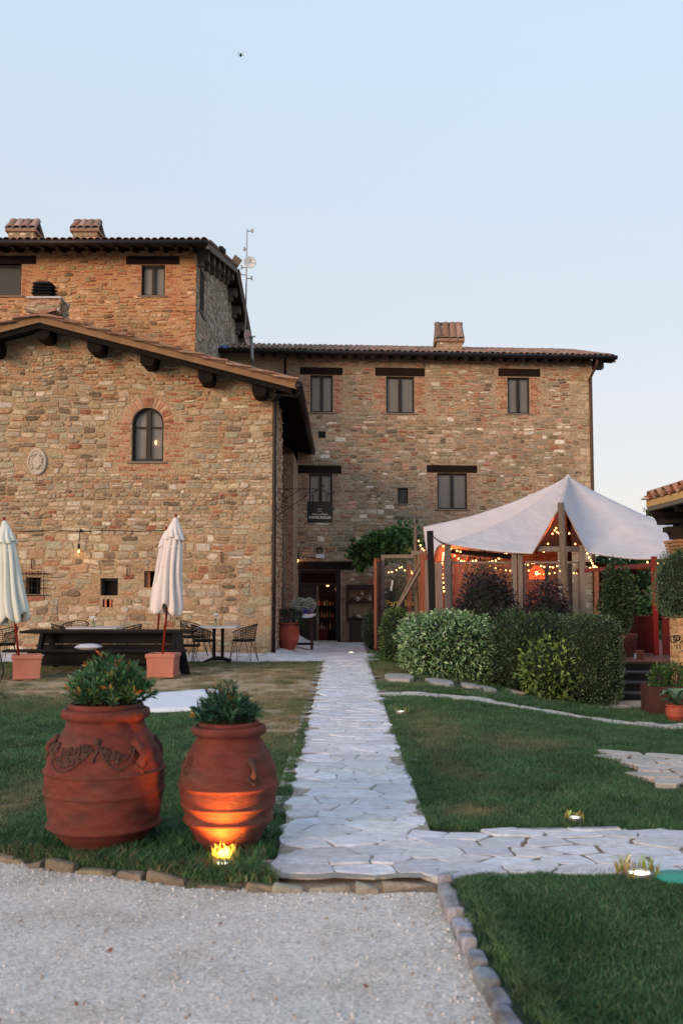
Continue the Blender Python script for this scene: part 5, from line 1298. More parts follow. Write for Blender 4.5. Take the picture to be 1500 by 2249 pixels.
mb.ball(on(sc_, radS, -.98, .56, .004), .018, 6, 4); mb.build('medallion_relief', M_terra, small, smooth=True)
foliage_tuft(small, (sc_[0]-.02, sc_[1], sc_[2]+.76), .21, .24, 80, 6, [(.022,.080,.040),(.032,.10,.048),(.018,.06,.034),(.06,.15,.075)], TIPS)

# ================================================================ GROUND SPOTLIGHTS
def spotlight(label, px, py, r, lit=True, energy=0, col=(1,.62,.25), target=None, weeds=0, rs=1, tall=1):
    c = G(px, py); c.z += .008; t = thing('ground_spotlight', label, 'spotlight', c)
    mb = MB(); mb.lathe([(r*1.28,-.03),(r*1.28,.012),(r*1.2,.018),(r*.98,.016),(r*.96,.004),(r*.96,-.03)], 28, c, cap=False); mb.build('steel_ring', M_steel, t, smooth=False)
    mb = MB(); mb.lathe([(r*.96,.004),(r*.6,.009),(.001,.010)], 24, c, cap=False); mb.build('lens', M_lens, t)
    if weeds:
        rg = random.Random(rs); mb = MB()
        for k in range(weeds):
            a = rg.uniform(.1, PI-.1) if rg.random() < .75 else rg.uniform(0, 2*PI); q = r*rg.uniform(1.25, 1.9); h = rg.uniform(.02, .07)*(1.4 if r > .05 else 1)*tall; b = rg.uniform(0, 6.28); x, y = c.x+q*math.cos(a), c.y+q*math.sin(a); wd = .004*tall
            l = rg.uniform(.2,.6)*h
            mb.add([(x-wd, y, c.z-.02), (x+wd, y, c.z-.02), (x+wd+l*math.cos(b)*.5, y+l*math.sin(b)*.5, c.z+h*.6), (x-wd+l*math.cos(b)*.5, y+l*math.sin(b)*.5, c.z+h*.6), (x+l*math.cos(b), y+l*math.sin(b), c.z+h)], [(0,1,2,3),(3,2,4)], vary(rg.choice([(.30,.28,.07),(.16,.22,.05),(.34,.20,.07)]), .2, rg))
        wd_ = mb.build('grass_fringe', M_leaf, t); wd_['kind'] = 'stuff'
    if energy:
        ld = bpy.data.lights.new('spotlight_beam', 'SPOT'); ld.energy = energy; ld.color = col; ld.spot_size = R(112); ld.spot_blend = .8; ld.shadow_soft_size = .03
        lo = bpy.data.objects.new('spotlight_beam', ld); COL.objects.link(lo); lo.location = c+Vector((0,0,.03))
        d = (Vector(target)-lo.location) if target is not None else Vector((0,.15,1)); lo.rotation_euler = d.to_track_quat('-Z', 'Y').to_euler()
    return t
spotlight('bright ground spotlight among glowing weeds at the foot of the small urn', 489, 1903, .045, energy=105, target=(sc_[0]-.02, sc_[1]-.05, .42), col=(1,.29,.04), weeds=80, rs=3, tall=1.7)
spotlight('round white ground spotlight in the grass below the cross path', 1403, 1924, .062, energy=4, weeds=70, rs=4, col=(1,.8,.4))
spotlight('ground spotlight half hidden by grass above the cross path', 1262, 1802, .036, energy=3, weeds=26, rs=5, col=(1,.9,.4))
spotlight('far small ground spotlight in the lawn right of the path', 880, 1566, .05, energy=3, weeds=14, rs=6, col=(1,.85,.4))
spotlight('ground spotlight set in the flagstones before the door', 771, 1434, .11, energy=3, rs=7, col=(1,.9,.7))
c = G(1488, 1931); mb = MB(); mb.lathe([(.12,-.03),(.125,.012),(.11,.022),(.001,.026)], 24, c, cap=False); gl = mb.build('valve_cover', M_green, smooth=True); tag(gl, 'turquoise plastic valve cover in the grass at the right edge', 'cover')
# white sheet on the lawn
cs = [G(352,1526), G(465,1518), G(492,1524), G(478,1561), G(330,1566), G(240,1566), G(150,1577), G(134,1572), G(168,1552)]
mb = MB(); cen = sum(cs, Vector())/len(cs); ringp = []
for a, b in zip(cs, cs[1:]+cs[:1]): ringp += [a.lerp(b, f) for f in (0, .33, .66)]
N_ = len(ringp); vs = []
for k in (1, .985, .8, .5): vs += [Vector((cen.x+(p.x-cen.x)*k, cen.y+(p.y-cen.y)*k, GH(p.x, p.y)+(.0 if k == 1 else .045+.012*noise.noise(p*3)))) for p in ringp]
mb.add(vs, [(i*N_+k, (i*N_+(k+1)%N_), ((i+1)*N_+(k+1)%N_), (i+1)*N_+k) for i in range(3) for k in range(N_)]+[tuple(range(3*N_, 4*N_))]); sh_ = mb.build('white_sheet', M_blanket, smooth=True); tag(sh_, 'white cloth sheet spread on the lawn behind the large urn', 'sheet')

# ================================================================ CLOSED PARASOLS IN POTS
def pot(label, c, w1=.50, h=.42, rz=0):
    t = thing('square_planter', label, 'planter', c, 'square terracotta parasol stands', rz)
    def sq(a, z): return [(-a,-a,z),(a,-a,z),(a,a,z),(-a,a,z)]
    mb = MB(); L_ = [sq(w1*.43, 0), sq(w1*.44, .035), sq(w1*.425, .045), sq(w1*.46, h*.84)]; mb.add(sum(L_, []), [(i*4+k, i*4+(k+1)%4, (i+1)*4+(k+1)%4, (i+1)*4+k) for i in range(3) for k in range(4)]+[(3,2,1,0),(12,13,14,15)]); mb.build('body', M_pot, t, local=True, bevel=.012)
    mb = MB(); a, b = w1*.5, w1*.40; z0, z1 = h*.82, h; o = sq(a, z0)+sq(a, z1)+sq(b, z1)+sq(b, z1-.05)
    mb.add(o, [(i*4+k, i*4+(k+1)%4, (i+1)*4+(k+1)%4, (i+1)*4+k) for i in range(3) for k in range(4)]+[(12,13,14,15),(3,2,1,0)]); mb.build('rim', M_pot, t, local=True, bevel=.02); return t
def parasol(label, base, top, m, zc0, zc1, wd, sd, group='closed white parasols in terracotta pots'):
    """base, top: ends of the pole; cloth from height fraction zc0 to zc1"""
    base = Vector(base); top = Vector(top); t = thing('closed_parasol', label, 'parasol', base, group)
    ax = (top-base); L_ = ax.length; q = ax.normalized().to_track_quat('Z', 'Y').to_matrix().to_4x4(); M = Matrix.Translation(base) @ q; rg = random.Random(sd)
    mb = MB(); mb.tube([base, top], .021, 10); mb.build('pole', M_redwood, t, smooth=True)
    mb = MB(); mb.lathe([(.012,0),(.03,.02),(.022,.05),(.03,.07),(.001,.10)], 10, (0,0,0), cap=False); mb.v = [tuple(M @ Vector((x, y, z+L_-.06))) for x, y, z in mb.v]; mb.build('finial', M_redwood, t)
    z0, z1 = L_*zc0, L_*zc1; H_ = z1-z0; nseg, nrow = 96, 30; folds = 9
    ph = [rg.uniform(0, 6.28) for _ in range(4)]
    def surf(zb, zt, r_at, drop, fold, mb, off=0):
        vs = []
        for i in range(nrow+1):
            f = i/nrow
            for k in range(nseg):
                a = 2*PI*k/nseg; hem = drop*(.5+.5*math.sin(a*3+ph[1]))*(.6+.4*math.sin(a*5+ph[2])); zz_ = zt+(zb+hem-zt)*f
                r = r_at(f); fo = fold*min(1, f*2.2); aa = a+.12*math.sin(f*5+ph[3])
                w_ = abs(math.sin(aa*folds/2+ph[0]+.5*math.sin(f*3)))
                r *= 1+fo*(w_-.62)+.07*math.sin(2*a+ph[2])*f+.03*noise.noise(Vector((math.cos(a)*3, math.sin(a)*3, f*6+sd)))
                vs.append(tuple(M @ Vector((r*math.cos(a), r*math.sin(a), zz_))))
        mb.add(vs, [(i*nseg+k, i*nseg+(k+1)%nseg, (i+1)*nseg+(k+1)%nseg, (i+1)*nseg+k) for i in range(nrow) for k in range(nseg)])
    mb = MB(); surf(z0, z1-.10, lambda f: wd*(.30+.62*f**.55+.08*math.sin(f*9)*f), .22, .55, mb); cn = mb.build('canopy', m, t, smooth=True); s_ = cn.modifiers.new('thickness', 'SOLIDIFY'); s_.thickness = .006
    mb = MB(); surf(z1-H_*.23, z1, lambda f: wd*(.10+.62*f**.85), .05, .32, mb); vc = mb.build('vent_cap', m, cn, smooth=True); s_ = vc.modifiers.new('thickness', 'SOLIDIFY'); s_.thickness = .006
    mb = MB(); mb.lathe([(wd*.60,-.02),(wd*.66,0),(wd*.60,.02)], 20, (0,0,0), cap=False); zt2 = z1-H_*.30; mb.v = [tuple(M @ Vector((x, y, z+zt2))) for x, y, z in mb.v]; mb.build('tie_strap', m, cn)
    return t
for px0, px1, py, nm in ((10, 80, 1494, 'square terracotta planter holding the left parasol, left of the long bench'), (322, 384, 1489, 'square terracotta planter holding the right parasol, by the bench end')):
    c = G((px0+px1)/2, py-6); w_ = (px1-px0)/F*c.y; c = G((px0+px1)/2, py); cc = Vector((c.x, c.y+w_*(.5 if px0 > 100 else .62), GH(c.x, c.y))); pot(nm, cc, w_*1.04 if px0 > 100 else w_*.92, .42, rz=(R(18) if px0 < 100 else R(-3)))
cL = G(44, 1488); cR = G(353, 1483); YL, YR_ = G(44,1494).y+.33, G(353,1489).y+.25
parasol('closed greenish white parasol in the left pot, near the left edge', P(45, 1470, YL), P(10, 1139, YL), M_cloth2, .30, .985, .225, 3)
parasol('closed pinkish white parasol in the pot by the bench end', P(355, 1466, YR_), P(387, 1132, YR_), M_cloth, .34, .985, .24, 5)
parasol('closed pale parasol mostly hidden behind the pinkish one', P(343, 1405, 20.6)-Vector((0,0,.3)), P(366, 1160, 20.6), M_cloth, .36, .98, .19, 8, group='closed white parasols in terracotta pots')

# ================================================================ LONG BENCH TABLE
c0 = G(40, 1474); c1 = G(412, 1478); YB = 18.62; xL_, xR_ = P(32, 1390, YB).x, P(414, 1390, YB).x
bt = thing('picnic_bench', 'long dark stained wooden picnic bench with board back against the wall side', 'bench', ((xL_+xR_)/2, YB+.3, 0))
def board(nm, a, b, m=M_bench, par=bt, bevel=.006): mb = MB(); mb.bb(a, b); return mb.build(nm, m, par, bevel=bevel)
zt = P(200, 1386, YB+.35).z
for k in range(4): board('table_plank', (xL_, YB+.30+k*.19, zt-.045), (xR_+.02*(k%2), YB+.30+k*.19+.175, zt+.002*k))
for k in range(2): board('seat_plank', (xL_-.12, YB-.30+k*.17, .415), (xR_-.02, YB-.30+k*.17+.155, .455))
for k in range(2): board('rear_seat_plank', (xL_, YB+1.35+k*.17, .415), (xR_, YB+1.35+k*.17+.155, .455))
for k in range(3): board('back_board', (xL_+.32, YB+.62, .10+k*.21), (xR_-.30, YB+.66, .10+k*.21+.195))
board('front_apron', (xL_+.6, YB-.12, .20), (xR_-.36, YB-.09, .41))
for x in (xL_+.42, xR_-.30):
    for s_, y0, y1 in ((1, YB-.05, YB+.40), (-1, YB+1.35, YB+.85)):
        mb = MB(); mb.beam((x, y0, -.01), (x, y1, zt-.05), .16, .07, up=(1,0,0)); mb.build('leg', M_bench, bt, bevel=.006)
    board('leg_rail', (x-.09, YB-.32, .33), (x-.04, YB+1.65, .41))
mb = MB(); mb.beam((xR_-.02, YB-.1, -.01), (xR_-.26, YB+.35, zt-.06), .16, .08, up=(0,1,0)); mb.build('leg', M_bench, bt, bevel=.006)
mb = MB(); n, m_n = 18, 9; vs = []; cc = P(195, 1424, YB-.15); cz = .505
for i in range(n):
    for j in range(m_n):
        u, v = -1+2*i/(n-1), -1+2*j/(m_n-1); th_ = .062*max(0, (1-abs(u)**2.5))**.6*max(0, (1-abs(v)**2.5))**.6
        vs.append((cc.x+u*.235*(1-.06*v*v), YB-.14+v*.19*(1-.06*u*u), cz+th_))
nb_ = len(vs); vs += [(x, y, 2*cz-z) for x, y, z in vs]
fs = [(i*m_n+j, (i+1)*m_n+j, (i+1)*m_n+j+1, i*m_n+j+1) for i in range(n-1) for j in range(m_n-1)]; fs += [tuple(nb_+q for q in reversed(f)) for f in fs]
mb.add(vs, fs); cu = mb.build('cushion', mat('cushion_cloth', (.50,.50,.54), .9, nz=(12,.12)), smooth=True); tag(cu, 'light grey cushion lying on the dark bench seat', 'cushion')

# ================================================================ TERRACE TABLES, CHAIRS, VASES
def cafe_table(label, c, wx, wy, two=True):
    t = thing('cafe_table', label, 'table', c, 'pale topped terrace tables')
    mb = MB(); mb.box((0,0,.75), (wx, wy, .03)); mb.build('table_top', M_table, t, local=True, bevel=.006)
    for dx in ((-.09, .09) if two else (0,)):
        mb = MB(); mb.lathe([(.05,.08),(.036,.12),(.034,.66),(.05,.73)], 12, (dx,0,0)); mb.build('column', M_black, t, local=True, smooth=False)
    mb = MB()
    for a in range(4):
        g = PI/4+a*PI/2; mb.tube([(0,0,.10),(.16*math.cos(g)*1.3,.16*math.sin(g),.07),(.36*math.cos(g)*1.1,.3*math.sin(g),.02)], [.035,.028,.02], 8)
    mb.box((0,0,.07),(.30,.12,.05)); mb.build('foot', M_black, t, local=True)
    return t
cafe_table('pale square table with two black columns near the wing corner', Vector((P(478,1400,21.3).x, 21.45, GH(-3,21.5))), .84, .80)
cafe_table('pale long table with a vase behind the picnic bench', Vector((P(205,1400,20.9).x, 21.1, 0)), 1.05, .78)
def chair_mesh(label, loc, rz):
    t = thing('wire_chair', label, 'chair', loc, 'black wire tub chairs on the terrace', rz)
    def U(a, r=.27, z=0, k=1): return (r*math.sin(a)*k, -r*.95*math.cos(a)*k, z)
    mb = MB(); mb.lathe([(.001,.44),(.24,.44),(.255,.455),(.24,.475),(.001,.48)], 20, (0,0,0), cap=False); mb.build('seat', M_black, t, local=True, smooth=False)
    mb = MB(); A = [R(-125+250*k/20) for k in range(21)]   # back at -y
    def top(a): return .80-.17*(abs(a)/R(125))**1.6
    for i in range(9):
        f = i/8; mb.tube([U(a, .245+.055*f, .44+(top(a)-.44)*f) for a in A], .0055 if i < 8 else .012, 5)
    for k in range(0, 21): mb.tube([U(A[k], .245, .44), U(A[k], .27, .44+(top(A[k])-.44)*.5), U(A[k], .30, top(A[k]))], .005, 4)
    mb.build('backrest', M_black, t, local=True)
    for sx_ in (-1, 1):
        for sy_ in (-1, 1):
            mb = MB(); f0 = (.27*sx_, .24*sy_, 0)
            mb.tube([(.20*sx_, .10*sy_, .44), f0, (.10*sx_, .20*sy_, .44)], .008, 6); mb.build('leg', M_black, t, local=True)
    return t
ch0 = chair_mesh('black wire tub chair at the right side of the two-column table', Vector((P(531,1440,20.9).x, 21.35, 0)), R(90-12))
CH = [(P(444,1440,20.9).x, 21.2, R(-78), 'black wire tub chair left of the two-column table, nearer the lawn'), (P(424,1440,22.1).x, 22.1, R(-110), 'black wire tub chair left of the two-column table, nearer the wall'),
      (P(136,1440,21.4).x, 21.6, R(-70), 'black wire tub chair at the left end of the table behind the bench'), (P(166,1440,22.2).x, 22.1, R(170), 'black wire tub chair on the wall side of the table behind the bench'), (P(276,1440,21).x, 21.2, R(75), 'black wire tub chair at the right end of the table behind the bench'),
      (P(2,1440,19.8).x, 19.9, R(70), 'black wire tub chair cut off by the left edge of the picture')]
for x, y, a, lb in CH: dup(ch0, (x, y, GH(x, y)+.02), a, lb)
ch0.location.z = GH(ch0.location.x, ch0.location.y)+.02
def vase(label, c, sd):
    t = thing('flower_vase', label, 'vase', c, 'little glass vases of white flowers'); rg = random.Random(sd)
    mb = MB(); mb.lathe([(.001,0),(.036,.0),(.042,.04),(.035,.08),(.026,.09),(.030,.10)], 12, (0,0,0), cap=False); mb.build('glass', M_vase, t, local=True, smooth=True)
    st = MB(); fl = MB()
    for k in range(7):
        a = rg.uniform(0, 6.28); r_ = rg.uniform(.01, .07); z = rg.uniform(.16, .27); p = (r_*math.cos(a), r_*math.sin(a), z); st.tube([(0,0,.02), (r_*.3*math.cos(a), r_*.3*math.sin(a), .12), p], .003, 4)
        for q in range(7): b = q*.9; fl.ball((p[0]+.02*math.cos(b), p[1]+.02*math.sin(b), p[2]+.006*rg.uniform(-1,1)), .014, 5, 3)
    st.build('stems', mat('green_stem', (.06,.12,.03), .7), t, local=True); fl.build('petals', M_flower, t, local=True); return t
vase('small glass vase of white flowers on the two-column table', Vector((P(473,1366,21.3).x, 21.3, .775)), 1)
vase('small glass vase of white flowers on the table behind the bench', Vector((P(206,1366,21).x, 21.0, .765)), 2)
# loose black cable at the left edge
mb = MB(); mb.tube([P(2,1437,17.6), P(4,1452,17.5), P(9,1472,17.4), P(3,1495,17.3), P(8,1515,17.2)-Vector((0,0,0)), G(12,1535)+Vector((0,0,.02)), G(3,1528)+Vector((0,0,.02)), G(-15,1520)+Vector((0,0,.02))], .012, 6); cb = mb.build('black_cable', M_black); tag(cb, 'loose black cable dangling at the left edge of the lawn', 'cable')

# ================================================================ WALL LAMP, CONDUIT, HOOKS on the wing
cv = FW.uv(20, 1166)[1]; t = thing('wall_cable', 'thin cable run along the wing wall carrying the lamp', 'cable', FW.pt(-5, cv, .03)); mb = MB(); mb.tube([FW.pt(FW.uv(-30+i*25,1166)[0], cv+.012*math.sin(i*1.3), .035) for i in range(17)], .009, 5); mb.build('cable', M_iron, t)
wl = thing('wall_lamp', 'small enamel wall lamp with a lit bulb hanging from the cable on the wing', 'lamp', FW.pt(*FW.uv(180,1215), .15)); a = FW.uv(180, 1166); b = FW.uv(178, 1205)
mb = MB(); mb.lathe([(.03,-.03),(.04,0),(.03,.03)], 8, FW.pt(*a, .05)); mb.tube([FW.pt(*a, .05), FW.pt(a[0], a[1]-.02, .17), FW.pt(b[0], b[1]+.1, .17)], .010, 6); mb.lathe([(.03,.10),(.035,0)], 10, FW.pt(b[0], b[1], .17)); mb.build('arm', M_iron, wl)
mb = MB(); mb.lathe([(.03,0),(.12,-.025),(.125,-.035),(.03,-.015)], 20, FW.pt(b[0], b[1], .17), cap=False); mb.build('shade', mat('enamel_shade', (.55,.45,.25), .4), wl)
mb = MB(); mb.ball(FW.pt(b[0], b[1]-.07, .17), .024, sc=(1,1,1.3)); mb.build('bulb', M_bulb, wl)
ld = bpy.data.lights.new('wall_lamp_light', 'POINT'); ld.energy = 1.3; ld.color = (1,.62,.3); ld.shadow_soft_size = .05; lo = bpy.data.objects.new('wall_lamp_light', ld); COL.objects.link(lo); lo.location = FW.pt(b[0], b[1]-.14, .22)
for px, py, lb in ((281,1252,'rusty iron hook on the wall right of the square opening'), (487,1222,'iron wall bracket at the right part of the wing wall'), (72,1237,'rusty iron hook on the wall above the barred opening')):
    a = FW.uv(px, py); t = thing('iron_hook', lb, 'hook', FW.pt(*a, .03)); mb = MB(); mb.tube([FW.pt(a[0]-.02, a[1]+.1, .02), FW.pt(a[0], a[1]+.1, .07), FW.pt(a[0], a[1]-.12, .06), FW.pt(a[0]+.03, a[1]-.15, .05)], .014, 6); mb.build('hook', mat('rusted_iron', (.10,.045,.03), .8), t)

# ================================================================ HANGING SIGN
YS = 24.75; t = thing('hanging_sign', 'black hanging sign reading PANICAGLIA on a scrolled iron bracket', 'sign', P(703, 1125, YS))
def SP(x, y): return P(580+x/7.5, 1020+y/7.5, YS)
a, b = SP(712, 610), SP(1130, 960); mb = MB(); mb.bb((a.x, YS-.015, b.z), (b.x, YS+.015, a.z)); brd = mb.build('board', M_black, t, bevel=.005)
mb = MB()
def path(*q, r=.009): mb.tube([SP(x, y) for x, y in q], r, 5)
def spiral(cx, cy, r0, turns, a0, dirn=1, r=.008, tail=None):
    pts = [(cx+r0*(1-.8*k/22)*math.cos(a0+dirn*turns*2*PI*k/22), cy+r0*(1-.8*k/22)*math.sin(a0+dirn*turns*2*PI*k/22)) for k in range(23)]
    if tail: pts = list(tail)+pts
    path(*pts, r=r)
path((250,402),(880,404)); path((330,595),(470,490),(620,405)); path((300,800),(460,680),(600,590),(720,500))
spiral(325,515,55,1.4,R(200),1,tail=[(440,470),(400,415),(300,408),(240,440),(205,520),(240,580),(320,605),(380,570)])
spiral(660,480,48,1.5,R(90),1,tail=[(620,405),(690,415),(722,470),(700,510)]); spiral(315,680,48,1.4,R(180),-1,tail=[(300,610),(380,640),(395,700),(350,750)])
spiral(238,745,30,1.4,R(0),-1,tail=[(300,800),(290,740)]); spiral(262,900,42,1.4,R(0),1,tail=[(300,800),(240,840),(205,890),(220,950),(270,960),(305,930)])
path((780,470),(890,400)); path((960,415),(1090,485),(1140,490)); spiral(805,525,32,1.4,R(300),-1,tail=[(830,450),(890,410)]); spiral(1030,525,32,1.4,R(240),1,tail=[(1070,510),(1040,460),(960,415)])
spiral(1140,460,26,1.3,R(90),-1); spiral(968,355,26,1.2,R(60),-1); path((805,555),(805,612),r=.012); path((1030,555),(1030,612),r=.012)
path((805,575),(820,580),(805,590),(790,580)); path((1030,575),(1045,580),(1030,590),(1015,580)); path((695,750),(712,750),r=.015); path((1130,750),(1148,750),r=.015)
q0 = SP(250, 402); mb.tube([(xr+.01, q0.y, q0.z), tuple(q0)], .012, 5); q1 = SP(300, 800); mb.tube([(xr+.01, q1.y, q1.z), tuple(q1)], .012, 5)
mb.build('scroll_bracket', M_iron, t)
def text(body, par, p, size, m, wd=None, name='lettering', align='CENTER', rot=(R(90),0,0), ext=.002):
    cu = bpy.data.curves.new(name, 'FONT'); cu.body = body; cu.size = size; cu.align_x = align; cu.align_y = 'CENTER'; cu.extrude = ext; cu.materials.append(m)
    tmp = bpy.data.objects.new(name, cu); COL.objects.link(tmp); me = bpy.data.meshes.new_from_object(tmp.evaluated_get(bpy.context.evaluated_depsgraph_get())); bpy.data.objects.remove(tmp)
    o = link(name, me, par); o.location = Vector(p)-ORG[par.name]; o.rotation_euler = rot
    if wd:
        bpy.context.view_layer.update(); w0_ = o.dimensions.x; o.scale.x = wd/w0_ if w0_ else 1
    return o
cxs = (a.x+b.x)/2; k_ = 1/7.5/F*YS
def zat(y): return SP(700, y).z
text('PANICAGLIA', t, (cxs, YS-.018, zat(875)), .10, M_letter, wd=360*k_)
text('BORGO CASTELLO', t, (cxs, YS-.018, zat(823)), .045, M_letter, wd=255*k_)
mb = MB()
for row, y in enumerate((738, 775)):
    for j in (-1, 0, 1):
        x0, z0 = cxs+j*.038, zat(y); mb.tube([(x0-.008, YS-.018, z0-.012), (x0-.008, YS-.018, z0+.014), (x0+.008, YS-.018, z0+.014), (x0+.008, YS-.018, z0-.012)], .0025, 4)
mb.build('emblem', M_letter, t)

# ================================================================ BY THE DOOR: pot, flower table
def jar(label, c, h, r, m=M_terra):
    t = thing('terracotta_jar', label, 'jar', c); mb = MB(); mb.lathe([(r*.62,0),(r*.70,h*.1),(r*.86,h*.3),(r*.93,h*.34),(r*.9,h*.37),(r*.98,h*.6),(r*.92,h*.82),(r*.88,h*.92),(r*1.0,h*.94),(r*1.0,h),(r*.84,h),(r*.8,h*.9),(.001,h*.9)], 40, c, cap=False); mb.build('body', m, t, smooth=True); return t
yj = 25.6; cj = Vector((P(633,1400,yj).x, yj, P(633,1431,yj).z)); hj = P(633,1372,yj).z-cj.z
cj.z = GH(cj.x, cj.y)+.01
jt = jar('red terracotta jar with dark foliage at the corner of the wing', cj, hj, 25/F*yj, mat('red_terracotta', (.36,.075,.045), .7, nz=(5,.2)))
p, nn = blob_pts((cj.x, cj.y, cj.z+hj+.08), (.36,.30,.24), 1500, 5, 2, .3); tag(leaf_mesh('foliage', p, nn, .10, .022, pick_cols(len(p), [(.022,.05,.03),(.03,.07,.035),(.016,.035,.022)], 3), jt, 4), kind='stuff')
yt = 27.6; zf = GH(-1,yt); xa_, xb_ = P(640,1350,yt).x, P(693,1350,yt).x; ztb = P(665,1349,yt).z
ft = thing('flower_table', 'rustic table with a white cloth holding bunches of flowers by the door', 'table', ((xa_+xb_)/2, yt, zf))
mb = MB(); mb.bb((xa_, yt-.3, ztb-.05), (xb_, yt+.3, ztb)); mb.build('table_top', M_wood_g, ft, bevel=.008)
for x in (xa_+.08, xb_-.1):
    for y in (yt-.24, yt+.24): mb = MB(); mb.bb((x-.03, y-.03, zf), (x+.03, y+.03, ztb-.05)); mb.build('leg', mat('table_leg_wood', (.07,.03,.025), .7), ft)
mb = MB(); mb.bb((xa_+.05, yt-.22, zf+.15), (xb_-.05, yt+.22, zf+.19)); mb.build('lower_shelf', M_wood_d, ft)
mb = MB(); mb.add([(xa_+.2,yt-.31,ztb+.006),(xb_+.02,yt-.31,ztb+.006),(xb_+.02,yt+.3,ztb+.006),(xa_+.2,yt+.3,ztb+.006),(xb_+.1,yt-.33,ztb-.22),(xb_+.05,yt-.1,ztb-.1),(xa_+.2,yt-.335,ztb-.10),(xb_-.1,yt-.335,ztb-.08)], [(0,1,2,3),(1,4,5),(0,6,7,1)]); clo = mb.build('table_cloth', M_blanket); sm_ = clo.modifiers.new('thickness','SOLIDIFY'); sm_.thickness = .006; tag(clo, 'white cloth slipping off the flower table by the door', 'tablecloth')
for k, (px, wd_, lb, pal) in enumerate(((658, .30, 'larger bunch of white flowers in a basket on the flower table', [(.62,.64,.56),(.70,.72,.66),(.10,.16,.06),(.5,.52,.42)]), (680, .20, 'smaller bunch of white flowers on the right of the flower table', [(.6,.62,.55),(.66,.68,.62),(.14,.2,.08)]))):
    x = P(px, 1340, yt).x; t = thing('flower_bunch', lb, 'flowers', (x, yt, ztb)); mb = MB(); mb.lathe([(.07,.006),(.11,.05),(.12,.13),(.10,.13),(.001,.12)], 14, (x, yt, ztb), cap=False); mb.build('basket', mat('basket', (.25,.17,.09), .8), t)
    p, nn = blob_pts((x, yt, ztb+.27), (wd_*.8, .22, .17), 900, 8+k, 2, .35, shell=.5); tag(leaf_mesh('blossoms', p, nn, .045, .035, pick_cols(len(p), pal, 4), t, 5), kind='stuff')
    if k == 0:
        p, nn = blob_pts((x+.22, yt-.12, ztb+.12), (.14,.08,.06), 120, 3, 2); t2 = thing('blue_flowers', 'small cluster of blue flowers at the front of the flower table', 'flowers', (x+.22, yt-.12, ztb)); tag(leaf_mesh('petals', p, nn, .05, .03, pick_cols(len(p), [(.10,.13,.60),(.16,.22,.72)], 4), t2, 5), kind='stuff')
gjar = thing('glass_jar', 'small glass jar at the left end of the flower table', 'jar', (xa_+.1, yt-.1, ztb)); mb = MB(); mb.lathe([(.04,.001),(.045,.02),(.045,.15),(.04,.16)], 12, (xa_+.12, yt-.1, ztb)); mb.build('glass', mat('grey_glass', (.35,.38,.42), .1), gjar)

# drone
dr = thing('drone', 'tiny dark quadcopter drone hovering high in the sky', 'drone', P(529, 120, 40)); c = P(529, 121, 40)
mb = MB(); mb.ball(c, .055, 8, 6, sc=(.8,1.6,1.4)); mb.build('body', M_black, dr)
for sx_ in (-1, 1):
    for sy_ in (-1, 1):
        mb = MB(); e = c+Vector((sx_*.085, sy_*.09, .02)); mb.tube([c, e], .007, 5); mb.lathe([(.009,-.01),(.009,.02)], 6, e); mb.build('arm', M_black, dr); mb = MB(); mb.box(e+Vector((0,0,.024)), (.10,.009,.003), Matrix.Rotation(.3*sx_+.2*sy_, 3, 'Z')); mb.build('rotor', M_iron, dr)
# ================================================================ HEDGES AND SHRUBS
VAR = [(.16,.31,.12),(.28,.43,.22),(.06,.15,.05),(.44,.56,.36),(.04,.10,.035),(.20,.35,.15)]
DARK = [(.030,.060,.024),(.045,.085,.032),(.020,.045,.018),(.060,.10,.045)]
MIX = [(.05,.10,.03),(.09,.16,.05),(.035,.07,.025),(.16,.24,.08),(.03,.06,.02)]
PURP = [(.022,.014,.022),(.032,.020,.028),(.014,.010,.016),(.045,.026,.034)]
def hb(px0, px1, py0, py1, Y, dep):
    """centre and radii of a shrub seen between these limits, its middle at distance Y"""
    a = P(px0, (py0+py1)/2, Y); b = P(px1, (py0+py1)/2, Y); t = P((px0+px1)/2, py0, Y).z; g = GH((a.x+b.x)/2, Y)
    return Vector(((a.x+b.x)/2, Y, (t+g)/2)), ((b.x-a.x)/2, dep/2, (t-g)/2), g
def hbush(name, label, px0, px1, py0, py1, Y, dep, n, pal, leaf, rs, **kw):
    c, r_, g = hb(px0, px1, py0, py1, Y, dep); return bush(name, label, c, r_, n, pal, leaf, rs, zb=g-.02, **kw)
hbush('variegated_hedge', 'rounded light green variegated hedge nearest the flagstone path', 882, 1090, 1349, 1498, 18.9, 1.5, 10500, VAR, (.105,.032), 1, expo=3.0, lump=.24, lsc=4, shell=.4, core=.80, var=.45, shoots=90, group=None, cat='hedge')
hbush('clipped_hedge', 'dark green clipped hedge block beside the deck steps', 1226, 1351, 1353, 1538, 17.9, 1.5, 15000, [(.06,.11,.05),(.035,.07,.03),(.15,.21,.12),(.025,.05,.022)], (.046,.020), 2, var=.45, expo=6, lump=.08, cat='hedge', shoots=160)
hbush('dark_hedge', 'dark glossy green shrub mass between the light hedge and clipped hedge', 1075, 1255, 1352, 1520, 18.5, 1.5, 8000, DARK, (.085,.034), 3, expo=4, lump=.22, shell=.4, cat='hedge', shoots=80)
hbush('laurel_shrub', 'low laurel shrub with yellow-green leaves in front of the dark hedge', 1140, 1285, 1405, 1535, 17.55, .8, 1500, [(.10,.17,.04),(.17,.25,.06),(.06,.11,.03),(.22,.30,.08)], (.115,.045), 4, expo=2.2, lump=.35, core=.70, shell=.5)
hbush('green_shrub', 'leafy mid green shrub behind the left end of the light hedge', 838, 900, 1338, 1432, 21.5, 1.0, 3600, MIX, (.07,.03), 5, lump=.25)
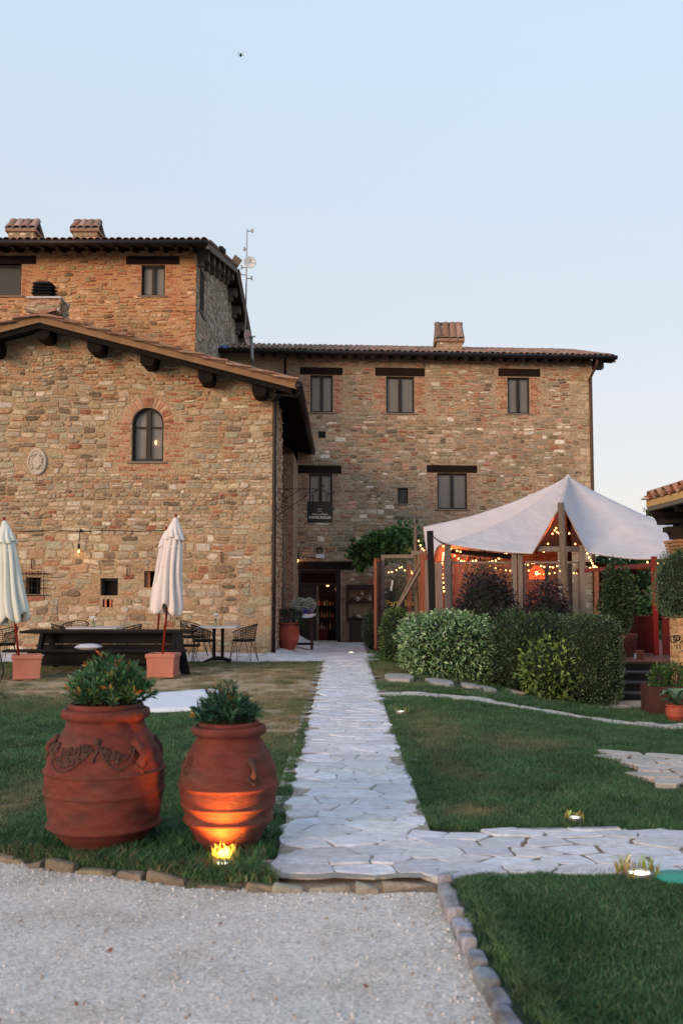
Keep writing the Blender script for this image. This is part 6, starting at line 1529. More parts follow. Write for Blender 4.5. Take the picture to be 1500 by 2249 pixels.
hbush('grey_green_bush', 'slim grey green bush left of the glass door frame', 797, 834, 1342, 1420, 26.5, .6, 2400, [(.08,.11,.075),(.05,.075,.05),(.11,.14,.10)], (.075,.013), 6, lump=.25, up=.8)
hbush('purple_shrub', 'larger dark purple shrub rising behind the hedge in front of the glazing', 1003, 1142, 1265, 1420, 20.6, 1.0, 6500, PURP, (.075,.040), 7, lump=.32, core=.8, expo=2.2, group='dark purple shrubs')
hbush('purple_shrub', 'smaller dark purple shrub right of the double timber post', 1148, 1258, 1283, 1400, 20.6, 1.0, 3800, PURP, (.075,.040), 8, lump=.40, core=.72, expo=2.2, group='dark purple shrubs')
hbush('hedge_infill', 'narrow dark shrub filling the gap left of the clipped hedge top', 1090, 1180, 1352, 1420, 19.3, .8, 2600, MIX, (.06,.028), 9, lump=.3)
hbush('dark_shrub', 'dark shrub growing behind the open glazed door frame', 846, 912, 1262, 1422, 28.5, .8, 3000, DARK, (.09,.045), 17, lump=.4, shell=.5)
# vine over the wall
vn = thing('grape_vine', 'bushy green grape vine trained over the wall above the wall shelf', 'vine', (P(830,1230,32.4).x, 32.6, -.27))
pts_, nr_ = [], []
for px0, px1, py0, py1, n, Y in ((800,905,1170,1222,1500,32.2), (765,830,1190,1235,420,32.6), (840,910,1165,1215,700,31.6), (775,812,1222,1252,60,32.9), (860,925,1150,1200,160,31), (885,930,1175,1225,300,30.5)):
    a = P(px0, py0, Y); b = P(px1, py1, Y); p, nn = blob_pts(((a.x+b.x)/2, Y, (a.z+b.z)/2), ((b.x-a.x)/2, .5, (a.z-b.z)/2*1.15), n, px0, 2, .5, 2.5, shell=.7); pts_.append(p); nr_.append(nn)
p = np.concatenate(pts_); tag(leaf_mesh('foliage', p, np.concatenate(nr_), .17, .15, pick_cols(len(p), [(.06,.16,.045),(.10,.24,.06),(.03,.09,.03),(.16,.30,.08)], 3), vn, 9, up=-.25, spread=.8), kind='stuff')
mb = MB()
for x0, z0 in ((780,1238),(812,1195),(850,1185),(900,1200)): mb.tube([P(905,1330,32.6), P(890,1240,32.6), P((x0+890)/2,(z0+1220)/2,32.5), P(x0, z0, 32.4)], [.05,.04,.03,.012], 6)
mb.tube([(P(905,1330,32.6).x, 32.6, -.3), P(905,1330,32.6)], .05, 7); mb.build('stem', M_bark, vn)

# ================================================================ TERRACE DECK, STEPS
XS0 = P(1352, 1500, 18.6).x; ZD = .19
dk = thing('timber_deck', 'raised timber deck with dark steps under the right end of the canopy', 'deck', (6.2, 19, GH(5.5,18.8)))
k = 0; y = 19.15
while y < 27.5:
    mb = MB(); mb.bb((2.2 if y > 20.9 else XS0-.35, y, ZD-.035), (8.6, y+.135, ZD)); mb.build('deck_board', M_deck, dk); y += .142
XS1 = P(1473, 1500, 18.6).x
zs_ = [ZD-.04-.155*i for i in range(5)]
for i in range(4):
    y0 = 19.12-.27*i; z1 = ZD-.002-.165*i
    if i: mb = MB(); mb.bb((XS0-.1, y0-.02, z1-.035), (XS1, y0+.27, z1)); mb.build('step_tread', M_tread, dk, bevel=.005)
    mb = MB(); mb.bb((XS0-.1, y0+.002, z1-.035-.135), (XS1, y0+.022, z1-.038)); mb.build('step_riser', M_step, dk)
mb = MB(); mb.bb((XS0-.1, 18.2, -.55), (XS1, 18.38, ZD-.165*3-.14)); mb.build('bottom_sleeper', M_greywood, dk, bevel=.01)
mb = MB(); mb.bb((2.2, 20.95, -.6), (XS0-.1, 21.0, ZD-.04)); mb.build('side_skirt', M_step, dk)
# red parapet panels, red post, items on the deck
rp = thing('red_parapet', 'deep red painted low parapet at the right end of the deck', 'parapet', (P(1420,1435,21.4).x, 21.4, ZD))
xa_, xb_, xc_ = P(1366,1400,21.4).x, P(1437,1400,21.4).x, P(1480,1400,20.4).x; zt = P(1420,1357,21.4).z
for x0, x1, y0, y1, in ((xa_, xb_, 21.4, 21.44), (xb_+.01, xc_+.5, 20.9, 20.94)):
    mb = MB(); mb.bb((x0, y0, ZD+.01), (x1, y1, zt)); mb.build('panel', M_redpaint, rp); mb = MB(); mb.bb((x0, y0-.02, zt+.002), (x1, y1+.02, zt+.045)); mb.build('rail', M_redpaint, rp)
q = P(1437, 1300, 21.0); mb = MB(); mb.bb((q.x-.05, 20.95, ZD), (q.x+.05, 21.05, P(1437,1222,21).z)); rpo = mb.build('red_post', mat('bright_red_post', (.20,.010,.010), .5), bevel=.008); tag(rpo, 'bright red square post standing on the red parapet', 'post')
mb = MB(); q0, q1 = P(1385, 1252, 22.0), P(1440, 1240, 21.1); mb.beam(q0-Vector((1.1,-.4,.02)), q1, .06, .09); rr = mb.build('red_rail', mat('dull_red_rail', (.12,.02,.018), .6)); tag(rr, 'dull red horizontal rail running back from the red post', 'rail')
pl = thing('deck_planter', 'dark red barrel planter with a tall dark plant on the deck', 'planter', (P(1373,1425,20.5).x, 20.6, ZD)); c = Vector((P(1373,1425,20.5).x, 20.6, ZD)); mb = MB(); mb.lathe([(.20,0),(.26,.35),(.27,.38),(.27,.46),(.22,.46),(.001,.42)], 24, c, cap=False); mb.build('tub', mat('dull_red_tub', (.09,.02,.018), .7), pl, smooth=True)
p, nn = blob_pts(c+Vector((-.12,0,1.15)), (.32,.3,.75), 2600, 44, 2, .4, shell=.6); tag(leaf_mesh('foliage', p, nn, .10, .05, pick_cols(len(p), DARK, 5), pl, 6), kind='stuff')
c = P(1404,1424,19.8); mb = MB(); mb.bb((c.x-.07, 19.75, ZD), (c.x+.07, 19.9, ZD+.17)); bx_ = mb.build('wooden_box', M_wood_r, bevel=.006); tag(bx_, 'small pale wooden box standing on the deck', 'box')
c = P(1394,1424,19.8); mb = MB(); mb.lathe([(.025,0),(.028,.02),(.02,.09),(.012,.12)], 10, (c.x, 19.8, ZD)); bx_ = mb.build('candle', M_white); tag(bx_, 'small white candle beside the wooden box on the deck', 'candle')

# ================================================================ CANOPY (stretched canvas)
cn = thing('canvas_canopy', 'pale stretched canvas canopy rising to a point over the glazed terrace', 'canopy', (5, 24, ZD))
PK = P(1247, 1047, 25.5)
BD = [P(930,1158,25.6), P(936,1200,24.9), P(947,1244,24.2), P(958,1205,23.4), P(976,1194,22.6), P(1030,1203,22.5), P(1100,1212,22.4), P(1168,1216,22.3), P(1188,1182,22.15), P(1212,1140,22.05), P(1232,1108,22.0),
      P(1250,1138,22.0), P(1272,1182,22.05), P(1291,1214,22.1), P(1340,1222,22.0), P(1400,1228,21.9), P(1462,1226,21.8), P(1482,1200,22.3), P(1505,1172,23.2), P(1500,1166,25.5), P(1470,1180,28.6), P(1380,1200,29.6), P(1250,1205,30), P(1100,1200,29.4), P(1010,1185,28.4), P(955,1168,27)]
seam = {0, 4, 7, 10, 13, 16, 18}
def crv(k, f):
    n = len(BD); a, b, c, d = BD[(k-1)%n], BD[k], BD[(k+1)%n], BD[(k+2)%n]
    if k in seam: a = b
    if (k+1) % n in seam: d = c
    return .5*((2*b)+(c-a)*f+(2*a-5*b+4*c-d)*f*f+(3*b-a-3*c+d)*f**3)
ring_ = [crv(k, j/6) for k in range(len(BD)) for j in range(6)]; NR = len(ring_); NRr = 34; vs = []
apex = BD[10]
for i in range(NRr+1):
    r_ = (i/NRr)**.9
    for k, b in enumerate(ring_):
        h = PK.lerp(b, r_)
        na = math.exp(-((k-60)/9.0)**2)          # ridge towards the notch stays straighter
        side_ = math.exp(-((k-108)/16.0)**2)     # and towards the right corner
        left_ = math.exp(-((k-6)/22.0)**2)
        sag = (.62-.50*na-.30*side_+.05*left_)*r_*(1-r_)*(1-.25*r_)*1.5
        z = h.z-sag*(PK.z-b.z)*.62*(1 if b.y < 27 else .6)
        nz_ = .018*noise.noise(Vector((h.x*1.2, h.y*1.2, 2)))+.010*math.sin(k*.9+2*r_)*r_**3
        z += nz_*min(1, (1-r_)*6)*(1 if r_ > .05 else 0)
        vs.append((h.x, h.y, z))
mb = MB(); mb.add(vs, [(i*NR+k, i*NR+(k+1)%NR, (i+1)*NR+(k+1)%NR, (i+1)*NR+k) for i in range(NRr) for k in range(NR)])
cv_ = mb.build('canvas', M_tent, cn, smooth=True); s_ = cv_.modifiers.new('thickness', 'SOLIDIFY'); s_.thickness = .012
mb = MB(); mb.tube([ring_[k] for k in range(NR)]+[ring_[0]], .014, 5); mb.build('hem_rope', mat('hem_cord', (.42,.37,.36), .9), cn)
mb = MB(); mb.lathe([(.10,-.06),(.07,.0),(.03,.05),(.001,.06)], 12, PK, cap=False); mb.build('peak_cap', M_tent, cn)
mb = MB(); mb.tube([(PK.x, PK.y, ZD), (PK.x, PK.y, PK.z)], .06, 10); mb.build('centre_pole', M_wood_d, cn)
# weathered timber frame of the terrace: every post its own thing
def post(label, top, bot, w_=.12, m=M_wood_g, round_=False, group='timber posts of the terrace', cat='post', name='timber_post', d=None):
    mb = MB()
    if round_: mb.tube([bot, bot.lerp(top,.3)+Vector((.02,0,0)), bot.lerp(top,.65)-Vector((.015,0,0)), top], [w_*.55,w_*.52,w_*.5,w_*.46], 10)
    else: mb.beam(bot, top, w_, d or w_, up=(0,1,0))
    return tag(mb.build(name, m, None, smooth=round_, bevel=0 if round_ else .008), label, cat, group)
def V3(px, py, Y): return P(px, py, Y)
def foot(px, Y, z=ZD): q = P(px, 1345, Y); return Vector((q.x, Y, z))
post('rustic round pole leaning in the canopy opening, front of all posts', V3(1231,1104,21.9), Vector((P(1250,1345,21.9).x, 21.9, GH(5,21.9)-.1)), .155, M_bark, True)
post('square black metal post with chains at the canopy left corner', V3(944,1166,22.0), Vector((P(953,1350,22).x, 22.0, -.45)), .135, M_black)
post('weathered square post under the canopy left front corner', V3(983,1197,22.7), foot(983,22.7), .13)
post('left half of the weathered double post beside the purple shrub', V3(1128,1212,22.5), foot(1129,22.5), .105)
post('right half of the weathered double post beside the purple shrub', V3(1141,1213,22.52), foot(1142,22.52), .105)
post('weathered square post right of the rustic leaning pole', V3(1277,1198,22.3), foot(1279,22.3), .125)
post('slim weathered post behind the right canopy edge', V3(1309,1238,24.6), foot(1309,24.6), .10)
post('dark slim post right of the slim weathered one', V3(1323,1240,25.2), foot(1322,25.2), .16, M_wood_d)
post('reddish post just behind the canopy left front corner', V3(1001,1220,23.6), foot(1002,23.6), .085, M_wood_r)
post('narrow brown post between the black post and left corner post', V3(966,1235,23.2), foot(968,23.2), .11)
post('dark post deep in the right end of the terrace', V3(1352,1245,25.4), foot(1352,25.4), .17, M_wood_d)
post('slim dark post near the back right of the terrace', V3(1392,1250,27), foot(1392,27), .09, M_wood_d)
post('tall thin rustic pole at the back left of the canopy', V3(912,1152,25.8), Vector((P(916,1400,25.8).x, 25.8, GH(2,25.8))), .10, M_bark, True)
post('red lit timber post behind the left glazed frame', V3(898,1240,26.9), Vector((P(899,1400,26.9).x, 26.9, GH(2,27))), .12, M_wood_r)
post('broad reddish board post left of the black metal post', V3(930,1215,25.0), Vector((P(930,1400,25.0).x, 25.0, GH(2,25))), .16, M_wood_r)
post('brown square post immediately left of the black metal post', V3(937,1230,24.3), Vector((P(938,1400,24.3).x, 24.3, GH(2,24.3))), .09)
GB = 'timber beams and braces of the terrace'
def beam_(label, a, b, w_=.10, m=M_wood_g, h=None): mb = MB(); mb.beam(a, b, w_, h or w_); return tag(mb.build('timber_beam', m, None, bevel=.008), label, 'beam', GB)
beam_('weathered beam across the canopy opening behind the rustic pole', V3(1180,1206,22.4), V3(1284,1206,22.4), .09, h=.12)
beam_('beam along the front edge from the corner post to the double post', V3(976,1209,22.9), V3(1136,1224,22.7), .09, M_wood_d, h=.11)
beam_('weathered beam right of the canopy opening', V3(1284,1238,23.4), V3(1440,1250,23.4), .09, M_wood_d)
beam_('reddish slanting brace behind the left corner post', V3(1030,1222,23.5), V3(1002,1320,23.5), .075, M_wood_r)
beam_('long slanting brace crossing the left glazed frame', V3(932,1236,25.2), V3(868,1345,25.9), .07)
beam_('second slanting brace beside the long one', V3(926,1226,25.4), V3(862,1352,26.4), .05)
beam_('short beam tying the thin rustic pole to the black post', V3(905,1214,25.6), V3(934,1214,25.0), .07, h=.10)
mb = MB(); pa, pb = V3(951,1178,22.0), V3(976,1194,22.55)
for k in range(7): c = pa.lerp(pb, k/6)+Vector((0,0,-.02*math.sin(PI*k/6))); mb.ball(c, .028, 6, 4, sc=(1,.6,.7))
tag(mb.build('tension_chain', M_iron), 'short black chain tying the canopy corner to the black post', 'chain')
# glazed frames
def glazed(label, x0, y0, x1, y1, Ya, Yb, m=M_wood_g, w_=.09, name='glazed_frame', rail=None, glass=True):
    """upright frame between two pixel columns at distances Ya and Yb"""
    a0, a1 = P(x0, y0, Ya), P(x0, y1, Ya); b0, b1 = P(x1, y0, Yb), P(x1, y1, Yb); b0.z = a0.z; b1.z = a1.z; b0.x = P(x1, y0, Yb).x; b1.x = b0.x; a1.x = a0.x
    t = thing(name, label, 'glass frame', ((a1.x+b1.x)/2, (Ya+Yb)/2, a1.z))
    for nm, p, q in (('stile', a1, a0), ('stile', b1, b0)): mb = MB(); mb.beam(p, q, w_, .06, up=(0,1,0)); mb.build(nm, m, t, bevel=.006)
    d = (b0-a0).normalized()*w_*.5
    for nm, p, q in (('top_rail', a0-d-Vector((0,0,-w_/2)), b0+d-Vector((0,0,-w_/2))), ('bottom_rail', a1+d, b1-d)): mb = MB(); mb.beam(p, q, .055, w_); mb.build(nm, m, t, bevel=.006)
    if rail: p = a0.lerp(a1, rail)+d; q = b0.lerp(b1, rail)-d; mb = MB(); mb.beam(p, q, .05, w_); mb.build('mid_rail', m, t, bevel=.006)
    if glass: mb = MB(); nn = (b0-a0).cross(Vector((0,0,1))).normalized()*.004; mb.prism([a1, b1, b0, a0], nn); mb.build('pane', M_glass, t)
    return t
g1 = glazed('open weathered glazed frame with Party Sax lettering on its pane', 840, 1226, 918, 1418, 26.4, 26.2, rail=.63)
text('Party Sax', g1, P(879, 1325, 26.1), .21, M_gold, wd=62/F*26.2)
mb = MB(); mb.box(P(860, 1286, 26.15), (.05,.012,.28), Matrix.Rotation(.15, 3, 'Y')); mb.build('white_sticker', M_white, g1)
mb = MB(); mb.box(P(838.5, 1324, 26.2), (.05,.06,.12)); mb.build('door_handle', M_steel, g1)
glazed('narrow reddish folded glass door leaf left of the open frame', 824, 1232, 836, 1424, 25.6, 26.6, m=M_wood_r, w_=.07)
glazed('long glazed bay between the corner post and the double post', 990, 1238, 1124, 1352, 22.75, 22.65, w_=.05)
glazed('glazed bay between the double post and the weathered post', 1150, 1238, 1271, 1352, 22.6, 22.5, w_=.05)
glazed('glazed side bay receding behind the left canopy corner', 958, 1240, 948, 1345, 23.4, 25.2, w_=.05)
# inside: back wall shade, dark furniture
it = thing('terrace_counter', 'dark counter with stacked things deep inside the glazed terrace', 'counter', (4.8, 27.2, ZD))
mb = MB(); mb.bb((2.9, 27.3, ZD), (6.0, 28.0, 1.15)); mb.build('cabinet', M_wood_d, it); mb = MB(); mb.bb((2.85, 27.22, 1.152), (6.05, 28.05, 1.19)); mb.build('counter_top', M_wood_r, it)
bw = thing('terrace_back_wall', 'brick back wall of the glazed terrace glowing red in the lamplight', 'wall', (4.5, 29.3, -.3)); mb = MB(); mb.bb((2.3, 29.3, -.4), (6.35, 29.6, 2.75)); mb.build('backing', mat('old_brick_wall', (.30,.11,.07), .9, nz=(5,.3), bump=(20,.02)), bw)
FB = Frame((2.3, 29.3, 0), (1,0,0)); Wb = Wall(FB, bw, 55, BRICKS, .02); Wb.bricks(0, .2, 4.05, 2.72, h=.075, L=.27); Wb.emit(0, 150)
mb = MB(); mb.bb((P(1200,1300,29).x, 29.24, .9), (P(1208,1300,29).x, 29.3, 2.2)); dbx = mb.build('dark_flue', M_black); tag(dbx, 'narrow dark upright flue on the terrace back wall', 'flue')
hbush('interior_plant', 'dark climbing plant inside the terrace beside the reddish brace', 1020, 1105, 1232, 1345, 25.5, .8, 2600, [(.03,.06,.02),(.05,.09,.03),(.09,.12,.03)], (.11,.06), 61, lump=.5, core=.6, shell=.6, cat='plant')

# string lights
def pend(label, c, s=1):
    t = thing('pendant_lamp', label, 'lamp', c); mb = MB(); r_, h = .20*s, .38*s; nA = 16; lv = 7
    def prof(f): return r_*(math.sin(min(1, f*1.6)*PI/2)**.8 if f < .625 else 1.0)
    P_ = [[c+Vector((prof(j/lv)*math.cos(2*PI*k/nA+j*.2), prof(j/lv)*math.sin(2*PI*k/nA+j*.2), -h*j/lv)) for k in range(nA)] for j in range(lv+1)]
    for j in range(1, lv+1): mb.tube(P_[j]+[P_[j][0]], .006, 4)
    for k in range(nA): mb.tube([P_[j][(k)%nA] for j in range(lv+1)], .005, 4); mb.tube([P_[j][(k-j)%nA] for j in range(lv+1)], .005, 4)
    mb.build('wicker_shade', mat('wicker', (.35,.13,.04), .7), t); mb = MB(); mb.ball(c-Vector((0,0,h*.6)), .055*s); mb.build('bulb', M_bulb, t)
    mb = MB(); mb.tube([c, c+Vector((0,0,.9))], .006, 4); mb.build('cord', M_black, t); return t
pend('arched wicker pendant lamp glowing orange inside the terrace', P(1178, 1240, 26.0), 1.0)
def lamp(nm, loc, e, col, r_=.15):
    ld = bpy.data.lights.new(nm, 'POINT'); ld.energy = e; ld.color = col; ld.shadow_soft_size = r_; lo = bpy.data.objects.new(nm, ld); COL.objects.link(lo); lo.location = loc
lamp('pendant_light', P(1178, 1262, 25.9), 95, (1,.17,.045))
lamp('string_light_glow', P(1235, 1165, 23.6), 45, (1,.09,.02)); lamp('string_light_glow', P(1020, 1225, 23.6), 45, (1,.14,.03)); lamp('string_light_glow', P(1400, 1240, 23.2), 26, (1,.22,.06)); lamp('string_light_glow', P(905, 1230, 27.4), 34, (1,.14,.05))
bulb_me = MB(); bulb_me.ball((0,0,0), .021, 7, 5); BME = bulb_me.mesh('bulb', M_bulb, smooth=True); rg = random.Random(77)
def string(label, pts, n, sag=.12, jit=.02):
    t = thing('string_light', label, 'string light', pts[0], 'strings of warm bulbs under the canopy'); cur = []
    for a, b in zip(pts, pts[1:]):
        for j in range(8): f = j/8; cur.append(a.lerp(b, f)-Vector((0,0,sag*4*f*(1-f))))
    cur.append(pts[-1]); mb = MB(); mb.tube(cur, .005, 4); mb.build('wire', M_black, t)
    n = int(n*1.35)
    for k in range(n):
        f = (k+.5)/n*(len(cur)-1)+rg.uniform(-.3,.3); f = max(0, min(len(cur)-1.001, f)); i = int(f); p = cur[i].lerp(cur[i+1], f-i)-Vector((0,0,.045+rg.uniform(0, jit)))
        o = bpy.data.objects.new('bulb', BME); COL.objects.link(o); o.parent = t; o.location = p-ORG[t.name]
string('string of warm bulbs along the canopy front edge near the left corner', [V3(966,1192,22.7), V3(1060,1212,22.9), V3(1128,1216,23)], 14, .05)
string('string of warm bulbs looping lower behind the left front bay', [V3(990,1205,23.2), V3(1040,1225,24), V3(1110,1210,25), V3(1170,1232,25), V3(1250,1226,25)], 24, .14)
string('string of warm bulbs low across the back of the terrace', [V3(1070,1236,27), V3(1150,1245,27), V3(1230,1250,27), V3(1300,1240,27)], 17, .10)
string('string of warm bulbs climbing the canopy opening', [V3(1188,1215,23), V3(1212,1168,23.4), V3(1232,1130,23.8), V3(1262,1190,23.4), V3(1280,1200,23)], 8, .03)
string('cluster of warm bulbs high inside the canopy opening', [V3(1216,1160,24.4), V3(1240,1166,24.4)], 5, .03)
string('string of warm bulbs hanging at the right of the weathered post', [V3(1283,1195,22.5), V3(1296,1225,22.8), V3(1306,1240,23.2), V3(1290,1245,23.6)], 8, .02)
string('string of warm bulbs to the right under the canopy edge', [V3(1305,1238,23.5), V3(1335,1242,24.2), V3(1350,1234,24.6)], 7, .05)
string('last warm bulbs near the red post', [V3(1415,1226,22.2), V3(1438,1230,21.9), V3(1462,1233,21.8)], 3, .02)
string('vertical string of warm bulbs beside the left corner post', [V3(974,1205,23), V3(970,1240,23.2), V3(975,1300,23.2)], 9, 0)
string('string of warm bulbs by the thin rustic pole at the back left', [V3(918,1180,25.4), V3(932,1205,25.2), V3(922,1250,25.4)], 6, .05)
string('string of small bulbs seen through the left glazed frame', [V3(850,1252,28), V3(880,1240,29), V3(905,1250,28), V3(900,1282,28)], 9, .06)

# ================================================================ BRICK PAVILION (right edge)
YP = 18.25
pv = thing('brick_pavilion', 'corner of a small pavilion with curled roof tiles and dark carved beams', 'pavilion', (P(1500,1400,YP).x, YP, GH(6,YP)))
OB = [((.46,.26,.13),4),((.52,.33,.18),4),((.40,.21,.11),3),((.56,.40,.24),2)]
px0 = P(1476,1300,YP+.6).x; zc1 = P(1480,1184,YP).z; zc0 = P(1480,1213,YP).z; gzp = GH(6,YP)-.1
mb = MB(); mb.bb((px0+.06, YP, gzp), (px0+.8, YP+.6, zc0)); pc = mb.build('brick_column', mat('ochre_mortar', (.50,.34,.18), .95, nz=(6,.2)), pv)
FQ = Frame((px0+.06, YP, 0), (1,0,0)); Wq = Wall(FQ, pc, 61, OB, .005); Wq.bricks(0, gzp+.1, .74, zc0, h=.068, L=.25, pal=OB, proud=(.006,.018), skip=.01); Wq.emit(0, 110)
FQ2 = Frame((px0+.06, YP+.6, 0), (0,-1,0)); Wq = Wall(FQ2, pc, 62, OB, .005); Wq.bricks(0, gzp+.1, .6, zc0, h=.068, L=.25, pal=OB, skip=.01); Wq.emit(0, 60)
for k in range(4):
    z = zc0+(zc1-zc0)*k/4; o_ = .0-.018*k; mb = MB(); mb.bb((px0-.06+o_, YP-.10+o_, z+.004), (px0+.9, YP+.7, z+(zc1-zc0)/4-.006)); mb.build('capital_course', M_brick if False else mat('capital_brick', (.40,.19,.10), .9, nz=(9,.25)), pv, bevel=.006)
# carved corbels: stepped and rounded beam ends
def corbel(z0, z1, tipx, bodyx, y0, y1):
    mb = MB(); n = 8; h = z1-z0; pts = [(bodyx+1.2, z1), (tipx, z1), (tipx, z1-h*.42)]
    pts += [(tipx+.04+(bodyx-tipx-.04)*math.sin(PI/2*k/n), z1-h*.42-(h*.58)*(1-math.cos(PI/2*k/n))) for k in range(n+1)]; pts += [(bodyx+1.2, z0)]
    mb.prism([(x, y0, z) for x, z in pts], (0, y1-y0, 0)); return mb.build('carved_corbel', M_black if False else mat('black_beam', (.022,.018,.016), .7, nz=(8,.3)), pv, bevel=.008)
corbel(zc1+.004, P(1480,1156,YP).z, P(1467,1160,YP).x, P(1481,1170,YP).x, YP+.0, YP+.34)
A_, B_ = P(1413,1094,YP-.5), P(1440,1135,YP-.5)
corbel(P(1480,1148,YP-.2).z, P(1480,1112,YP-.2).z, P(1443,1120,YP-.2).x, P(1468,1140,YP-.2).x, YP-.1, YP+.5)
# roof: the eave runs towards the camera, its tile ends facing left
ex, eyf = P(1418, 1097, 18.2).x, 18.2; ez_ = P(1418, 1100, 18.2).z; tr = math.tan(R(17)); rl = 2.6
def slab(nm, m, x0, x1, z0, z1, dz, ya=12.0, yb=eyf, bev=0):
    mb = MB(); mb.prism([(x0, ya, z0), (x1, ya, z1), (x1, ya, z1-dz), (x0, ya, z0-dz)], (0, yb-ya, 0)); return mb.build(nm, m, pv, bevel=bev)
slab('roof_boards', M_wood_d, ex+.04, ex+rl, ez_-.02, ez_-.02+rl*tr, .05)
mb = MB(); mb.bb((ex, 12.0, ez_-.12), (ex+.03, eyf, ez_-.005)); mb.build('plaster_band', M_ochre, pv)
mb = MB(); mb.bb((ex+.005, 12.0, ez_-.20), (ex+.14, eyf-.02, ez_-.118)); mb.build('eave_beam', M_greywood, pv, bevel=.01)
k = 0; y = 12.1
while y < eyf-.1:
    cov = k % 2 == 0; M = Matrix.Translation((ex-.05, y, ez_+(.045 if cov else .085))) @ Matrix.Rotation(-math.atan(tr), 4, 'Y') @ Matrix.Rotation(-PI/2, 4, 'Z')
    mb = MB(); barrel(mb, L_=rl, r0=.125, r1=.115, th=.02, n=8, mtx=M, col=vary(rnd.choice([(.30,.14,.09),(.36,.20,.14),(.42,.14,.07),(.24,.15,.11)]), .15), flip=not cov); mb.build('tile', M_tile, pv); y += .205; k += 1
mb = MB(); mb.bb((ex-.08, eyf-.14, ez_+.02), (ex+.6, eyf+.06, ez_+.05)); mb.build('edge_tile', M_tile, pv)
for y in (17.9, 16.9, 15.9, 14.9): mb = MB(); mb.bb((ex+.10, y-.06, ez_-.30), (ex+rl, y+.06, ez_-.14)); mb.build('rafter', M_wood_d, pv)
mb = MB(); mb.bb((px0+.0, 12.0, P(1480,1155,YP).z), (px0+.35, YP+.5, ez_-.19)); mb.build('wall_plate', mat('black_beam', (.022,.018,.016)), pv)
# second low brick pier in front, with an iron ornament and a shrub on top
YQ = 17.25; gq = GH(5.1, YQ); qx = P(1470,1450,YQ+.5).x; qz = P(1480,1358,YQ).z
lp_ = thing('brick_pier', 'low ochre brick pier carrying a round iron ornament at the right edge', 'pier', (qx+.35, YQ+.2, gq))
mb = MB(); mb.bb((qx+.012, YQ+.012, gq-.1), (qx+.75, YQ+.5, qz)); mb.build('core', mat('ochre_mortar', (.50,.34,.18)), lp_)
FQ = Frame((qx, YQ+.012, 0), (1,0,0)); Wq = Wall(FQ, lp_, 63, OB, .004); Wq.bricks(0, gq, .75, qz, h=.068, L=.25, proud=(.006,.02), skip=.01, pal=OB); Wq.emit(0, 130)
FQ2 = Frame((qx+.012, YQ+.5, 0), (0,-1,0)); Wq = Wall(FQ2, lp_, 64, OB, .004); Wq.bricks(0, gq, .49, qz, h=.068, L=.25, pal=OB, skip=.01); Wq.emit(0, 30)
orn = thing('iron_ornament', 'round pale wheel ornament with curled iron rings on the brick pier', 'ornament', P(1488,1411,YQ)); c = P(1489, 1411, YQ-.03); mb = MB(); rr = .145
mb.tube([c+Vector((rr*.72*math.sin(t), 0, rr*math.cos(t))) for t in [2*PI*k/28 for k in range(29)]], .020, 7); mb.lathe([(.03,-.02),(.03,.02)], 12, c)
for k in range(6): g = k*PI/3; mb.tube([c, c+Vector((rr*.72*math.sin(g), 0, rr*math.cos(g)))], .012, 6)
mb.build('wheel', mat('pale_wood', (.45,.30,.16), .8), orn)
mb = MB()
for dx, dz, q in ((-.10,.06,.055), (-.045,.075,.05)): mb.tube([c+Vector((dx+q*math.sin(t), -.03, dz+q*math.cos(t))) for t in [2*PI*k/20 for k in range(21)]], .009, 6)
mb.build('rings', M_iron, orn)
sb = bush('round_shrub', 'dense fine-leaved round shrub growing on top of the brick pier', (P(1508,1285,17.4).x, 17.5, (P(1500,1208,17.4).z+qz)/2), (.54,.46,(P(1500,1208,17.4).z-qz)/2+.03), 14000, [(.07,.14,.07),(.11,.19,.10),(.04,.08,.045),(.20,.29,.17)], (.036,.012), 71, expo=2.3, lump=.28, zb=qz-.02, lsc=5, shoots=160)
for px, py, n, lb in ((1433,1121,90,'sprig of green leaves showing under the pavilion eave'),):
    c = P(px, py, 18.5); t = thing('leafy_branch', lb, 'branch', c); p, nn = blob_pts(c, (.16,.15,.13), n, 4, 2, .4, shell=.9); leaf_mesh('foliage', p, nn, .07, .045, pick_cols(len(p), MIX, 3), t, 3)
    mb = MB(); mb.tube([c+Vector((1.2,.3,-.8)), c+Vector((.4,.1,-.2)), c], .012, 5); mb.build('twig', M_twig, t)
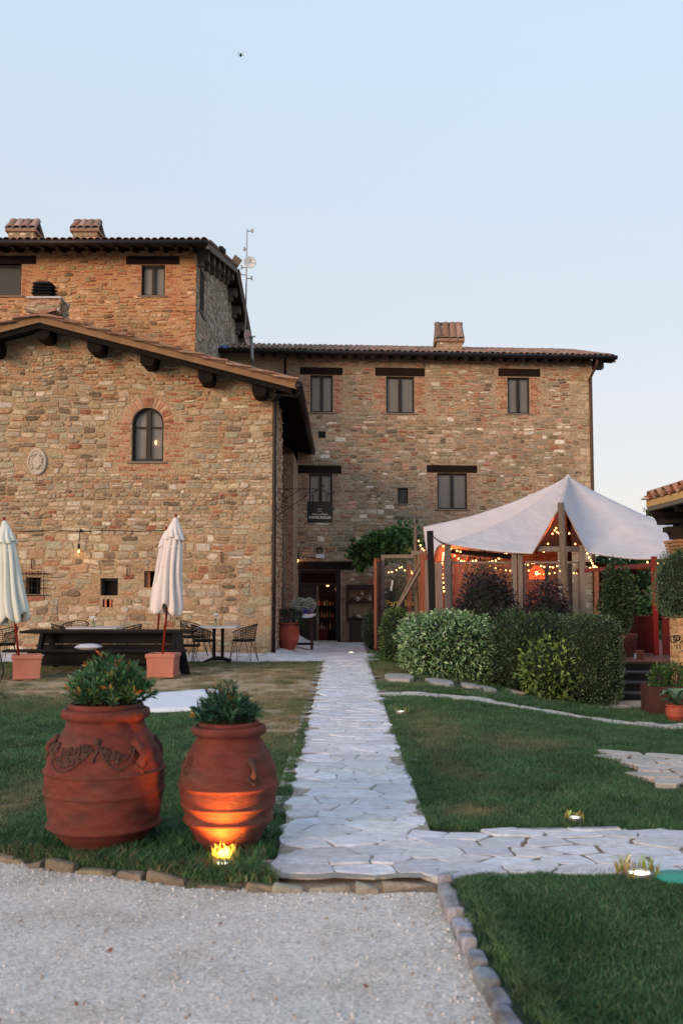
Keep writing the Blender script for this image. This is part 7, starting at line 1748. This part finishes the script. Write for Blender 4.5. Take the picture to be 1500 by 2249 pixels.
# planters at the right
YK = 16.3; gk = GH(5, YK)-.0; x0, x1 = P(1424,1530,YK).x, P(1424,1530,YK).x+1.3; zk = P(1424,1508,YK).z
kp = thing('steel_planter', 'long rusty steel planter with two bushy green plants by the steps', 'planter', ((x0+x1)/2, YK+.2, gk))
mb = MB(); w_ = .02
for a, b in (((x0, YK, gk-.02), (x1, YK+w_, zk)), ((x0, YK+.42, gk-.02), (x1, YK+.44, zk)), ((x0, YK+w_, gk-.02), (x0+w_, YK+.42, zk)), ((x1-w_, YK+w_, gk-.02), (x1, YK+.42, zk))): mb.bb(a, b)
mb.build('box', M_rust, kp); mb = MB(); mb.bb((x0+.02, YK+.02, gk), (x1-.02, YK+.42, zk-.04)); mb.build('pebble_filling', mat('white_pebbles', (.55,.54,.52), .9, bump=(60,.03)), kp)
for px, s_, n, rs in ((1449, 1, 900, 5), (1484, 1.1, 1000, 6)):
    c = P(px, 1488, YK+.2); c.y = YK+.2; pb_ = thing('box_plant', 'left small bushy plant in the rusty steel planter' if rs == 5 else 'right small bushy plant in the rusty steel planter', 'plant', (c.x, c.y, zk-.05), 'small plants in the rusty planter')
    p, nn = blob_pts((c.x, c.y, zk+.13), (.16*s_,.15,.20*s_), n, rs, 2, .4, shell=.6); tag(leaf_mesh('foliage', p, nn, .05, .028, pick_cols(len(p), [(.05,.12,.03),(.09,.19,.05),(.03,.07,.02)], rs), pb_, rs, up=.6), kind='stuff')
    mb = MB()
    for k in range(6): mb.tube([(c.x, c.y, zk-.05), (c.x+rnd.uniform(-.1,.1), c.y+rnd.uniform(-.08,.08), zk+.25)], .005, 4)
    mb.build('stems', M_twig, pb_)
c = G(1490, 1588); c.y += .18; rpt = jar('red flower pot with broad leaved hosta at the right edge', Vector((c.x+.02, c.y, GH(c.x, c.y))), .26, .16, mat('red_terracotta', (.36,.075,.045)))
rg = random.Random(12); mb = MB()
for k in range(22):
    a = rg.uniform(0, 6.28); l = rg.uniform(.16, .30); h = rg.uniform(.02, .16); wd = rg.uniform(.05, .085); b0 = Vector((c.x+.02, c.y, c.z+.24)); d = Vector((math.cos(a), math.sin(a), 0)); sd_v = Vector((-d.y, d.x, 0)); vs = []
    for i in range(7):
        f = i/6; ww = wd*math.sin(PI*min(.97, f*.85+.12))**.8*(1 if f < .98 else .1) if f > .3 else .008; pp_ = b0+d*l*f+Vector((0,0,h*math.sin(f*PI*.75)*1.6)); vs += [pp_-sd_v*ww+Vector((0,0,.012)), pp_, pp_+sd_v*ww+Vector((0,0,.012))]
    mb.add(vs, [(i*3+j, i*3+j+1, i*3+j+4, i*3+j+3) for i in range(6) for j in range(2)], vary(rg.choice([(.10,.20,.12),(.16,.28,.17),(.07,.15,.09)]), .2, rg))
mb.build('leaves', M_leaf, rpt, smooth=True)

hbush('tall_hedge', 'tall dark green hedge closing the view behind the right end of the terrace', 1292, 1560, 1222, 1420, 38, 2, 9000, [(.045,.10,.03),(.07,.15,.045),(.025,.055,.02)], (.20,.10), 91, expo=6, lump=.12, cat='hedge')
# ================================================================ TREES BEYOND THE TERRACE
def tree(label, px, py, D, rad, h, rs, n=2600):
    c = P(px, py, D); g = -.6; t = thing('garden_tree', label, 'tree', (c.x, D, g), 'trees beyond the terrace'); top = c.z
    mb = MB(); mb.tube([(c.x, D, g), (c.x+.1, D, g+h*.4), (c.x, D, top-rad*.5)], [.16,.12,.05], 8)
    for k in range(5): a = k*1.3; mb.tube([(c.x, D, g+h*.4+.2*k), (c.x+rad*.6*math.cos(a), D+rad*.6*math.sin(a), top-rad*.7+.1*k)], [.06,.02], 6)
    mb.build('trunk', M_bark, t)
    P_, N_ = [], []; rg = random.Random(rs)
    for k in range(9):
        cc = (c.x+rg.uniform(-.6,.6)*rad, D+rg.uniform(-.5,.5)*rad, top-rad*.9+rg.uniform(-.7,.6)*rad); p, nn = blob_pts(cc, (rad*.55,rad*.5,rad*.45), n//9, rs+k, 2, .5, shell=.6); P_.append(p); N_.append(nn)
    p = np.concatenate(P_); tag(leaf_mesh('crown', p, np.concatenate(N_), .20, .10, pick_cols(len(p), [(.05,.11,.03),(.08,.16,.04),(.03,.07,.02),(.12,.2,.05)], rs), t, rs, up=.1), kind='stuff')
for k, (px, py, D, rad, n, lb) in enumerate(((1325,1222,40,1.7,2600,'garden tree just right of the farmhouse corner seen under the canopy'),(1385,1215,44,2.0,2800,'middle garden tree seen through the right end of the terrace'),(1450,1205,42,2.0,2800,'garden tree behind the red post'),(1530,1190,46,2.4,2600,'garden tree hidden behind the brick pavilion'),(1350,1290,36,1.5,2200,'low garden tree seen between the terrace posts'),(1410,1290,37,1.5,2200,'low garden tree right behind the dark terrace post'))):
    tree(lb, px, py, D, rad, 3.2, 80+k*11, n)

# ---- fallen leaves
rg = random.Random(90); mb = MB()
for k in range(46):
    if k < 20: x, y = rg.uniform(-2, .55), rg.uniform(3.7, 5.4); z = -.040
    else: x, y = rg.uniform(-2.5, 2.8), rg.uniform(5.8, 11); z = GH(x, y)+(.03 if on_lawn(x, y) else .03)
    a = rg.uniform(0, 6.28); l = rg.uniform(.015, .035); d = Vector((math.cos(a), math.sin(a), rg.uniform(-.1,.3))); s_ = Vector((-d.y, d.x, rg.uniform(-.3,.3)))*.35; p = Vector((x, y, z))
    mb.add([p, p+d*l*.5+s_*l, p+d*l+Vector((0,0,.006)), p+d*l*.5-s_*l], [(0,1,2),(0,2,3)], vary(rg.choice([(.22,.10,.05),(.30,.20,.09),(.16,.09,.05),(.28,.07,.04)]), .2, rg))
tag(mb.build('fallen_leaves', M_leaf), 'scattered dry brown leaves fallen on the gravel and lawn', kind='stuff')
